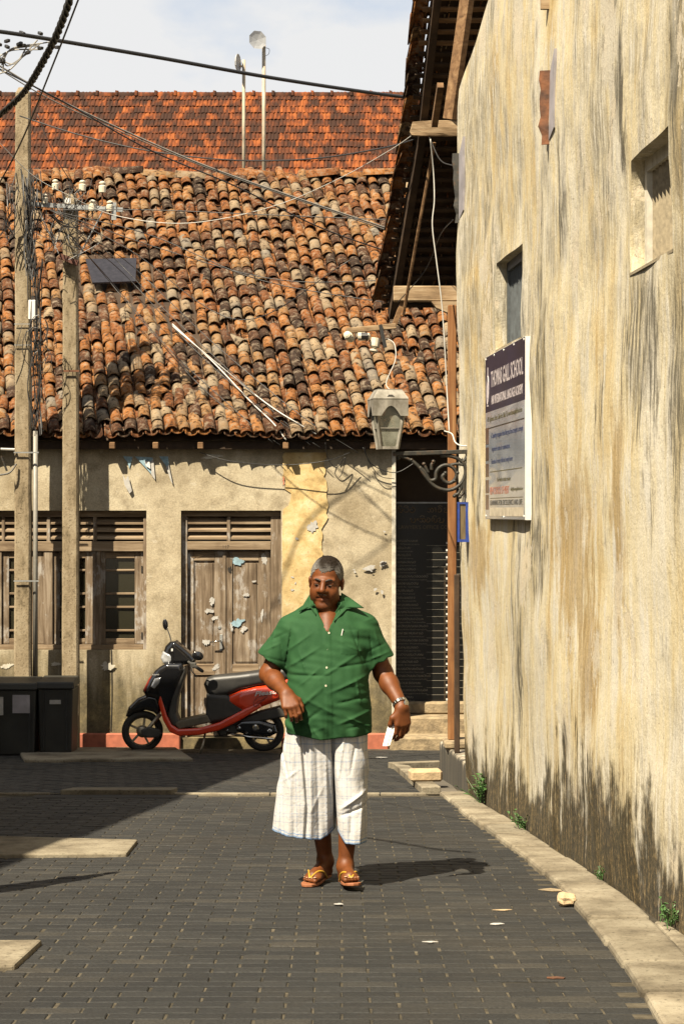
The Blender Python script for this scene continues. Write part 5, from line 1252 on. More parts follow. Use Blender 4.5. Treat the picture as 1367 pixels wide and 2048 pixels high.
b = MB(); b.add([lm @ Vector((sx*hb, sy*hb, .0)) for sx, sy in ((-1, -1), (1, -1), (1, 1), (-1, 1))], [(3, 2, 1, 0)]); b.build('base_plate', MAT['lantern'], ln)
for k in range(4):
    a_, c_ = ((-1, -1), (1, -1), (1, 1), (-1, 1))[k], ((-1, -1), (1, -1), (1, 1), (-1, 1))[(k+1) % 4]
    b = MB(); e = .96; b.add([lm @ Vector((a_[0]*hb*e, a_[1]*hb*e, .012)), lm @ Vector((c_[0]*hb*e, c_[1]*hb*e, .012)), lm @ Vector((c_[0]*ht*e, c_[1]*ht*e, zt_)), lm @ Vector((a_[0]*ht*e, a_[1]*ht*e, zt_))], [(0, 1, 2, 3)]); b.build('pane', MAT['lamp_glass'], ln)
# arched hood plates
for k in range(4):
    R_ = lm @ Matrix.Rotation(math.radians(90*k), 4, 'Z'); b = MB(); w_ = .132
    arc = [(-.072 + .144*i/10, .245 + .075*math.sin(math.pi*i/10)) for i in range(11)]
    poly = [(-w_, .37), (-w_, .245)] + arc + [(w_, .245), (w_, .37)]
    m = R_ @ Matrix(((1, 0, 0, 0), (0, 0, 1, -w_), (0, 1, 0, 0), (0, 0, 0, 1)))
    vs = [m @ Vector((x, z, 0)) for x, z in poly]; top = [m @ Vector((x, .37, 0)) for x, z in poly]
    n = len(poly)
    for i in range(1, n - 2):
        a0, a1 = poly[i], poly[i+1]
        b.add([m @ Vector((a0[0], a0[1], 0)), m @ Vector((a1[0], a1[1], 0)), m @ Vector((a1[0], .37, 0)), m @ Vector((a0[0], .37, 0)), m @ Vector((a0[0], a0[1], .006)), m @ Vector((a1[0], a1[1], .006)), m @ Vector((a1[0], .37, .006)), m @ Vector((a0[0], .37, .006))],
              [(0, 1, 2, 3), (4, 7, 6, 5), (0, 4, 5, 1)])
    b.build('hood_plate', MAT['lantern'], ln)
rg = quadring([(.134, .37), (.134, .376), (.098, .435), (.094, .44), (.094, .447), (.02, .45)]); b = MB()
vs = [p for r__ in rg for p in r__]; fs = [(i*4 + k, i*4 + (k+1) % 4, i*4 + 4 + (k+1) % 4, i*4 + 4 + k) for i in range(len(rg) - 1) for k in range(4)] + [(20, 21, 22, 23)]
b.add(vs, fs); b.build('roof_cap', MAT['lantern'], ln)
b = MB(); b.prism([(-.028, 0), (.028, 0), (0, .035)], lm @ frame(Vector((0, -.126, .386)), (1, 0, 0), (0, .62, .78)), .004); b.build('vent', MAT['void'], ln)
b = MB(); b.lathe([(.012, .03), (.03, .06), (.042, .12), (.03, .19), (.014, .22), (.014, .34)], 12, lm); b.build('bulb', MAT['lamp_glass'], ln, smooth=True)

# ------------------------------------------------------------------ school sign on the gable wall
SY0, SY1, SZ0, SZ1 = 12.45, 14.18, 1.30, 2.445
def SP(u, v, off):                        # u 0..1 reading direction (far end to near end), v 0..1 upwards
    y = SY1 + (SY0 - SY1)*u; return Vector((wall_x0(y) - .040 - off, y, SZ0 + (SZ1 - SZ0)*v))
sg = empty('wall_sign', SP(.5, 0, 0), 'large framed school sign with navy heading on the gable wall', 'sign')
def splate(u0, u1, v0, v1, o0, o1, name, mat):
    b = MB(); q = [SP(u0, v0, o0), SP(u1, v0, o0), SP(u1, v1, o0), SP(u0, v1, o0), SP(u0, v0, o1), SP(u1, v0, o1), SP(u1, v1, o1), SP(u0, v1, o1)]
    b.add(q, [(4, 5, 6, 7), (0, 4, 7, 3), (1, 2, 6, 5), (3, 7, 6, 2), (0, 1, 5, 4)]); return b.build(name, mat, sg)
splate(0, 1, 0, 1, -.05, .0, 'box_frame', MAT['sign_alu'])
splate(.003, .997, .003, .655, .0, .002, 'lower_face', MAT['sign_grey']); splate(.003, .997, .655, .997, .0, .0022, 'heading_panel', MAT['sign_navy'])
SW = SY1 - SY0; SH = SZ1 - SZ0
def SM(u, v): 
    e = .005; x = SP(u + e, v, .0028) - SP(u, v, .0028); return frame(SP(u, v, .0028), x, (0, 0, 1))
def st_(body, u, v, wd, h, mat, **k): text(body, SM(u, v), MAT[mat], sg, width=wd*SW if wd else None, height=h*SH, bold=.012 if h > .05 else 0, **k)
st_('THOMAS GALL SCHOOL', .16, .80, .80, .095, 'print_pale'); st_('AND INTERNATIONAL LANGUAGE ACADEMY', .17, .695, .79, .052, 'print_pale')
st_('47/1 Lighthouse Street, Galle Fort, Galle. Tel. www.thomasgallschool.com', .06, .595, .88, .030, 'print_olive')
splate(.02, .985, .552, .558, .002, .0032, 'rule', MAT['print_black'])
st_('A Cambridge recognised school that goes from strength to strength', .16, .49, .80, .032, 'print_blue'); st_('Registered centre for examinations', .18, .41, .47, .030, 'print_blue'); st_('Education for every child and young learner', .17, .335, .55, .030, 'print_blue')
splate(.13, .94, .285, .289, .002, .0032, 'rule', MAT['print_olive'])
st_('For further details contact', .33, .225, .34, .024, 'print_olive'); st_('NEW SCHOOL OF MERIT', .13, .150, .5, .045, 'print_red'); st_('info@thomasgallschool.com', .67, .165, .28, .020, 'print_olive')
splate(.14, .95, .125, .128, .002, .0032, 'rule', MAT['print_black']); st_('LEARNING FOR EXCELLENCE AND LIFE', .14, .085, .80, .030, 'print_black')
for i, (a, c) in enumerate(((.06, .15), (.16, .24), (.26, .34), (.36, .44), (.46, .56))): splate(.012, .10, a, c, .002, .0036, 'photo_strip', MAT['print_dim'])
splate(.12, .97, .02, .07, .002, .003, 'picture_strip', MAT['print_sand'])
b = MB(); c = SM(.075, .79); b.tube([c @ Vector((.05*math.cos(i*math.pi/10)*.8, .10*math.sin(i*math.pi/10), .001)) for i in range(21)], .004, 4)
b.prism([(-.03, -.05), (.03, -.05), (.035, .03), (0, .075), (-.035, .03)], c, .0008); b.tube([c @ Vector((0, .10, .001)), c @ Vector((0, .16, .001))], .003, 4); b.tube([c @ Vector((-.02, -.11, .001)), c @ Vector((.02, -.11, .001))], .006, 4); b.build('crest', MAT['print_pale'], sg)
for u, v in ((.02, .985), (.25, .985), (.5, .985), (.75, .985), (.98, .985), (.02, .02), (.5, .015), (.98, .02)):
    b = MB(); b.lathe([(.008, 0), (.007, .003), (.002, .004)], 8, SM(u, v)); b.build('screw', MAT['white_print'], sg)
# blue framed box on the corner below the bracket
bx = empty('notice_frame', C(930, 1085, 15.3), 'small blue framed notice edge-on below the lantern bracket', 'notice')
m = frame(C(914, 1084, 15.02), (1, -.12, 0), (0, 0, 1)); wd_, hd_ = .092, .30
b = MB()
for x0, x1, y0, y1 in ((0, wd_, 0, .02), (0, wd_, hd_ - .015, hd_), (0, .018, .02, hd_ - .015), (wd_ - .03, wd_, .02, hd_ - .015)): b.box(x0, x1, y0, y1, -.01, .016, m)
b.build('frame', MAT['blue'], bx); b = MB(); b.box(.018, wd_ - .03, .02, hd_ - .015, -.008, .006, m); b.build('glazed_panel', simple('dusty_panel', (0.11, 0.08, 0.04), 0.25, var=0.5, scale=8, stretch=(6, 6, .6)), bx)

# ------------------------------------------------------------------ bins
def bin_(px0, px1, pyt, y, lb, seed):
    x0, x1 = (px0 - CX)*y/F, (px1 - CX)*y/F; zt_ = EYE + (CY - pyt)*y/F; zb = gz(y); d = .46
    rt = empty('wheeled_bin', ((x0 + x1)/2, y + d/2, zb), lb, 'bin', 'dark bins by the wall'); e = .02
    b = MB(); b.add([(x0 + e, y + .03, zb), (x1 - e, y + .03, zb), (x1 - e, y + d, zb), (x0 + e, y + d, zb), (x0, y, zt_ - .09), (x1, y, zt_ - .09), (x1, y + d, zt_ - .09), (x0, y + d, zt_ - .09)],
                    [(0, 1, 5, 4), (1, 2, 6, 5), (2, 3, 7, 6), (3, 0, 4, 7), (4, 5, 6, 7), (0, 3, 2, 1)]); b.build('body', MAT['bin'], rt, bevel=.015)
    b = MB(); b.add([(x0 - .015, y - .025, zt_ - .09), (x1 + .015, y - .025, zt_ - .09), (x1 + .015, y + d + .01, zt_ - .06), (x0 - .015, y + d + .01, zt_ - .06), (x0 - .01, y - .015, zt_ - .02), (x1 + .01, y - .015, zt_ - .02), (x1, y + d, zt_ + .01), (x0, y + d, zt_ + .01)],
                    [(0, 1, 5, 4), (1, 2, 6, 5), (2, 3, 7, 6), (3, 0, 4, 7), (4, 5, 6, 7), (0, 3, 2, 1)]); b.build('lid', MAT['bin'], rt, bevel=.012)
    b = MB(); b.rbox(x0 + .06, x0 + .07, y - .008, y + .02, zb + .05, zt_ - .1, .003); b.rbox(x1 - .07, x1 - .06, y - .008, y + .02, zb + .05, zt_ - .1, .003); b.build('rib', MAT['bin'], rt)
    return rt, x0, x1, y, zt_
bn, x0, x1, y, zt_ = bin_(75, 146, 1360, 19.95, 'dark bin with a small white sticker, nearest the scooter', 1)
b = MB(); q = C(111, 1404, y - .0); b.box(q.x - .055, q.x + .055, y - .012, y + .01, q.z - .02, q.z + .02); b.build('sticker', MAT['paper'], bn)
bn, x0, x1, y, zt_ = bin_(-22, 72, 1362, 19.9, 'dark bin with torn pale stickers at the left frame edge', 2)
b = MB(); q = C(43, 1408, y); b.box(q.x - .085, q.x + .085, y - .012, y + .01, q.z - .09, q.z + .09); b.build('sticker', MAT['galv'], bn)
b = MB(); q = C(1, 1412, y); b.box(q.x - .05, q.x + .03, y - .012, y + .01, q.z - .09, q.z + .09); b.build('sticker', MAT['paper'], bn)

# ------------------------------------------------------------------ smooth bodies from distance fields
class Field:
    def __init__(s, lo, hi, h):
        s.lo = np.array(lo, dtype=np.float64); s.h = h; s.n = [int(math.ceil((b - a)/h)) + 1 for a, b in zip(lo, hi)]
        s.ax = [s.lo[i] + h*np.arange(s.n[i]) for i in range(3)]; s.d = np.full(s.n, 1.0, dtype=np.float32)
    def _sl(s, lo, hi):
        out = []
        for i in range(3):
            a = max(0, int((lo[i] - s.lo[i])/s.h)); b = min(s.n[i], int((hi[i] - s.lo[i])/s.h) + 2); out.append(slice(a, max(a, b)))
        return tuple(out)
    def block(s, lo, hi):
        sl_ = s._sl(lo, hi); return sl_, s.ax[0][sl_[0]][:, None, None], s.ax[1][sl_[1]][None, :, None], s.ax[2][sl_[2]][None, None, :]
    def add(s, fn, lo, hi, k=0.0):
        sl_, X, Y, Z = s.block(np.array(lo) - k - 3*s.h, np.array(hi) + k + 3*s.h); b = fn(X, Y, Z).astype(np.float32); a = s.d[sl_]
        r = np.minimum(a, b)
        if k > 0: hh = np.maximum(k - np.abs(a - b), 0)/k; r = r - hh*hh*k*.25
        s.d[sl_] = r
    def cut(s, fn, lo, hi, k=0.0):
        sl_, X, Y, Z = s.block(lo, hi); b = -fn(X, Y, Z).astype(np.float32); a = s.d[sl_]; r = np.maximum(a, b)
        if k > 0: hh = np.maximum(k - np.abs(a - b), 0)/k; r = r + hh*hh*k*.25
        s.d[sl_] = r
    def warp(s, fn, lo, hi):
        sl_, X, Y, Z = s.block(lo, hi); s.d[sl_] = s.d[sl_] + fn(X, Y, Z).astype(np.float32)
    def cone(s, a, b, ra, rb, k=0.0):
        a, b = np.array(a, float), np.array(b, float); m = max(ra, rb); s.add(lambda X, Y, Z: d_cone(X, Y, Z, a, b, ra, rb), np.minimum(a, b) - m, np.maximum(a, b) + m, k)
    def ell(s, c, r, k=0.0, R=None):
        c, r = np.array(c, float), np.array(r, float); m = r.max(); s.add(lambda X, Y, Z: d_ell(X, Y, Z, c, r, R), c - m, c + m, k)
    def mesh(s):
        d = s.d; ins = d < 0
        nx, ny, nz = d.shape; c = np.zeros((nx-1, ny-1, nz-1), dtype=np.int8)
        for i in (0, 1):
            for j in (0, 1):
                for k in (0, 1): c += ins[i:nx-1+i, j:ny-1+j, k:nz-1+k]
        I, J, Kk = np.nonzero((c > 0) & (c < 8)); idx = np.full(c.shape, -1, dtype=np.int32); idx[I, J, Kk] = np.arange(len(I))
        acc = np.zeros((len(I), 3)); cnt = np.zeros(len(I)); cor = [(a, b, e) for a in (0, 1) for b in (0, 1) for e in (0, 1)]
        vals = {q: d[I+q[0], J+q[1], Kk+q[2]] for q in cor}
        for p in cor:
            for ax in range(3):
                if p[ax]: continue
                q = list(p); q[ax] = 1; q = tuple(q); a, b = vals[p], vals[q]; m = (a < 0) != (b < 0)
                t = np.where(m, a/np.where(m, a - b, 1), 0); pt = np.array(p, float)[None] + np.zeros((len(I), 1)); pt[:, ax] += t
                acc += np.where(m[:, None], pt, 0); cnt += m
        V = (np.stack([I, J, Kk], 1) + acc/cnt[:, None])*s.h + s.lo; Q = []
        for ax in range(3):
            sl0 = [slice(None)]*3; sl1 = [slice(None)]*3; sl0[ax] = slice(0, -1); sl1[ax] = slice(1, None)
            A, B = ins[tuple(sl0)], ins[tuple(sl1)]; e = np.argwhere(A != B); o1, o2 = [(1, 2), (2, 0), (0, 1)][ax]
            e = e[(e[:, o1] > 0) & (e[:, o2] > 0) & (e[:, o1] < s.n[o1]-1) & (e[:, o2] < s.n[o2]-1)]
            sg_ = A[e[:, 0], e[:, 1], e[:, 2]]
            def cell(a, b): q = e.copy(); q[:, o1] -= a; q[:, o2] -= b; return idx[q[:, 0], q[:, 1], q[:, 2]]
            q = np.stack([cell(1, 1), cell(0, 1), cell(0, 0), cell(1, 0)], 1); q[~sg_] = q[~sg_][:, ::-1]; Q.append(q)
        Q = np.concatenate(Q); Q = Q[(Q >= 0).all(1)]; return V, Q

def d_cone(X, Y, Z, a, b, ra, rb):
    ab = b - a; L2 = max(float(ab @ ab), 1e-12); px, py, pz = X - a[0], Y - a[1], Z - a[2]
    t = np.clip((px*ab[0] + py*ab[1] + pz*ab[2])/L2, 0, 1)
    return np.sqrt((px - t*ab[0])**2 + (py - t*ab[1])**2 + (pz - t*ab[2])**2) - (ra + (rb - ra)*t)
def d_ell(X, Y, Z, c, r, R=None):
    px, py, pz = X - c[0], Y - c[1], Z - c[2]
    if R is not None: px, py, pz = (R[0, 0]*px + R[1, 0]*py + R[2, 0]*pz, R[0, 1]*px + R[1, 1]*py + R[2, 1]*pz, R[0, 2]*px + R[1, 2]*py + R[2, 2]*pz)
    k0 = np.sqrt((px/r[0])**2 + (py/r[1])**2 + (pz/r[2])**2); k1 = np.sqrt((px/r[0]**2)**2 + (py/r[1]**2)**2 + (pz/r[2]**2)**2) + 1e-9
    return k0*(k0 - 1)/k1
def d_poly(U, W, P):
    P = np.array(P, float); d = np.full(np.broadcast(U, W).shape, 1e9); s = np.ones(d.shape); n = len(P)
    for i in range(n):
        a, b = P[i], P[i-1]; e = b - a; wx, wy = U - a[0], W - a[1]; t = np.clip((wx*e[0] + wy*e[1])/(e @ e), 0, 1)
        d = np.minimum(d, (wx - e[0]*t)**2 + (wy - e[1]*t)**2); c1 = W >= a[1]; c2 = W < b[1]; c3 = e[0]*wy > e[1]*wx
        s = np.where((c1 & c2 & c3) | (~c1 & ~c2 & ~c3), -s, s)
    return s*np.sqrt(d)

# ------------------------------------------------------------------ scooter, standing side on before the door
YS = 20.42; ks = F/YS; S0 = C(284, 1502, YS); S0.z = gz(YS) + .0
def SX(px): return (px - 284)/ks
def SZ(py): return (1503 - py)/ks
sco = empty('scooter', S0, 'black and red-orange motor scooter parked in front of the wooden door', 'scooter')
def spanel(name, poly, hw, rnd, mat, h=.007, parent=None, yc=0.0, taper=None, bulge=0.0):
    P = [(SX(x), SZ(y)) for x, y in poly]; xs_, zs_ = [p[0] for p in P], [p[1] for p in P]
    f = Field((min(xs_) - .03, yc - hw - .03, min(zs_) - .03), (max(xs_) + .03, yc + hw + .03, max(zs_) + .03), h)
    X, Y, Z = f.ax[0][:, None], f.ax[1], f.ax[2][None, :]; d2 = d_poly(X, Z, P)
    w_ = hw if taper is None else hw*np.interp(f.ax[0], [SX(t[0]) for t in taper], [t[1] for t in taper])[:, None, None]
    dx = d2[:, None, :] + rnd + 0*f.ax[1][None, :, None]; dy = np.abs(f.ax[1][None, :, None] - yc) - w_ + rnd + bulge*(np.clip(-d2, 0, .08) - .08)[:, None, :]*-1*0
    f.d = (np.sqrt(np.maximum(dx, 0)**2 + np.maximum(dy, 0)**2) + np.minimum(np.maximum(dx, dy), 0) - rnd).astype(np.float32)
    V, Q = f.mesh(); return np_obj(name, V + np.array(S0), Q, mat, parent or sco, True)
def wheel(px, py, name, turn=0.0):
    rt = empty(name, S0 + Vector((SX(px), 0, SZ(py) - .21)), parent=sco); m = Matrix.Translation(S0 + Vector((SX(px), 0, SZ(py)))) @ Matrix.Rotation(turn, 4, 'Z') @ Matrix.Rotation(math.radians(90), 4, 'X')
    b = MB(); b.lathe([(.150, -.040), (.172, -.048), (.195, -.044), (.207, -.028), (.211, 0), (.207, .028), (.195, .044), (.172, .048), (.150, .040), (.145, 0)], 40, m, closed=True); b.build('tyre', MAT['rubber'], rt, smooth=True)
    b = MB(); b.lathe([(.150, -.036), (.156, -.030), (.140, -.012), (.140, .012), (.156, .030), (.150, .036), (.136, .02), (.136, -.02)], 36, m, closed=True)
    for k in range(5):
        a_ = 2*math.pi*k/5; b.bar(m @ Vector((.03*math.cos(a_), .03*math.sin(a_), .0)), m @ Vector((.142*math.cos(a_ + .15), .142*math.sin(a_ + .15), 0)), .03, .022)
    b.build('rim', MAT['alloy'], rt); b = MB(); b.lathe([(.02, -.06), (.05, -.055), (.062, -.03), (.062, .03), (.05, .055), (.02, .06)], 20, m); b.build('hub', MAT['alloy'], rt, smooth=True)
wheel(285, 1461, 'front_wheel', .16); wheel(527, 1460, 'rear_wheel')
spanel('front_fender', [(252, 1430), (258, 1412), (276, 1394), (298, 1384), (318, 1388), (326, 1410), (318, 1432), (308, 1422), (292, 1418), (272, 1424), (258, 1433)], .075, .045, MAT['gloss_black'])
spanel('front_apron', [(322, 1330), (336, 1322), (366, 1322), (372, 1336), (352, 1388), (338, 1428), (324, 1408), (314, 1394), (294, 1390), (287, 1380), (298, 1356), (312, 1338)], .19, .055, MAT['gloss_black'], taper=[(287, .62), (320, .9), (372, 1.0)])
spanel('apron_flash', [(288, 1377), (300, 1354), (309, 1343), (312, 1350), (302, 1366), (293, 1382)], .128, .02, MAT['dark_red_print'])
spanel('indicator', [(303, 1370), (312, 1352), (326, 1350), (322, 1362), (312, 1374)], .196, .02, MAT['lens'], taper=[(303, .78), (326, 1.0)])
spanel('headset', [(326, 1308), (332, 1290), (342, 1280), (352, 1279), (366, 1290), (384, 1306), (394, 1318), (388, 1326), (360, 1327), (340, 1328), (328, 1322)], .15, .05, MAT['gloss_black'], taper=[(326, .6), (350, 1.0), (394, .75)])
spanel('headlamp', [(322, 1314), (327, 1300), (336, 1302), (358, 1308), (362, 1316), (344, 1324), (328, 1325)], .135, .035, MAT['lens'], taper=[(322, .7), (340, 1.0), (362, 1.02)])
spanel('leg_shield', [(352, 1342), (372, 1330), (374, 1342), (358, 1392), (354, 1424), (362, 1444), (348, 1450), (338, 1428), (342, 1398)], .165, .03, MAT['plastic'])
spanel('footboard', [(350, 1440), (416, 1426), (424, 1440), (360, 1454)], .165, .012, MAT['floor_mat'])
spanel('red_trim', [(321, 1386), (326, 1384), (336, 1424), (346, 1444), (360, 1453), (400, 1451), (440, 1440), (478, 1420), (520, 1398), (524, 1410), (478, 1438), (440, 1456), (402, 1465), (362, 1467), (342, 1459), (329, 1436), (320, 1402)], .19, .016, MAT['gloss_red'], taper=[(320, .9), (350, 1.0), (440, 1.0), (524, .85)])
spanel('side_panel', [(441, 1399), (460, 1387), (482, 1377), (512, 1369), (545, 1366), (575, 1352), (604, 1344), (606, 1360), (590, 1380), (556, 1398), (520, 1412), (494, 1424), (480, 1415)], .168, .06, MAT['gloss_red'], taper=[(441, .8), (480, 1.0), (560, .95), (606, .6)])
spanel('under_seat_panel', [(414, 1384), (456, 1386), (484, 1404), (500, 1420), (470, 1432), (422, 1444), (412, 1436)], .150, .04, MAT['plastic'], taper=[(412, .8), (450, 1.0), (500, 1.0)])
spanel('seat', [(408, 1366), (414, 1354), (428, 1349), (480, 1344), (540, 1336), (590, 1330), (608, 1336), (606, 1348), (560, 1362), (520, 1368), (482, 1376), (456, 1388), (432, 1393), (415, 1386)], .152, .052, MAT['vinyl'], taper=[(408, .62), (440, .85), (500, 1.0), (608, .85)])
spanel('engine_cover', [(468, 1446), (482, 1436), (520, 1436), (552, 1446), (556, 1462), (540, 1470), (500, 1468), (472, 1460)], .11, .035, MAT['gloss_black'])
spanel('belly', [(430, 1452), (470, 1440), (520, 1420), (560, 1410), (575, 1430), (520, 1440), (480, 1462), (440, 1470)], .10, .02, MAT['plastic'])
spanel('rear_mudguard', [(560, 1405), (590, 1400), (598, 1440), (592, 1452), (584, 1425), (570, 1412)], .06, .015, MAT['plastic'])
b = MB()
for px, py, r_2, w_ in ((478, 1452, .020, .125), (512, 1452, .034, .122), (540, 1458, .022, .122), (455, 1456, .014, .12), (494, 1462, .012, .123), (526, 1444, .010, .124)):
    b.lathe([(r_2*.4, -.01), (r_2, -.008), (r_2, .0), (r_2*.6, .006)], 14, frame(S0 + Vector((SX(px), -w_, SZ(py))), (1, 0, 0), (0, 0, 1)))
b.build('engine_bolts', MAT['chrome'], sco)
b = MB(); b.tube([S0 + Vector((SX(455), -.1, SZ(1462))), S0 + Vector((SX(500), -.12, SZ(1470))), S0 + Vector((SX(548), -.12, SZ(1474)))], .012, 8); b.build('kick_pipe', MAT['chrome'], sco, smooth=True)
b = MB(); b.tube([S0 + Vector((SX(412), -.12, SZ(1462))), S0 + Vector((SX(408), -.16, SZ(1484))), S0 + Vector((SX(402), -.20, SZ(1502)))], .011, 8); b.build('side_stand', MAT['alloy'], sco, smooth=True)
b = MB(); b.tube([S0 + Vector((SX(322), -.06, SZ(1425))), S0 + Vector((SX(300), -.075, SZ(1452))), S0 + Vector((SX(287), -.075, SZ(1461)))], [.022, .02, .018], 8); b.build('fork', MAT['alloy'], sco, smooth=True)
spanel('fork_link', [(284, 1456), (300, 1450), (322, 1456), (326, 1464), (318, 1472), (296, 1472), (286, 1468)], .028, .012, MAT['plastic'], yc=-.085)
# handlebar, grips, levers and mirrors; the bar is turned a little towards the viewer
hb_c = S0 + Vector((SX(362), 0, SZ(1312)))
gl, gr = S0 + Vector((SX(410), -.34, SZ(1336))), S0 + Vector((SX(330), .30, SZ(1296)))
b = MB(); b.tube([hb_c.lerp(gl, .3), gl.lerp(hb_c, .32)], .013, 8); b.tube([hb_c.lerp(gr, .3), gr], .013, 8); b.build('handlebar', MAT['plastic'], sco)
for a_, nm in ((gl, 0), (gr, 1)):
    b = MB(); b.tube([a_, a_.lerp(hb_c, .05), a_.lerp(hb_c, .36)], [.015, .0185, .0175], 10); b.build('grip', MAT['rubber'], sco, smooth=True)
    b = MB(); s_ = a_.lerp(hb_c, .36); b.tube(spline([s_ + Vector((-.03, 0, -.01)), s_.lerp(a_, .4) + Vector((-.06, 0, -.03)), a_ + Vector((-.06, 0, -.05))], 4), .006, 6); b.build('lever', MAT['chrome'] if nm else MAT['plastic'], sco)
    b = MB(); b.rbox(-.03, .03, -.03, .03, -.028, .028, .008, Matrix.Translation(a_.lerp(hb_c, .42))); b.build('switch_box', MAT['plastic'], sco)
def mirror(px, py, wx, wz, y, foot, tilt):
    c = S0 + Vector((SX(px), y, SZ(py))); b = MB(); m = Matrix.Translation(c) @ Matrix.Rotation(tilt, 4, 'Y')
    b.lathe([(.002, -.02), (.7, -.016), (.98, -.004), (1, .006), (.9, .012), (.002, .013)], 20, m @ Matrix.Diagonal((wx, 1, wz, 1)) @ Matrix.Rotation(math.radians(90), 4, 'X')); b.build('mirror', MAT['gloss_black'], sco, smooth=True)
    b = MB(); b.tube(spline([foot, foot.lerp(c, .5) + Vector((.01, 0, .01)), c], 5), .0065, 7); b.build('mirror_stalk', MAT['plastic'], sco, smooth=True)
mirror(400, 1306, .058, .045, -.30, hb_c.lerp(gl, .5) + Vector((0, 0, .02)), .25); mirror(327, 1250, .028, .058, .22, hb_c.lerp(gr, .6), -.12)
m = frame(S0 + Vector((SX(511), -.1735, SZ(1387.5))), (1, 0, .12), (0, 0, 1)); text('Pleasure', m, MAT['white_print'], sco, width=.30, height=.044, shear=.35, bold=.018, depth=.004)
b = MB(); q = [(508, 1404), (512, 1394), (522, 1388), (535, 1386), (531, 1393), (522, 1400), (512, 1408)]
b.tube(spline([S0 + Vector((SX(x), -.170, SZ(y))) for x, y in q + q[:1]], 4), .0035, 4); b.tube(spline([S0 + Vector((SX(x), -.170, SZ(y))) for x, y in ((512, 1402), (520, 1396), (526, 1395), (530, 1390))], 4), .003, 4); b.build('panel_graphic', MAT['dark_red_print'], sco)
m = frame(S0 + Vector((SX(308), -.187, SZ(1347))), (1, 0, .1), (0, 0, 1)); text('Hero', m, MAT['white_print'], sco, width=.07, height=.018, shear=.3, depth=.003)
b = MB(); b.rbox(SX(345), SX(348.5), -.155, -.145, SZ(1299), SZ(1294), .001, Matrix.Translation(S0)); b.build('sticker', MAT['white_print'], sco)

# ------------------------------------------------------------------ the walking man
YM = 10.25; km = F/YM; M0 = Vector(((665 - CX)/km, YM, gz(YM)))
def mx_(px): return (px - 665)/km
def mz_(py): return (1766 - py)/km
def mp(px, py, y=0.0): return np.array([mx_(px), y, mz_(py)])
man = empty('person', M0, 'man in a green short-sleeved shirt and pale checked sarong walking towards the viewer', 'person')
def place(name, V, Q, mat, cols=None, smooth=True, parent=None): return np_obj(name, V + np.array(M0), Q, mat, parent or man, smooth, cols)
def relax(V, Q, it=2, w_=.5):
    e = np.concatenate([Q[:, [0, 1]], Q[:, [1, 2]], Q[:, [2, 3]], Q[:, [3, 0]]]); e = np.concatenate([e, e[:, ::-1]]); cnt = np.bincount(e[:, 0], minlength=len(V))[:, None]
    for _ in range(it):
        A_ = np.stack([np.bincount(e[:, 0], weights=V[e[:, 1], i], minlength=len(V)) for i in range(3)], 1)/np.maximum(cnt, 1); V = V*(1 - w_) + A_*w_
    return V
def nrm(v): v = np.array(v, float); return v/np.linalg.norm(v)

# head frame: x to image right, y forward out of the face, z up
yaw, pit, rol = math.radians(10), math.radians(8), math.radians(-4)
fw_ = nrm([-math.sin(yaw)*math.cos(pit), -math.cos(yaw)*math.cos(pit), -math.sin(pit)]); rt_ = nrm(np.cross([0, 0, 1], -fw_)*1.0)
rt_ = nrm(np.cross(fw_, [0, 0, 1])); rt_ = -rt_ if rt_[0] < 0 else rt_; up_ = np.cross(rt_, -fw_) ; up_ = up_ if up_[2] > 0 else -up_
rt2 = rt_*math.cos(rol) + up_*math.sin(rol); up2 = -rt_*math.sin(rol) + up_*math.cos(rol); HR = np.stack([rt2, fw_, up2], 1)
HC = mp(652, 1164, -.015); HS = 1.0
def H(p): return HC + HR @ (np.array(p, float)*HS)
def hell(c, r, k): B.ell(H(c), np.array(r)*HS, k, HR)
B = Field((-.44, -.40, -.01), (.50, .30, 1.72), .0042)
# torso, hidden under cloth except at the neck
B.ell(mp(656, 1330, 0), (.165, .11, .24), 0); B.ell(mp(657, 1420, -.01), (.17, .12, .16), .05); B.ell(mp(655, 1255, .015), (.17, .085, .09), .05)
B.cone(mp(655, 1240, .035), H((0, -.035, -.06)), .064, .058, .03); B.cone(mp(655, 1236, -.045), mp(656, 1262, -.085), .05, .045, .05)
B.cone(mp(590, 1252, .01), mp(645, 1216, .02), .042, .044, .04); B.cone(mp(720, 1250, .01), mp(665, 1216, .02), .042, .044, .04)
# head
hell((0, -.018, .035), (.0785, .099, .096), .0); hell((0, .028, -.045), (.066, .066, .086), .03); hell((0, .074, -.108), (.033, .026, .022), .028)
for s in (-1, 1):
    hell((s*.040, .052, -.038), (.032, .034, .036), .025); hell((s*.046, .022, -.074), (.024, .036, .030), .03)
    B.cone(H((s*.010, .083, .026)), H((s*.050, .068, .026)), .012, .010, .012)
    hell((s*.082, -.012, -.006), (.009, .021, .034), .008); hell((s*.086, -.004, .010), (.007, .017, .018), .006)
for s in (-1, 1): B.cut(lambda X, Y, Z, c=H((s*.033, .099, .004)): d_ell(X, Y, Z, c, np.array([.021, .014, .012]), HR), H((s*.033, .09, .004)) - .05, H((s*.033, .09, .004)) + .05, .012)
for s in (-1, 1):
    hell((s*.033, .073, .003), (.019, .014, .0125), .005)
    B.cone(H((s*.018, .0845, .0115)), H((s*.048, .078, .0105)), .0045, .0045, .006); B.cone(H((s*.018, .0835, -.0085)), H((s*.047, .077, -.0085)), .0045, .0045, .008)
B.cone(H((0, .086, .022)), H((0, .112, -.022)), .010, .0165, .012)
for s in (-1, 1): hell((s*.0160, .1005, -.027), (.0115, .0125, .0100), .007)
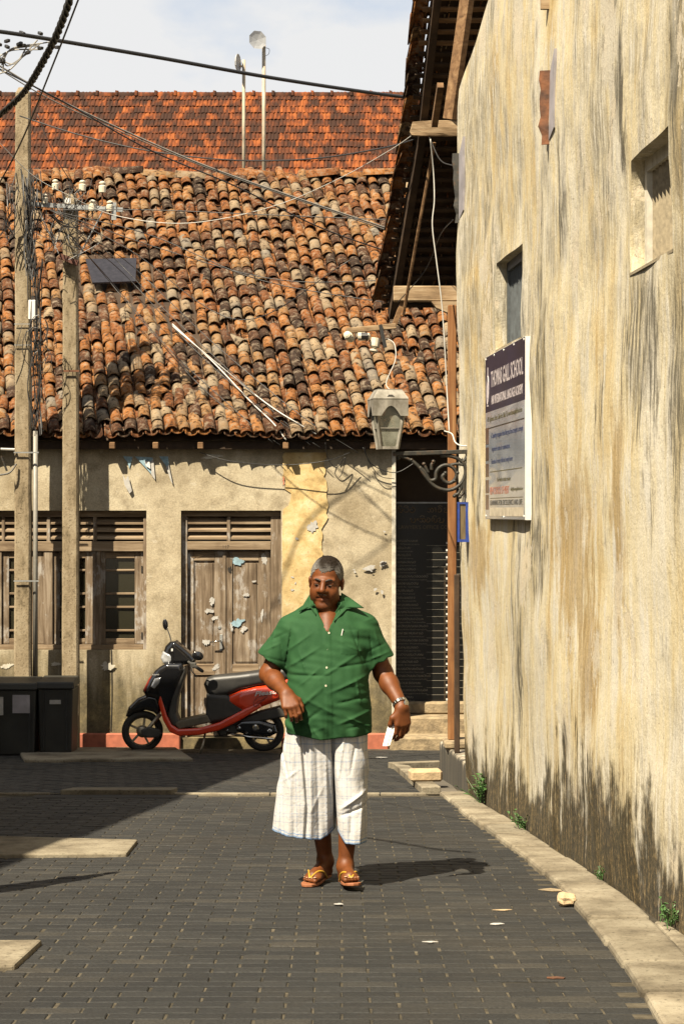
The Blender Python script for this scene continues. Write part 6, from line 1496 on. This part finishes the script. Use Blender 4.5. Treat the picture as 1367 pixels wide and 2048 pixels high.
for s in (-1, 1): B.cone(H((s*.022, .088, -.03)), H((s*.036, .072, -.066)), .010, .010, .014)
B.cone(H((-.020, .083, -.058)), H((0, .092, -.054)), .0065, .0075, .008); B.cone(H((.020, .083, -.058)), H((0, .092, -.054)), .0065, .0075, .008)
B.cone(H((-.019, .081, -.0725)), H((0, .090, -.0745)), .0065, .0085, .008); B.cone(H((.019, .081, -.0725)), H((0, .090, -.0745)), .0065, .0085, .008)
B.cut(lambda X, Y, Z: np.minimum(d_cone(X, Y, Z, H((-.026, .088, -.067)), H((0, .1015, -.064)), .0032, .0036), d_cone(X, Y, Z, H((.026, .088, -.067)), H((0, .1015, -.064)), .0032, .0036)), H((0, .09, -.066)) - .06, H((0, .09, -.066)) + .06, .005)
for zz in (.052, .062): B.cut(lambda X, Y, Z, z=zz: d_cone(X, Y, Z, H((-.035, .083, z)), H((.035, .083, z)), .0022, .0022), H((0, .085, zz)) - .05, H((0, .085, zz)) + .05, .006)
# arms
SR, ER, WR = mp(574, 1258, .01), mp(538, 1348, .015), mp(574, 1379, -.185)
SL, EL, WL = mp(733, 1254, .01), mp(766, 1346, .035), mp(802, 1408, -.115)
for (S_, E_, W_) in ((SR, ER, WR), (SL, EL, WL)):
    B.cone(S_, E_, .052, .047, .03); dF = W_ - E_; B.cone(E_, E_ + dF*.35, .046, .047, .02); B.cone(E_ + dF*.3, W_, .046, .031, .02); B.ell(E_, (.045, .045, .048), .02)
# hands
NAILS = []
def hand(W_, fwd, palm, curl, spread, th, s=1.0, thumb_curl=.35, flat=.0):
    fwd = nrm(fwd); palm = np.array(palm, float); palm = nrm(palm - fwd*(palm @ fwd)); side = np.array(th, float); side = nrm(side - fwd*(side @ fwd) - palm*(side @ palm))
    for i in range(4):
        off = (.030 - .0205*i)*s; kn = W_ + fwd*(.083, .088, .085, .077)[i]*s + side*off
        B.cone(W_ + fwd*.012 + side*off*.55, kn, .019*s, .0128*s, .016); ln = (1.0, 1.1, 1.02, .82)[i]*s; a = 0; p = kn; rad = (.0104, .0106, .010, .009)[i]*s
        for j, seg in enumerate((.043, .027, .021)):
            a += curl[j]*(1 + .07*i); d = fwd*math.cos(a) + palm*math.sin(a) + side*spread*(1.5 - i)*.1; d = nrm(d); q = p + d*seg*ln
            B.cone(p, q, rad*(1 - .09*j), rad*(.91 - .09*j), .004); p = q
        NAILS.append((p - d*.004, nrm(-palm*math.cos(a) + fwd*math.sin(a)), side, rad*.78))
    b0 = W_ + fwd*.022*s + side*.022*s; d1 = nrm(fwd*.72 + side*.62 + palm*.25); b1 = b0 + d1*.040*s; d2 = nrm(fwd*.93 + side*.15 + palm*thumb_curl); b2 = b1 + d2*.032*s; d3 = nrm(fwd*.9 - side*.12 + palm*(thumb_curl + .2)); b3 = b2 + d3*.025*s
    B.cone(W_ + fwd*.012, b1, .020*s, .0135*s, .014); B.cone(b1, b2, .0128*s, .0115*s, .005); B.cone(b2, b3, .0118*s, .0092*s, .004)
    NAILS.append((b3, nrm(side*.8 - palm*.5), fwd, .008)); return b2, b3
hand(WR, nrm(WR - ER)*.75 + np.array([.05, -.10, -.55]), (.10, .55, -.75), (.55, .80, .55), .2, (1, .1, .25), 1.06, .5)
hd = hand(WL, (.03, -.10, -1.0), (-.42, .88, 0), (.30, .55, .40), .15, (-.9, -.42, 0), 1.08, .45)
# legs and feet
for hip, kn, an, toe, lift in ((mp(625, 1450, .02), mp(636, 1600, -.01), mp(650, 1727, .085), np.array([-.125, -.135, 0]), 0.0), (mp(700, 1450, .0), mp(700, 1590, -.10), mp(690, 1725, -.09), np.array([.100, -.30, 0]), .030)):
    B.cone(hip, kn, .085, .058, .02); B.cone(kn, kn + (an - kn)*.35 + np.array([0, .018, 0]), .055, .054, .03); B.cone(kn + (an - kn)*.3 + np.array([0, .015, 0]), an, .052, .036, .03)
    h0 = 0.022; heel = np.array([an[0], an[1] + .035, h0 + .022 + lift*.2]); tt = np.array([toe[0], toe[1], h0 + .016 + lift*1.2]); dfl = tt - heel; dn = nrm(dfl); sd = nrm(np.cross(dn, [0, 0, 1]))
    B.cone(an, heel, .036, .030, .03); ball = heel + dfl*.70; B.cone(an + np.array([0, -.01, -.005]), ball + np.array([0, 0, .012]), .034, .024, .03); B.cone(heel, ball, .030, .026, .03)
    B.cone(ball + sd*.024, heel, .020, .024, .02); B.cone(ball - sd*.024, heel, .020, .024, .02)
    inn = -1 if toe[0] > 0 else 1                                   # side of the big toe
    inn = inn*(1 if sd[0] > 0 else -1)
    for i in range(5):
        o_ = (.033 - .0165*i)*inn; L_ = (.062, .058, .052, .044, .034)[i]; rr = (.0135, .0098, .0092, .0088, .0085)[i]; a_ = ball + sd*o_ + dn*.004
        B.cone(a_, a_ + dn*L_ + np.array([0, 0, -.002]), rr*1.1, rr, .008); NAILS.append((a_ + dn*(L_ + .001) + np.array([0, 0, rr*.75]), np.array([0, 0, 1.]), sd, rr*.7))
V, Q = B.mesh(); V = relax(V, Q, 1)
L3 = (V - HC) @ HR/HS; inface = (np.abs(L3[:, 0]) < .12) & (L3[:, 2] > -.16) & (np.abs(L3[:, 1]) < .16)
tone = np.ones((len(V), 4)); 
def blot(c, r, val, mul=True):
    w_ = np.exp(-(((L3 - np.array(c))/np.array(r))**2).sum(1))[:, None]*inface[:, None]; tone[:, :3] = tone[:, :3]*(1 - w_) + tone[:, :3]*w_*np.array(val)
for s in (-1, 1): blot((s*.033, .085, .0), (.026, .03, .016), (.55, .5, .5)); blot((s*.05, .05, -.09), (.04, .05, .035), (.82, .82, .85))
blot((0, .09, -.066), (.030, .02, .012), (.85, .62, .62)); blot((0, .08, -.1), (.04, .04, .03), (.8, .8, .85)); blot((0, .11, -.02), (.018, .03, .03), (1.12, 1.08, 1.05)); blot((0, .08, .06), (.05, .04, .03), (1.1, 1.1, 1.1))
place('body', V, Q, MAT['skin'], tone)
# nails
b = MB()
for c, n_, s_, r_ in NAILS:
    m = frame(Vector(c + n_*r_*.55) + M0, s_, np.cross(n_, s_)); b.lathe([(r_, 0), (r_*.8, r_*.25), (r_*.2, r_*.35)], 8, m)
b.build('nails', MAT['nail'], man, smooth=True)
# hair: a close cap over the skull
HF = Field(HC - .16, HC + .18, .0038)
HF.ell(H((0, -.021, .037)), np.array((.0835, .103, .0985))*HS, 0, HR)
X, Y, Z = HF.ax[0][:, None, None] - HC[0], HF.ax[1][None, :, None] - HC[1], HF.ax[2][None, None, :] - HC[2]
hx, hy, hz = ((HR[0, i]*X + HR[1, i]*Y + HR[2, i]*Z)/HS for i in range(3))
line = np.interp(hy, [-.11, -.06, -.02, .012, .03, .05, .075, .10], [-.085, -.05, .0, .012, .035, .068, .087, .10]) - .030*np.exp(-(hx/.022)**2)*(hy > .05) + .006*np.sin(hx*160 + 1) + .004*np.sin(hx*330 + hy*200)
hn = .0022*np.sin(hx*420 + hz*300)*np.sin(hy*380 + hx*150) + .0016*np.sin(hy*700 + hz*650)
HF.d = np.maximum(HF.d + hn, (line - hz)*.8).astype(np.float32)
V, Q = HF.mesh(); L3 = (V - HC) @ HR/HS; top = np.clip((L3[:, 2] - .045)/.085, 0, 1)*np.clip((.105 - np.abs(L3[:, 0] - .018))/.075, 0, 1)
ns = rng.random(len(V)) + .5*np.sin(L3[:, 0]*95 + 4*np.sin(L3[:, 1]*37)) ; top = np.clip(top*1.5 - .05 + .30*(ns - .5), 0, 1)[:, None]
hc = np.array([.19, .178, .165])*(1 - top) + np.array([.016, .011, .007])*top; place('hair', V, Q, MAT['hair'], np.c_[hc, np.ones(len(hc))])
# eyes, brows, moustache
for s in (-1, 1):
    Ev = Vector(H((s*.033, .0790, .0012))); b = MB(); m = Matrix.Translation(M0 + Ev) @ Matrix(HR.tolist()).to_4x4()
    b.lathe([(.0005, -.0118), (.006, -.0105), (.010, -.006), (.0118, 0), (.010, .006), (.006, .0105), (.0005, .0118)], 14, m @ Matrix.Diagonal((1.12, .92, .46, 1))); eo = b.build('eye', MAT['eyewhite'], man, smooth=True)
    b = MB(); b.lathe([(.0082, 0), (.0066, .0018), (.0008, .0026)], 12, m @ Matrix.Translation((-.002, .0100, -.0005)) @ Matrix.Diagonal((.9, 1, .55, 1)) @ Matrix.Rotation(math.radians(-90), 4, 'X')); b.build('iris', MAT['iris'], eo, smooth=True)
    b = MB(); b.tube(spline([Vector(H((s*.012, .0945, .0235))) + M0, Vector(H((s*.030, .0905, .0305))) + M0, Vector(H((s*.052, .072, .0255))) + M0], 5), [.0042]*4 + [.0052]*4 + [.003]*3, 7); b.build('eyebrow', MAT['brow'], man, smooth=True)
    b = MB(); b.tube(spline([Vector(H((s*.003, .1005, -.0445))) + M0, Vector(H((s*.018, .095, -.0475))) + M0, Vector(H((s*.032, .081, -.059))) + M0], 5), [.0022]*4 + [.0026]*4 + [.0015]*3, 7); b.build("moustache", MAT['tash'], man, smooth=True)

# ---- shirt
T = Field((-.44, -.30, .70), (.44, .25, 1.50), .0048)
zs = np.array([mz_(p) for p in (1490, 1465, 1430, 1400, 1360, 1330, 1290, 1262, 1245, 1232, 1222, 1212, 1200)])
hw = np.array([.224, .222, .219, .216, .209, .203, .204, .203, .192, .168, .138, .105, .07]); xc = np.array([mx_(p) for p in (659, 659, 658, 657, 656, 655, 655, 655, 655, 655, 655, 655, 655)])
dp = np.array([.165, .166, .170, .172, .168, .160, .145, .130, .118, .105, .095, .082, .06]); yc = np.array([-.02, -.022, -.03, -.034, -.03, -.02, -.008, .0, .004, .008, .012, .016, .02])
o = np.argsort(zs); zs, hw, xc, dp, yc = (q[o] for q in (zs, hw, xc, dp, yc))
def torso(X, Y, Z):
    a, b_, cx_, cy_ = (np.interp(Z, zs, q) for q in (hw, dp, xc, yc)); e = 2.5; u, v = np.abs((X - cx_)/a), np.abs((Y - cy_)/b_); k = (u**e + v**e)**(1/e)
    return (k - 1)*np.minimum(a, b_)*.9
T.add(torso, (-.3, -.25, .68), (.3, .22, mz_(1206)), 0)
T.cone(mp(588, 1252, .012), mp(640, 1216, .015), .058, .056, .05); T.cone(mp(722, 1250, .012), mp(668, 1216, .015), .058, .056, .05)
cuffR, cuffL = mp(541, 1320, .012), mp(759, 1321, .02); QR, QL = mp(578, 1262, .01), mp(731, 1258, .01); axR, axL = nrm(cuffR - QR), nrm(cuffL - QL)
for S_, cf, ax in ((QR, cuffR, axR), (QL, cuffL, axL)):
    def slv(X, Y, Z, S_=S_, cf=cf, ax=ax):
        d = d_cone(X, Y, Z, S_, cf + ax*.06, .062, .086); pl_ = (X - cf[0])*ax[0] + (Y - cf[1])*ax[1] + (Z - cf[2])*ax[2]; d = np.maximum(d, pl_)
        return np.maximum(d, -np.maximum(d_cone(X, Y, Z, S_, cf + ax*.06, .046, .073), -(pl_ + .06)))
    T.add(slv, np.minimum(S_, cf) - .11, np.maximum(S_, cf) + .11, .06)
# folds: straight soft ridges and grooves laid over the cloth
def seg2(X, Z, a, b_):
    ax_, az_ = mx_(a[0]), mz_(a[1]); bx_, bz_ = mx_(b_[0]), mz_(b_[1]); ex, ez = bx_ - ax_, bz_ - az_; t = np.clip(((X - ax_)*ex + (Z - az_)*ez)/(ex*ex + ez*ez), 0, 1)
    return np.sqrt((X - ax_ - t*ex)**2 + (Z - az_ - t*ez)**2), t
FOLDS = [((572, 1300), (625, 1262), .009, .007), ((576, 1330), (640, 1290), .010, .010), ((580, 1345), (660, 1345), .012, -.010), ((585, 1420), (650, 1365), .012, .010), ((590, 1450), (645, 1410), .012, -.010), ((640, 1350), (720, 1300), .012, .010), ((660, 1330), (735, 1322), .010, -.009),
         ((655, 1380), (735, 1345), .012, .011), ((670, 1400), (740, 1385), .012, -.010), ((675, 1440), (742, 1415), .012, .011), ((690, 1425), (745, 1450), .010, .009), ((600, 1300), (615, 1345), .009, .008), ((575, 1385), (600, 1440), .010, -.011), ((620, 1440), (640, 1470), .010, .008),
         ((700, 1250), (728, 1330), .008, -.009), ((690, 1285), (725, 1300), .007, .006), ((585, 1245), (572, 1330), .008, -.010), ((610, 1390), (680, 1425), .014, .008), ((600, 1365), (640, 1330), .008, .008), ((712, 1352), (720, 1400), .008, .009), ((690, 1450), (735, 1440), .008, -.008), ((600, 1465), (650, 1445), .01, .006),
         ((525, 1300), (560, 1285), .007, .007), ((530, 1285), (575, 1262), .008, -.007), ((518, 1308), (570, 1322), .006, -.006), ((548, 1250), (545, 1300), .008, .006), ((560, 1268), (566, 1316), .006, -.006),
         ((735, 1318), (780, 1300), .007, .008), ((735, 1300), (775, 1282), .007, -.007), ((748, 1255), (760, 1300), .008, .006), ((738, 1265), (745, 1320), .006, -.007), ((728, 1240), (755, 1232), .008, .005)]
def folds(X, Y, Z):
    frontal = np.clip((.06 - Y)/.10, 0, 1); d = 0
    for a, c, w_, am in FOLDS:
        s_, t = seg2(X + 0*Y, Z, a, c); d = d - .75*am*np.exp(-(s_/(w_*.62))**1.5)*np.sin(np.clip(t, .04, .96)*math.pi)**.6
    wv = .0022*np.sin(X*30 + Z*44 + 4*np.sin(Z*9 + X*6) + 2*np.sin(X*23)) + .0010*np.sin(X*70 + Z*90 + 4*np.sin(Z*21 - X*13))
    hemw = np.clip((mz_(1400) - Z)/.16, 0, 1)*(.006*np.sin(X*38 + 1.2) + .004*np.sin(X*71 + Y*20))
    return (d + wv + hemw)*frontal
T.warp(folds, (-.44, -.30, .70), (.44, .25, 1.50))
# placket and pocket
T.warp(lambda X, Y, Z: -.003*((np.abs(X - mx_(657) + (Z - 1.0)*.02) < .0165) & (Y < 0) & (Z < mz_(1252))), (-.1, -.3, .7), (.1, .0, 1.4))
T.warp(lambda X, Y, Z: -.003*((X > mx_(681)) & (X < mx_(716)) & (Z < mz_(1258)) & (Z > mz_(1306) + np.abs(X - mx_(698))*.25) & (Y < 0)), (0, -.3, 1.1), (.2, .0, 1.4))
# open neck
def vee(X, Y, Z):
    zv = mz_(1254); half = np.interp(Z, [zv, mz_(1230), mz_(1212), mz_(1190)], [0.001, .040, .060, .072]); return np.maximum(np.maximum(np.abs(X - mx_(655)) - half, zv - Z), Y - .02)
T.cut(vee, (-.12, -.3, mz_(1262)), (.12, .1, 1.5), .004)
T.cut(lambda X, Y, Z: d_cone(X, Y, Z, mp(655, 1250, .015), H((0, -.02, -.05)), .074, .074), mp(600, 1260, -.12), mp(710, 1150, .16), .006)
hemz = lambda X: mz_(1470) + .018*np.clip(np.abs(X - mx_(655))/.21, 0, 1)**2*1.3 + .004*np.sin(X*30)
T.cut(lambda X, Y, Z: Z - hemz(X), (-.3, -.3, .69), (.3, .25, .86), .0)
V, Q = T.mesh(); V = relax(V, Q, 3); place('shirt', V, Q, MAT['shirt'], np.ones((len(V), 4)))
def cloth_y(px, py, default=-.17):
    x_, z_ = mx_(px), mz_(py); i = int(round((x_ - T.lo[0])/T.h)); k = int(round((z_ - T.lo[2])/T.h)); c = T.d[i, :, k]; j = np.nonzero(c < 0)[0]
    return T.ax[1][j[0]] if len(j) else default
# collar leaves, standing off the shirt
for poly in ([(620, 1186), (611, 1200), (598, 1222), (608, 1217), (622, 1214), (632, 1229), (637, 1218), (628, 1206)], [(682, 1184), (700, 1195), (728, 1214), (708, 1214), (693, 1216), (668, 1240), (666, 1228), (680, 1206)]):
    cx_ = sum(p[0] for p in poly)/len(poly); cy_ = sum(p[1] for p in poly)/len(poly); b = MB(); vs = []
    for px, py in poly:
        y_ = cloth_y(px, max(py, 1217), -.06); y_ = min(y_, -.05) - .012 if py > 1205 else (-.045 if py > 1195 else .0)
        vs.append(M0 + Vector(mp(px, py, y_)))
    c_ = sum(vs, Vector())/len(vs) + Vector((0, -.010, 0)); n = len(vs); bk = Vector((0, .006, -.001))
    b.add(vs + [c_] + [v + bk for v in vs] + [c_ + bk], [(i, (i+1) % n, n) for i in range(n)] + [((i+1) % n + n + 1, i + n + 1, 2*n + 1) for i in range(n)] + [(i, i + n + 1, (i+1) % n + n + 1, (i+1) % n) for i in range(n)])
    ob = b.build('collar', MAT['shirt'], man, smooth=True); a_ = ob.data.color_attributes.new('tone', 'FLOAT_COLOR', 'POINT'); a_.data.foreach_set('color', np.ones(len(ob.data.vertices)*4, dtype=np.float32))
    sb = ob.modifiers.new('sub', 'SUBSURF'); sb.levels = sb.render_levels = 2; sb.subdivision_type = 'SIMPLE'
# collar stand round the neck
b = MB(); pts = []
for i in range(19):
    a_ = math.radians(-55 + 290*i/18); pts.append(M0 + Vector(mp(655, 1205 - 8*math.sin(a_), .01)) + Vector((.080*math.cos(a_), .078*math.sin(a_), 0)))
vs, fs = [], []
for p in pts:
    o_ = (p - (M0 + Vector(mp(655, 1205, .01)))); o_.z = 0; o_.normalize(); vs += [p - Vector((0, 0, .03)) + o_*.012, p + Vector((0, 0, .022)), p + Vector((0, 0, .022)) + o_*.010, p - Vector((0, 0, .035)) + o_*.030]
for i in range(18):
    for k in range(4): fs.append((4*i + k, 4*i + (k+1) % 4, 4*i + 4 + (k+1) % 4, 4*i + 4 + k))
b.add(vs, fs); ob = b.build('collar_stand', MAT['shirt'], man, smooth=True); a_ = ob.data.color_attributes.new('tone', 'FLOAT_COLOR', 'POINT'); a_.data.foreach_set('color', np.ones(len(ob.data.vertices)*4, dtype=np.float32))
for px, py in ((658, 1262), (656, 1295), (653.5, 1329), (652, 1364), (651, 1396)):
    b = MB(); b.lathe([(.0056, -.002), (.0056, .0015), (.0045, .0025), (.003, .0015)], 10, frame(Vector(mp(px, py, cloth_y(px, py) - .001)) + M0, (1, 0, 0), (0, 0, 1))); b.build('button', MAT['button'], man, smooth=True)
b = MB(); y_ = cloth_y(684, 1262) - .003; b.tube([Vector(mp(685.5, 1254, y_)) + M0, Vector(mp(682, 1270, y_)) + M0], .0028, 6); b.build('pen', MAT['white_print'], man)

# ---- sarong
R_ = Field((-.36, -.33, .20), (.30, .26, .86), .0046)
def loft(zt_, zb_, t_, bt):
    def f(X, Y, Z):
        u = np.clip((zt_ - Z)/(zt_ - zb_), -.1, 1.1); q = [a + (c - a)*u for a, c in zip(t_, bt)]; kk = np.sqrt(((X - q[0])/q[2])**2 + ((Y - q[1])/q[3])**2); return (kk - 1)*np.minimum(q[2], q[3])
    return f
zt1, zb1 = mz_(1440), mz_(1678)
R_.add(loft(zt1, zb1, (mx_(638), -.015, .155, .138), (mx_(607), .02, .160, .135)), (-.36, -.3, .2), (.3, .26, .86), 0)
R_.add(loft(zt1, zb1, (mx_(690), -.018, .118, .138), (mx_(705), -.085, .073, .115)), (-.36, -.3, .2), (.3, .26, .86), .028)
SF = [((590, 1440), (572, 1720), .016, .014), ((575, 1450), (556, 1720), .010, -.010), ((632, 1440), (640, 1730), .012, -.012), ((622, 1470), (622, 1740), .014, .012), ((650, 1440), (657, 1740), .010, .014), ((664, 1440), (673, 1720), .009, -.040),
      ((705, 1440), (745, 1560), .010, .008), ((680, 1608), (735, 1570), .010, .014), ((678, 1622), (738, 1598), .008, -.011), ((725, 1560), (715, 1740), .010, .009), ((702, 1600), (697, 1740), .008, -.009), ((690, 1450), (676, 1550), .007, .010),
      ((560, 1480), (580, 1560), .009, -.008), ((563, 1560), (600, 1530), .007, .006), ((590, 1600), (586, 1740), .010, -.009), ((650, 1560), (620, 1620), .008, .006), ((715, 1455), (700, 1540), .008, -.008)]
def sfold(X, Y, Z):
    fr_ = np.clip((.03 - Y)/.06, 0, 1); d = 0
    for a, c, w_, am in SF:
        s_, t = seg2(X + 0*Y, Z, a, c); d = d - .8*am*np.exp(-(s_/(w_*.8))**1.6)*np.sin(np.clip(t, .03, .97)*math.pi)**.5
    wv = .0026*np.sin(X*75 + Z*6 + 2*np.sin(Z*11)) + .0010*np.sin(X*22 + Z*40 + 3*np.sin(X*17))
    edge = np.interp(Z, [mz_(1700), mz_(1600), mz_(1500), mz_(1440)], [mx_(606), mx_(612), mx_(604), mx_(598)]); d = d - .013/(1 + np.exp((X - edge)/.0016)) + .010*np.exp(-((X - edge - .012)/.010)**2)
    return (d + wv)*fr_ + (1 - fr_)*.004*np.sin(X*50)
R_.warp(sfold, (-.36, -.33, .20), (.30, .26, .86))
HEMX = [mx_(p) for p in (540, 575, 640, 664, 676, 690, 735)]; HEMZ = [mz_(p) for p in (1657, 1666, 1674, 1660, 1655, 1676, 1677)]
shem = lambda X: np.interp(X, HEMX, HEMZ)
R_.cut(lambda X, Y, Z: Z - shem(X), (-.37, -.34, .19), (.31, .27, .40), 0)
ink = R_.d.copy(); sl_ = R_._sl((-.37, -.34, .19), (.31, .27, .34))                      # hollow at the hem
Xh, Zh = R_.ax[0][sl_[0]][:, None, None], R_.ax[2][sl_[2]][None, None, :]
full = loft(zt1, zb1, (mx_(638), -.015, .155 - .016, .138 - .016), (mx_(607), .02, .160 - .016, .135 - .016)); full2 = loft(zt1, zb1, (mx_(690), -.018, .102, .122), (mx_(705), -.085, .057, .099))
Yh = R_.ax[1][sl_[1]][None, :, None]; inner = np.minimum(full(Xh, Yh, Zh), full2(Xh, Yh, Zh)) + sfold(Xh, Yh, Zh)*.6 + np.clip(Zh - .30, 0, 1)*2
R_.d[sl_] = np.maximum(R_.d[sl_], -inner.astype(np.float32))
V, Q = R_.mesh(); V = relax(V, Q, 2); hd_ = V[:, 2] - shem(V[:, 0]); bl = ((hd_ < .012) | ((hd_ > .020) & (hd_ < .025)))[:, None]*(V[:, 1:2] < .12)
place('sarong', V, Q, MAT['sarong'], np.c_[np.where(bl, np.array([[.42, .62, .95]]), np.ones((1, 3))), np.ones(len(V))])

# ---- sandals
for an, toe, lift in ((mp(650, 1727, .085), np.array([-.125, -.135, 0]), 0.0), (mp(690, 1725, -.09), np.array([.100, -.30, 0]), .030)):
    heel = Vector((an[0], an[1] + .045, .012 + lift*.15)); tp = Vector((toe[0], toe[1], .010 + lift*1.15)); d = tp - heel; Ls = d.length + .055; m = Matrix.Translation(M0) @ frame(heel - d.normalized()*.025, d, Vector((0, 0, 1)).cross(d))
    so_ = empty('sandal', M0 + heel, parent=man)
    out = [(0, -.028), (.03, -.036), (.10, -.034), (.18, -.046), (.24, -.044), (.275, -.026), (.285, 0), (.275, .028), (.24, .046), (.18, .046), (.10, .034), (.03, .036), (0, .028), (-.008, 0)]
    k = Ls/.285; b = MB(); b.prism([(x*k, y_) for x, y_ in out], m, .014); ob = b.build('sole', MAT['sole'], so_, bevel=.003)
    b = MB(); tz = m @ Vector((.235*k, 0, .014))
    for s in (-1, 1): b.tube(spline([tz + Vector((0, 0, .02)), m @ Vector((.19*k, s*.022, .060)), m @ Vector((.15*k, s*.040, .052)), m @ Vector((.10*k, s*.040, .012))], 6), .0055, 7)
    b.tube([tz, tz + Vector((0, 0, .022))], .0045, 6); b.build('strap', MAT['strap'], so_, smooth=True)
# ---- watch on the left wrist
wd = nrm(WL - EL); wc = Vector(WL - wd*.022) + M0; m = frame(wc, Vector(np.cross(wd, [0, 1, 0])), Vector(np.cross(wd, np.cross(wd, [0, 1, 0])))); wt = empty('watch', wc, parent=man)
b = MB()
for i in range(20):
    a_ = 2*math.pi*i/20; b.rbox(-.006, .006, -.0025, .0025, -.008, .008, .001, m @ Matrix.Rotation(a_, 4, 'Z') @ Matrix.Translation((.0365, 0, 0)) @ Matrix.Rotation(math.radians(90), 4, 'Z'))
b.build('bracelet', MAT['chrome'], wt)
dv = Vector((.75, -.66, .1)).normalized(); b = MB(); b.lathe([(.017, 0), (.018, .006), (.0155, .009), (.002, .0095)], 18, frame(wc + dv*.034, dv.orthogonal(), dv.cross(dv.orthogonal()))); b.build('case', MAT['chrome'], wt)
# ---- folded papers held in the left hand
pc = M0 + Vector((hd[1] + hd[0])/2) + Vector((-.006, -.012, -.02)); pa = empty('folded_paper', pc - Vector((0, 0, .06)), "folded white paper held in the walking man's lowered hand", 'paper'); b = MB()
m = frame(pc, (.30, .35, 1), (.9, -.45, -.2)); b.add([m @ Vector(q) for q in ((-.085, -.010, 0), (.075, -.012, 0), (.078, .010, .002), (-.08, .012, .003), (-.085, -.008, .006), (.070, -.011, .006), (.072, .009, .008), (-.078, .012, .009))], [(0, 3, 2, 1), (4, 5, 6, 7), (0, 1, 5, 4), (1, 2, 6, 5), (2, 3, 7, 6)]); b.build('sheet', MAT['white_print'], pa)
b = MB(); b.add([m @ Vector(q) for q in ((-.08, .012, .009), (.06, .008, .008), (.055, .026, .012), (-.07, .022, .013))], [(0, 1, 2, 3)]); b.build('inner_fold', MAT['white_print'], pa)
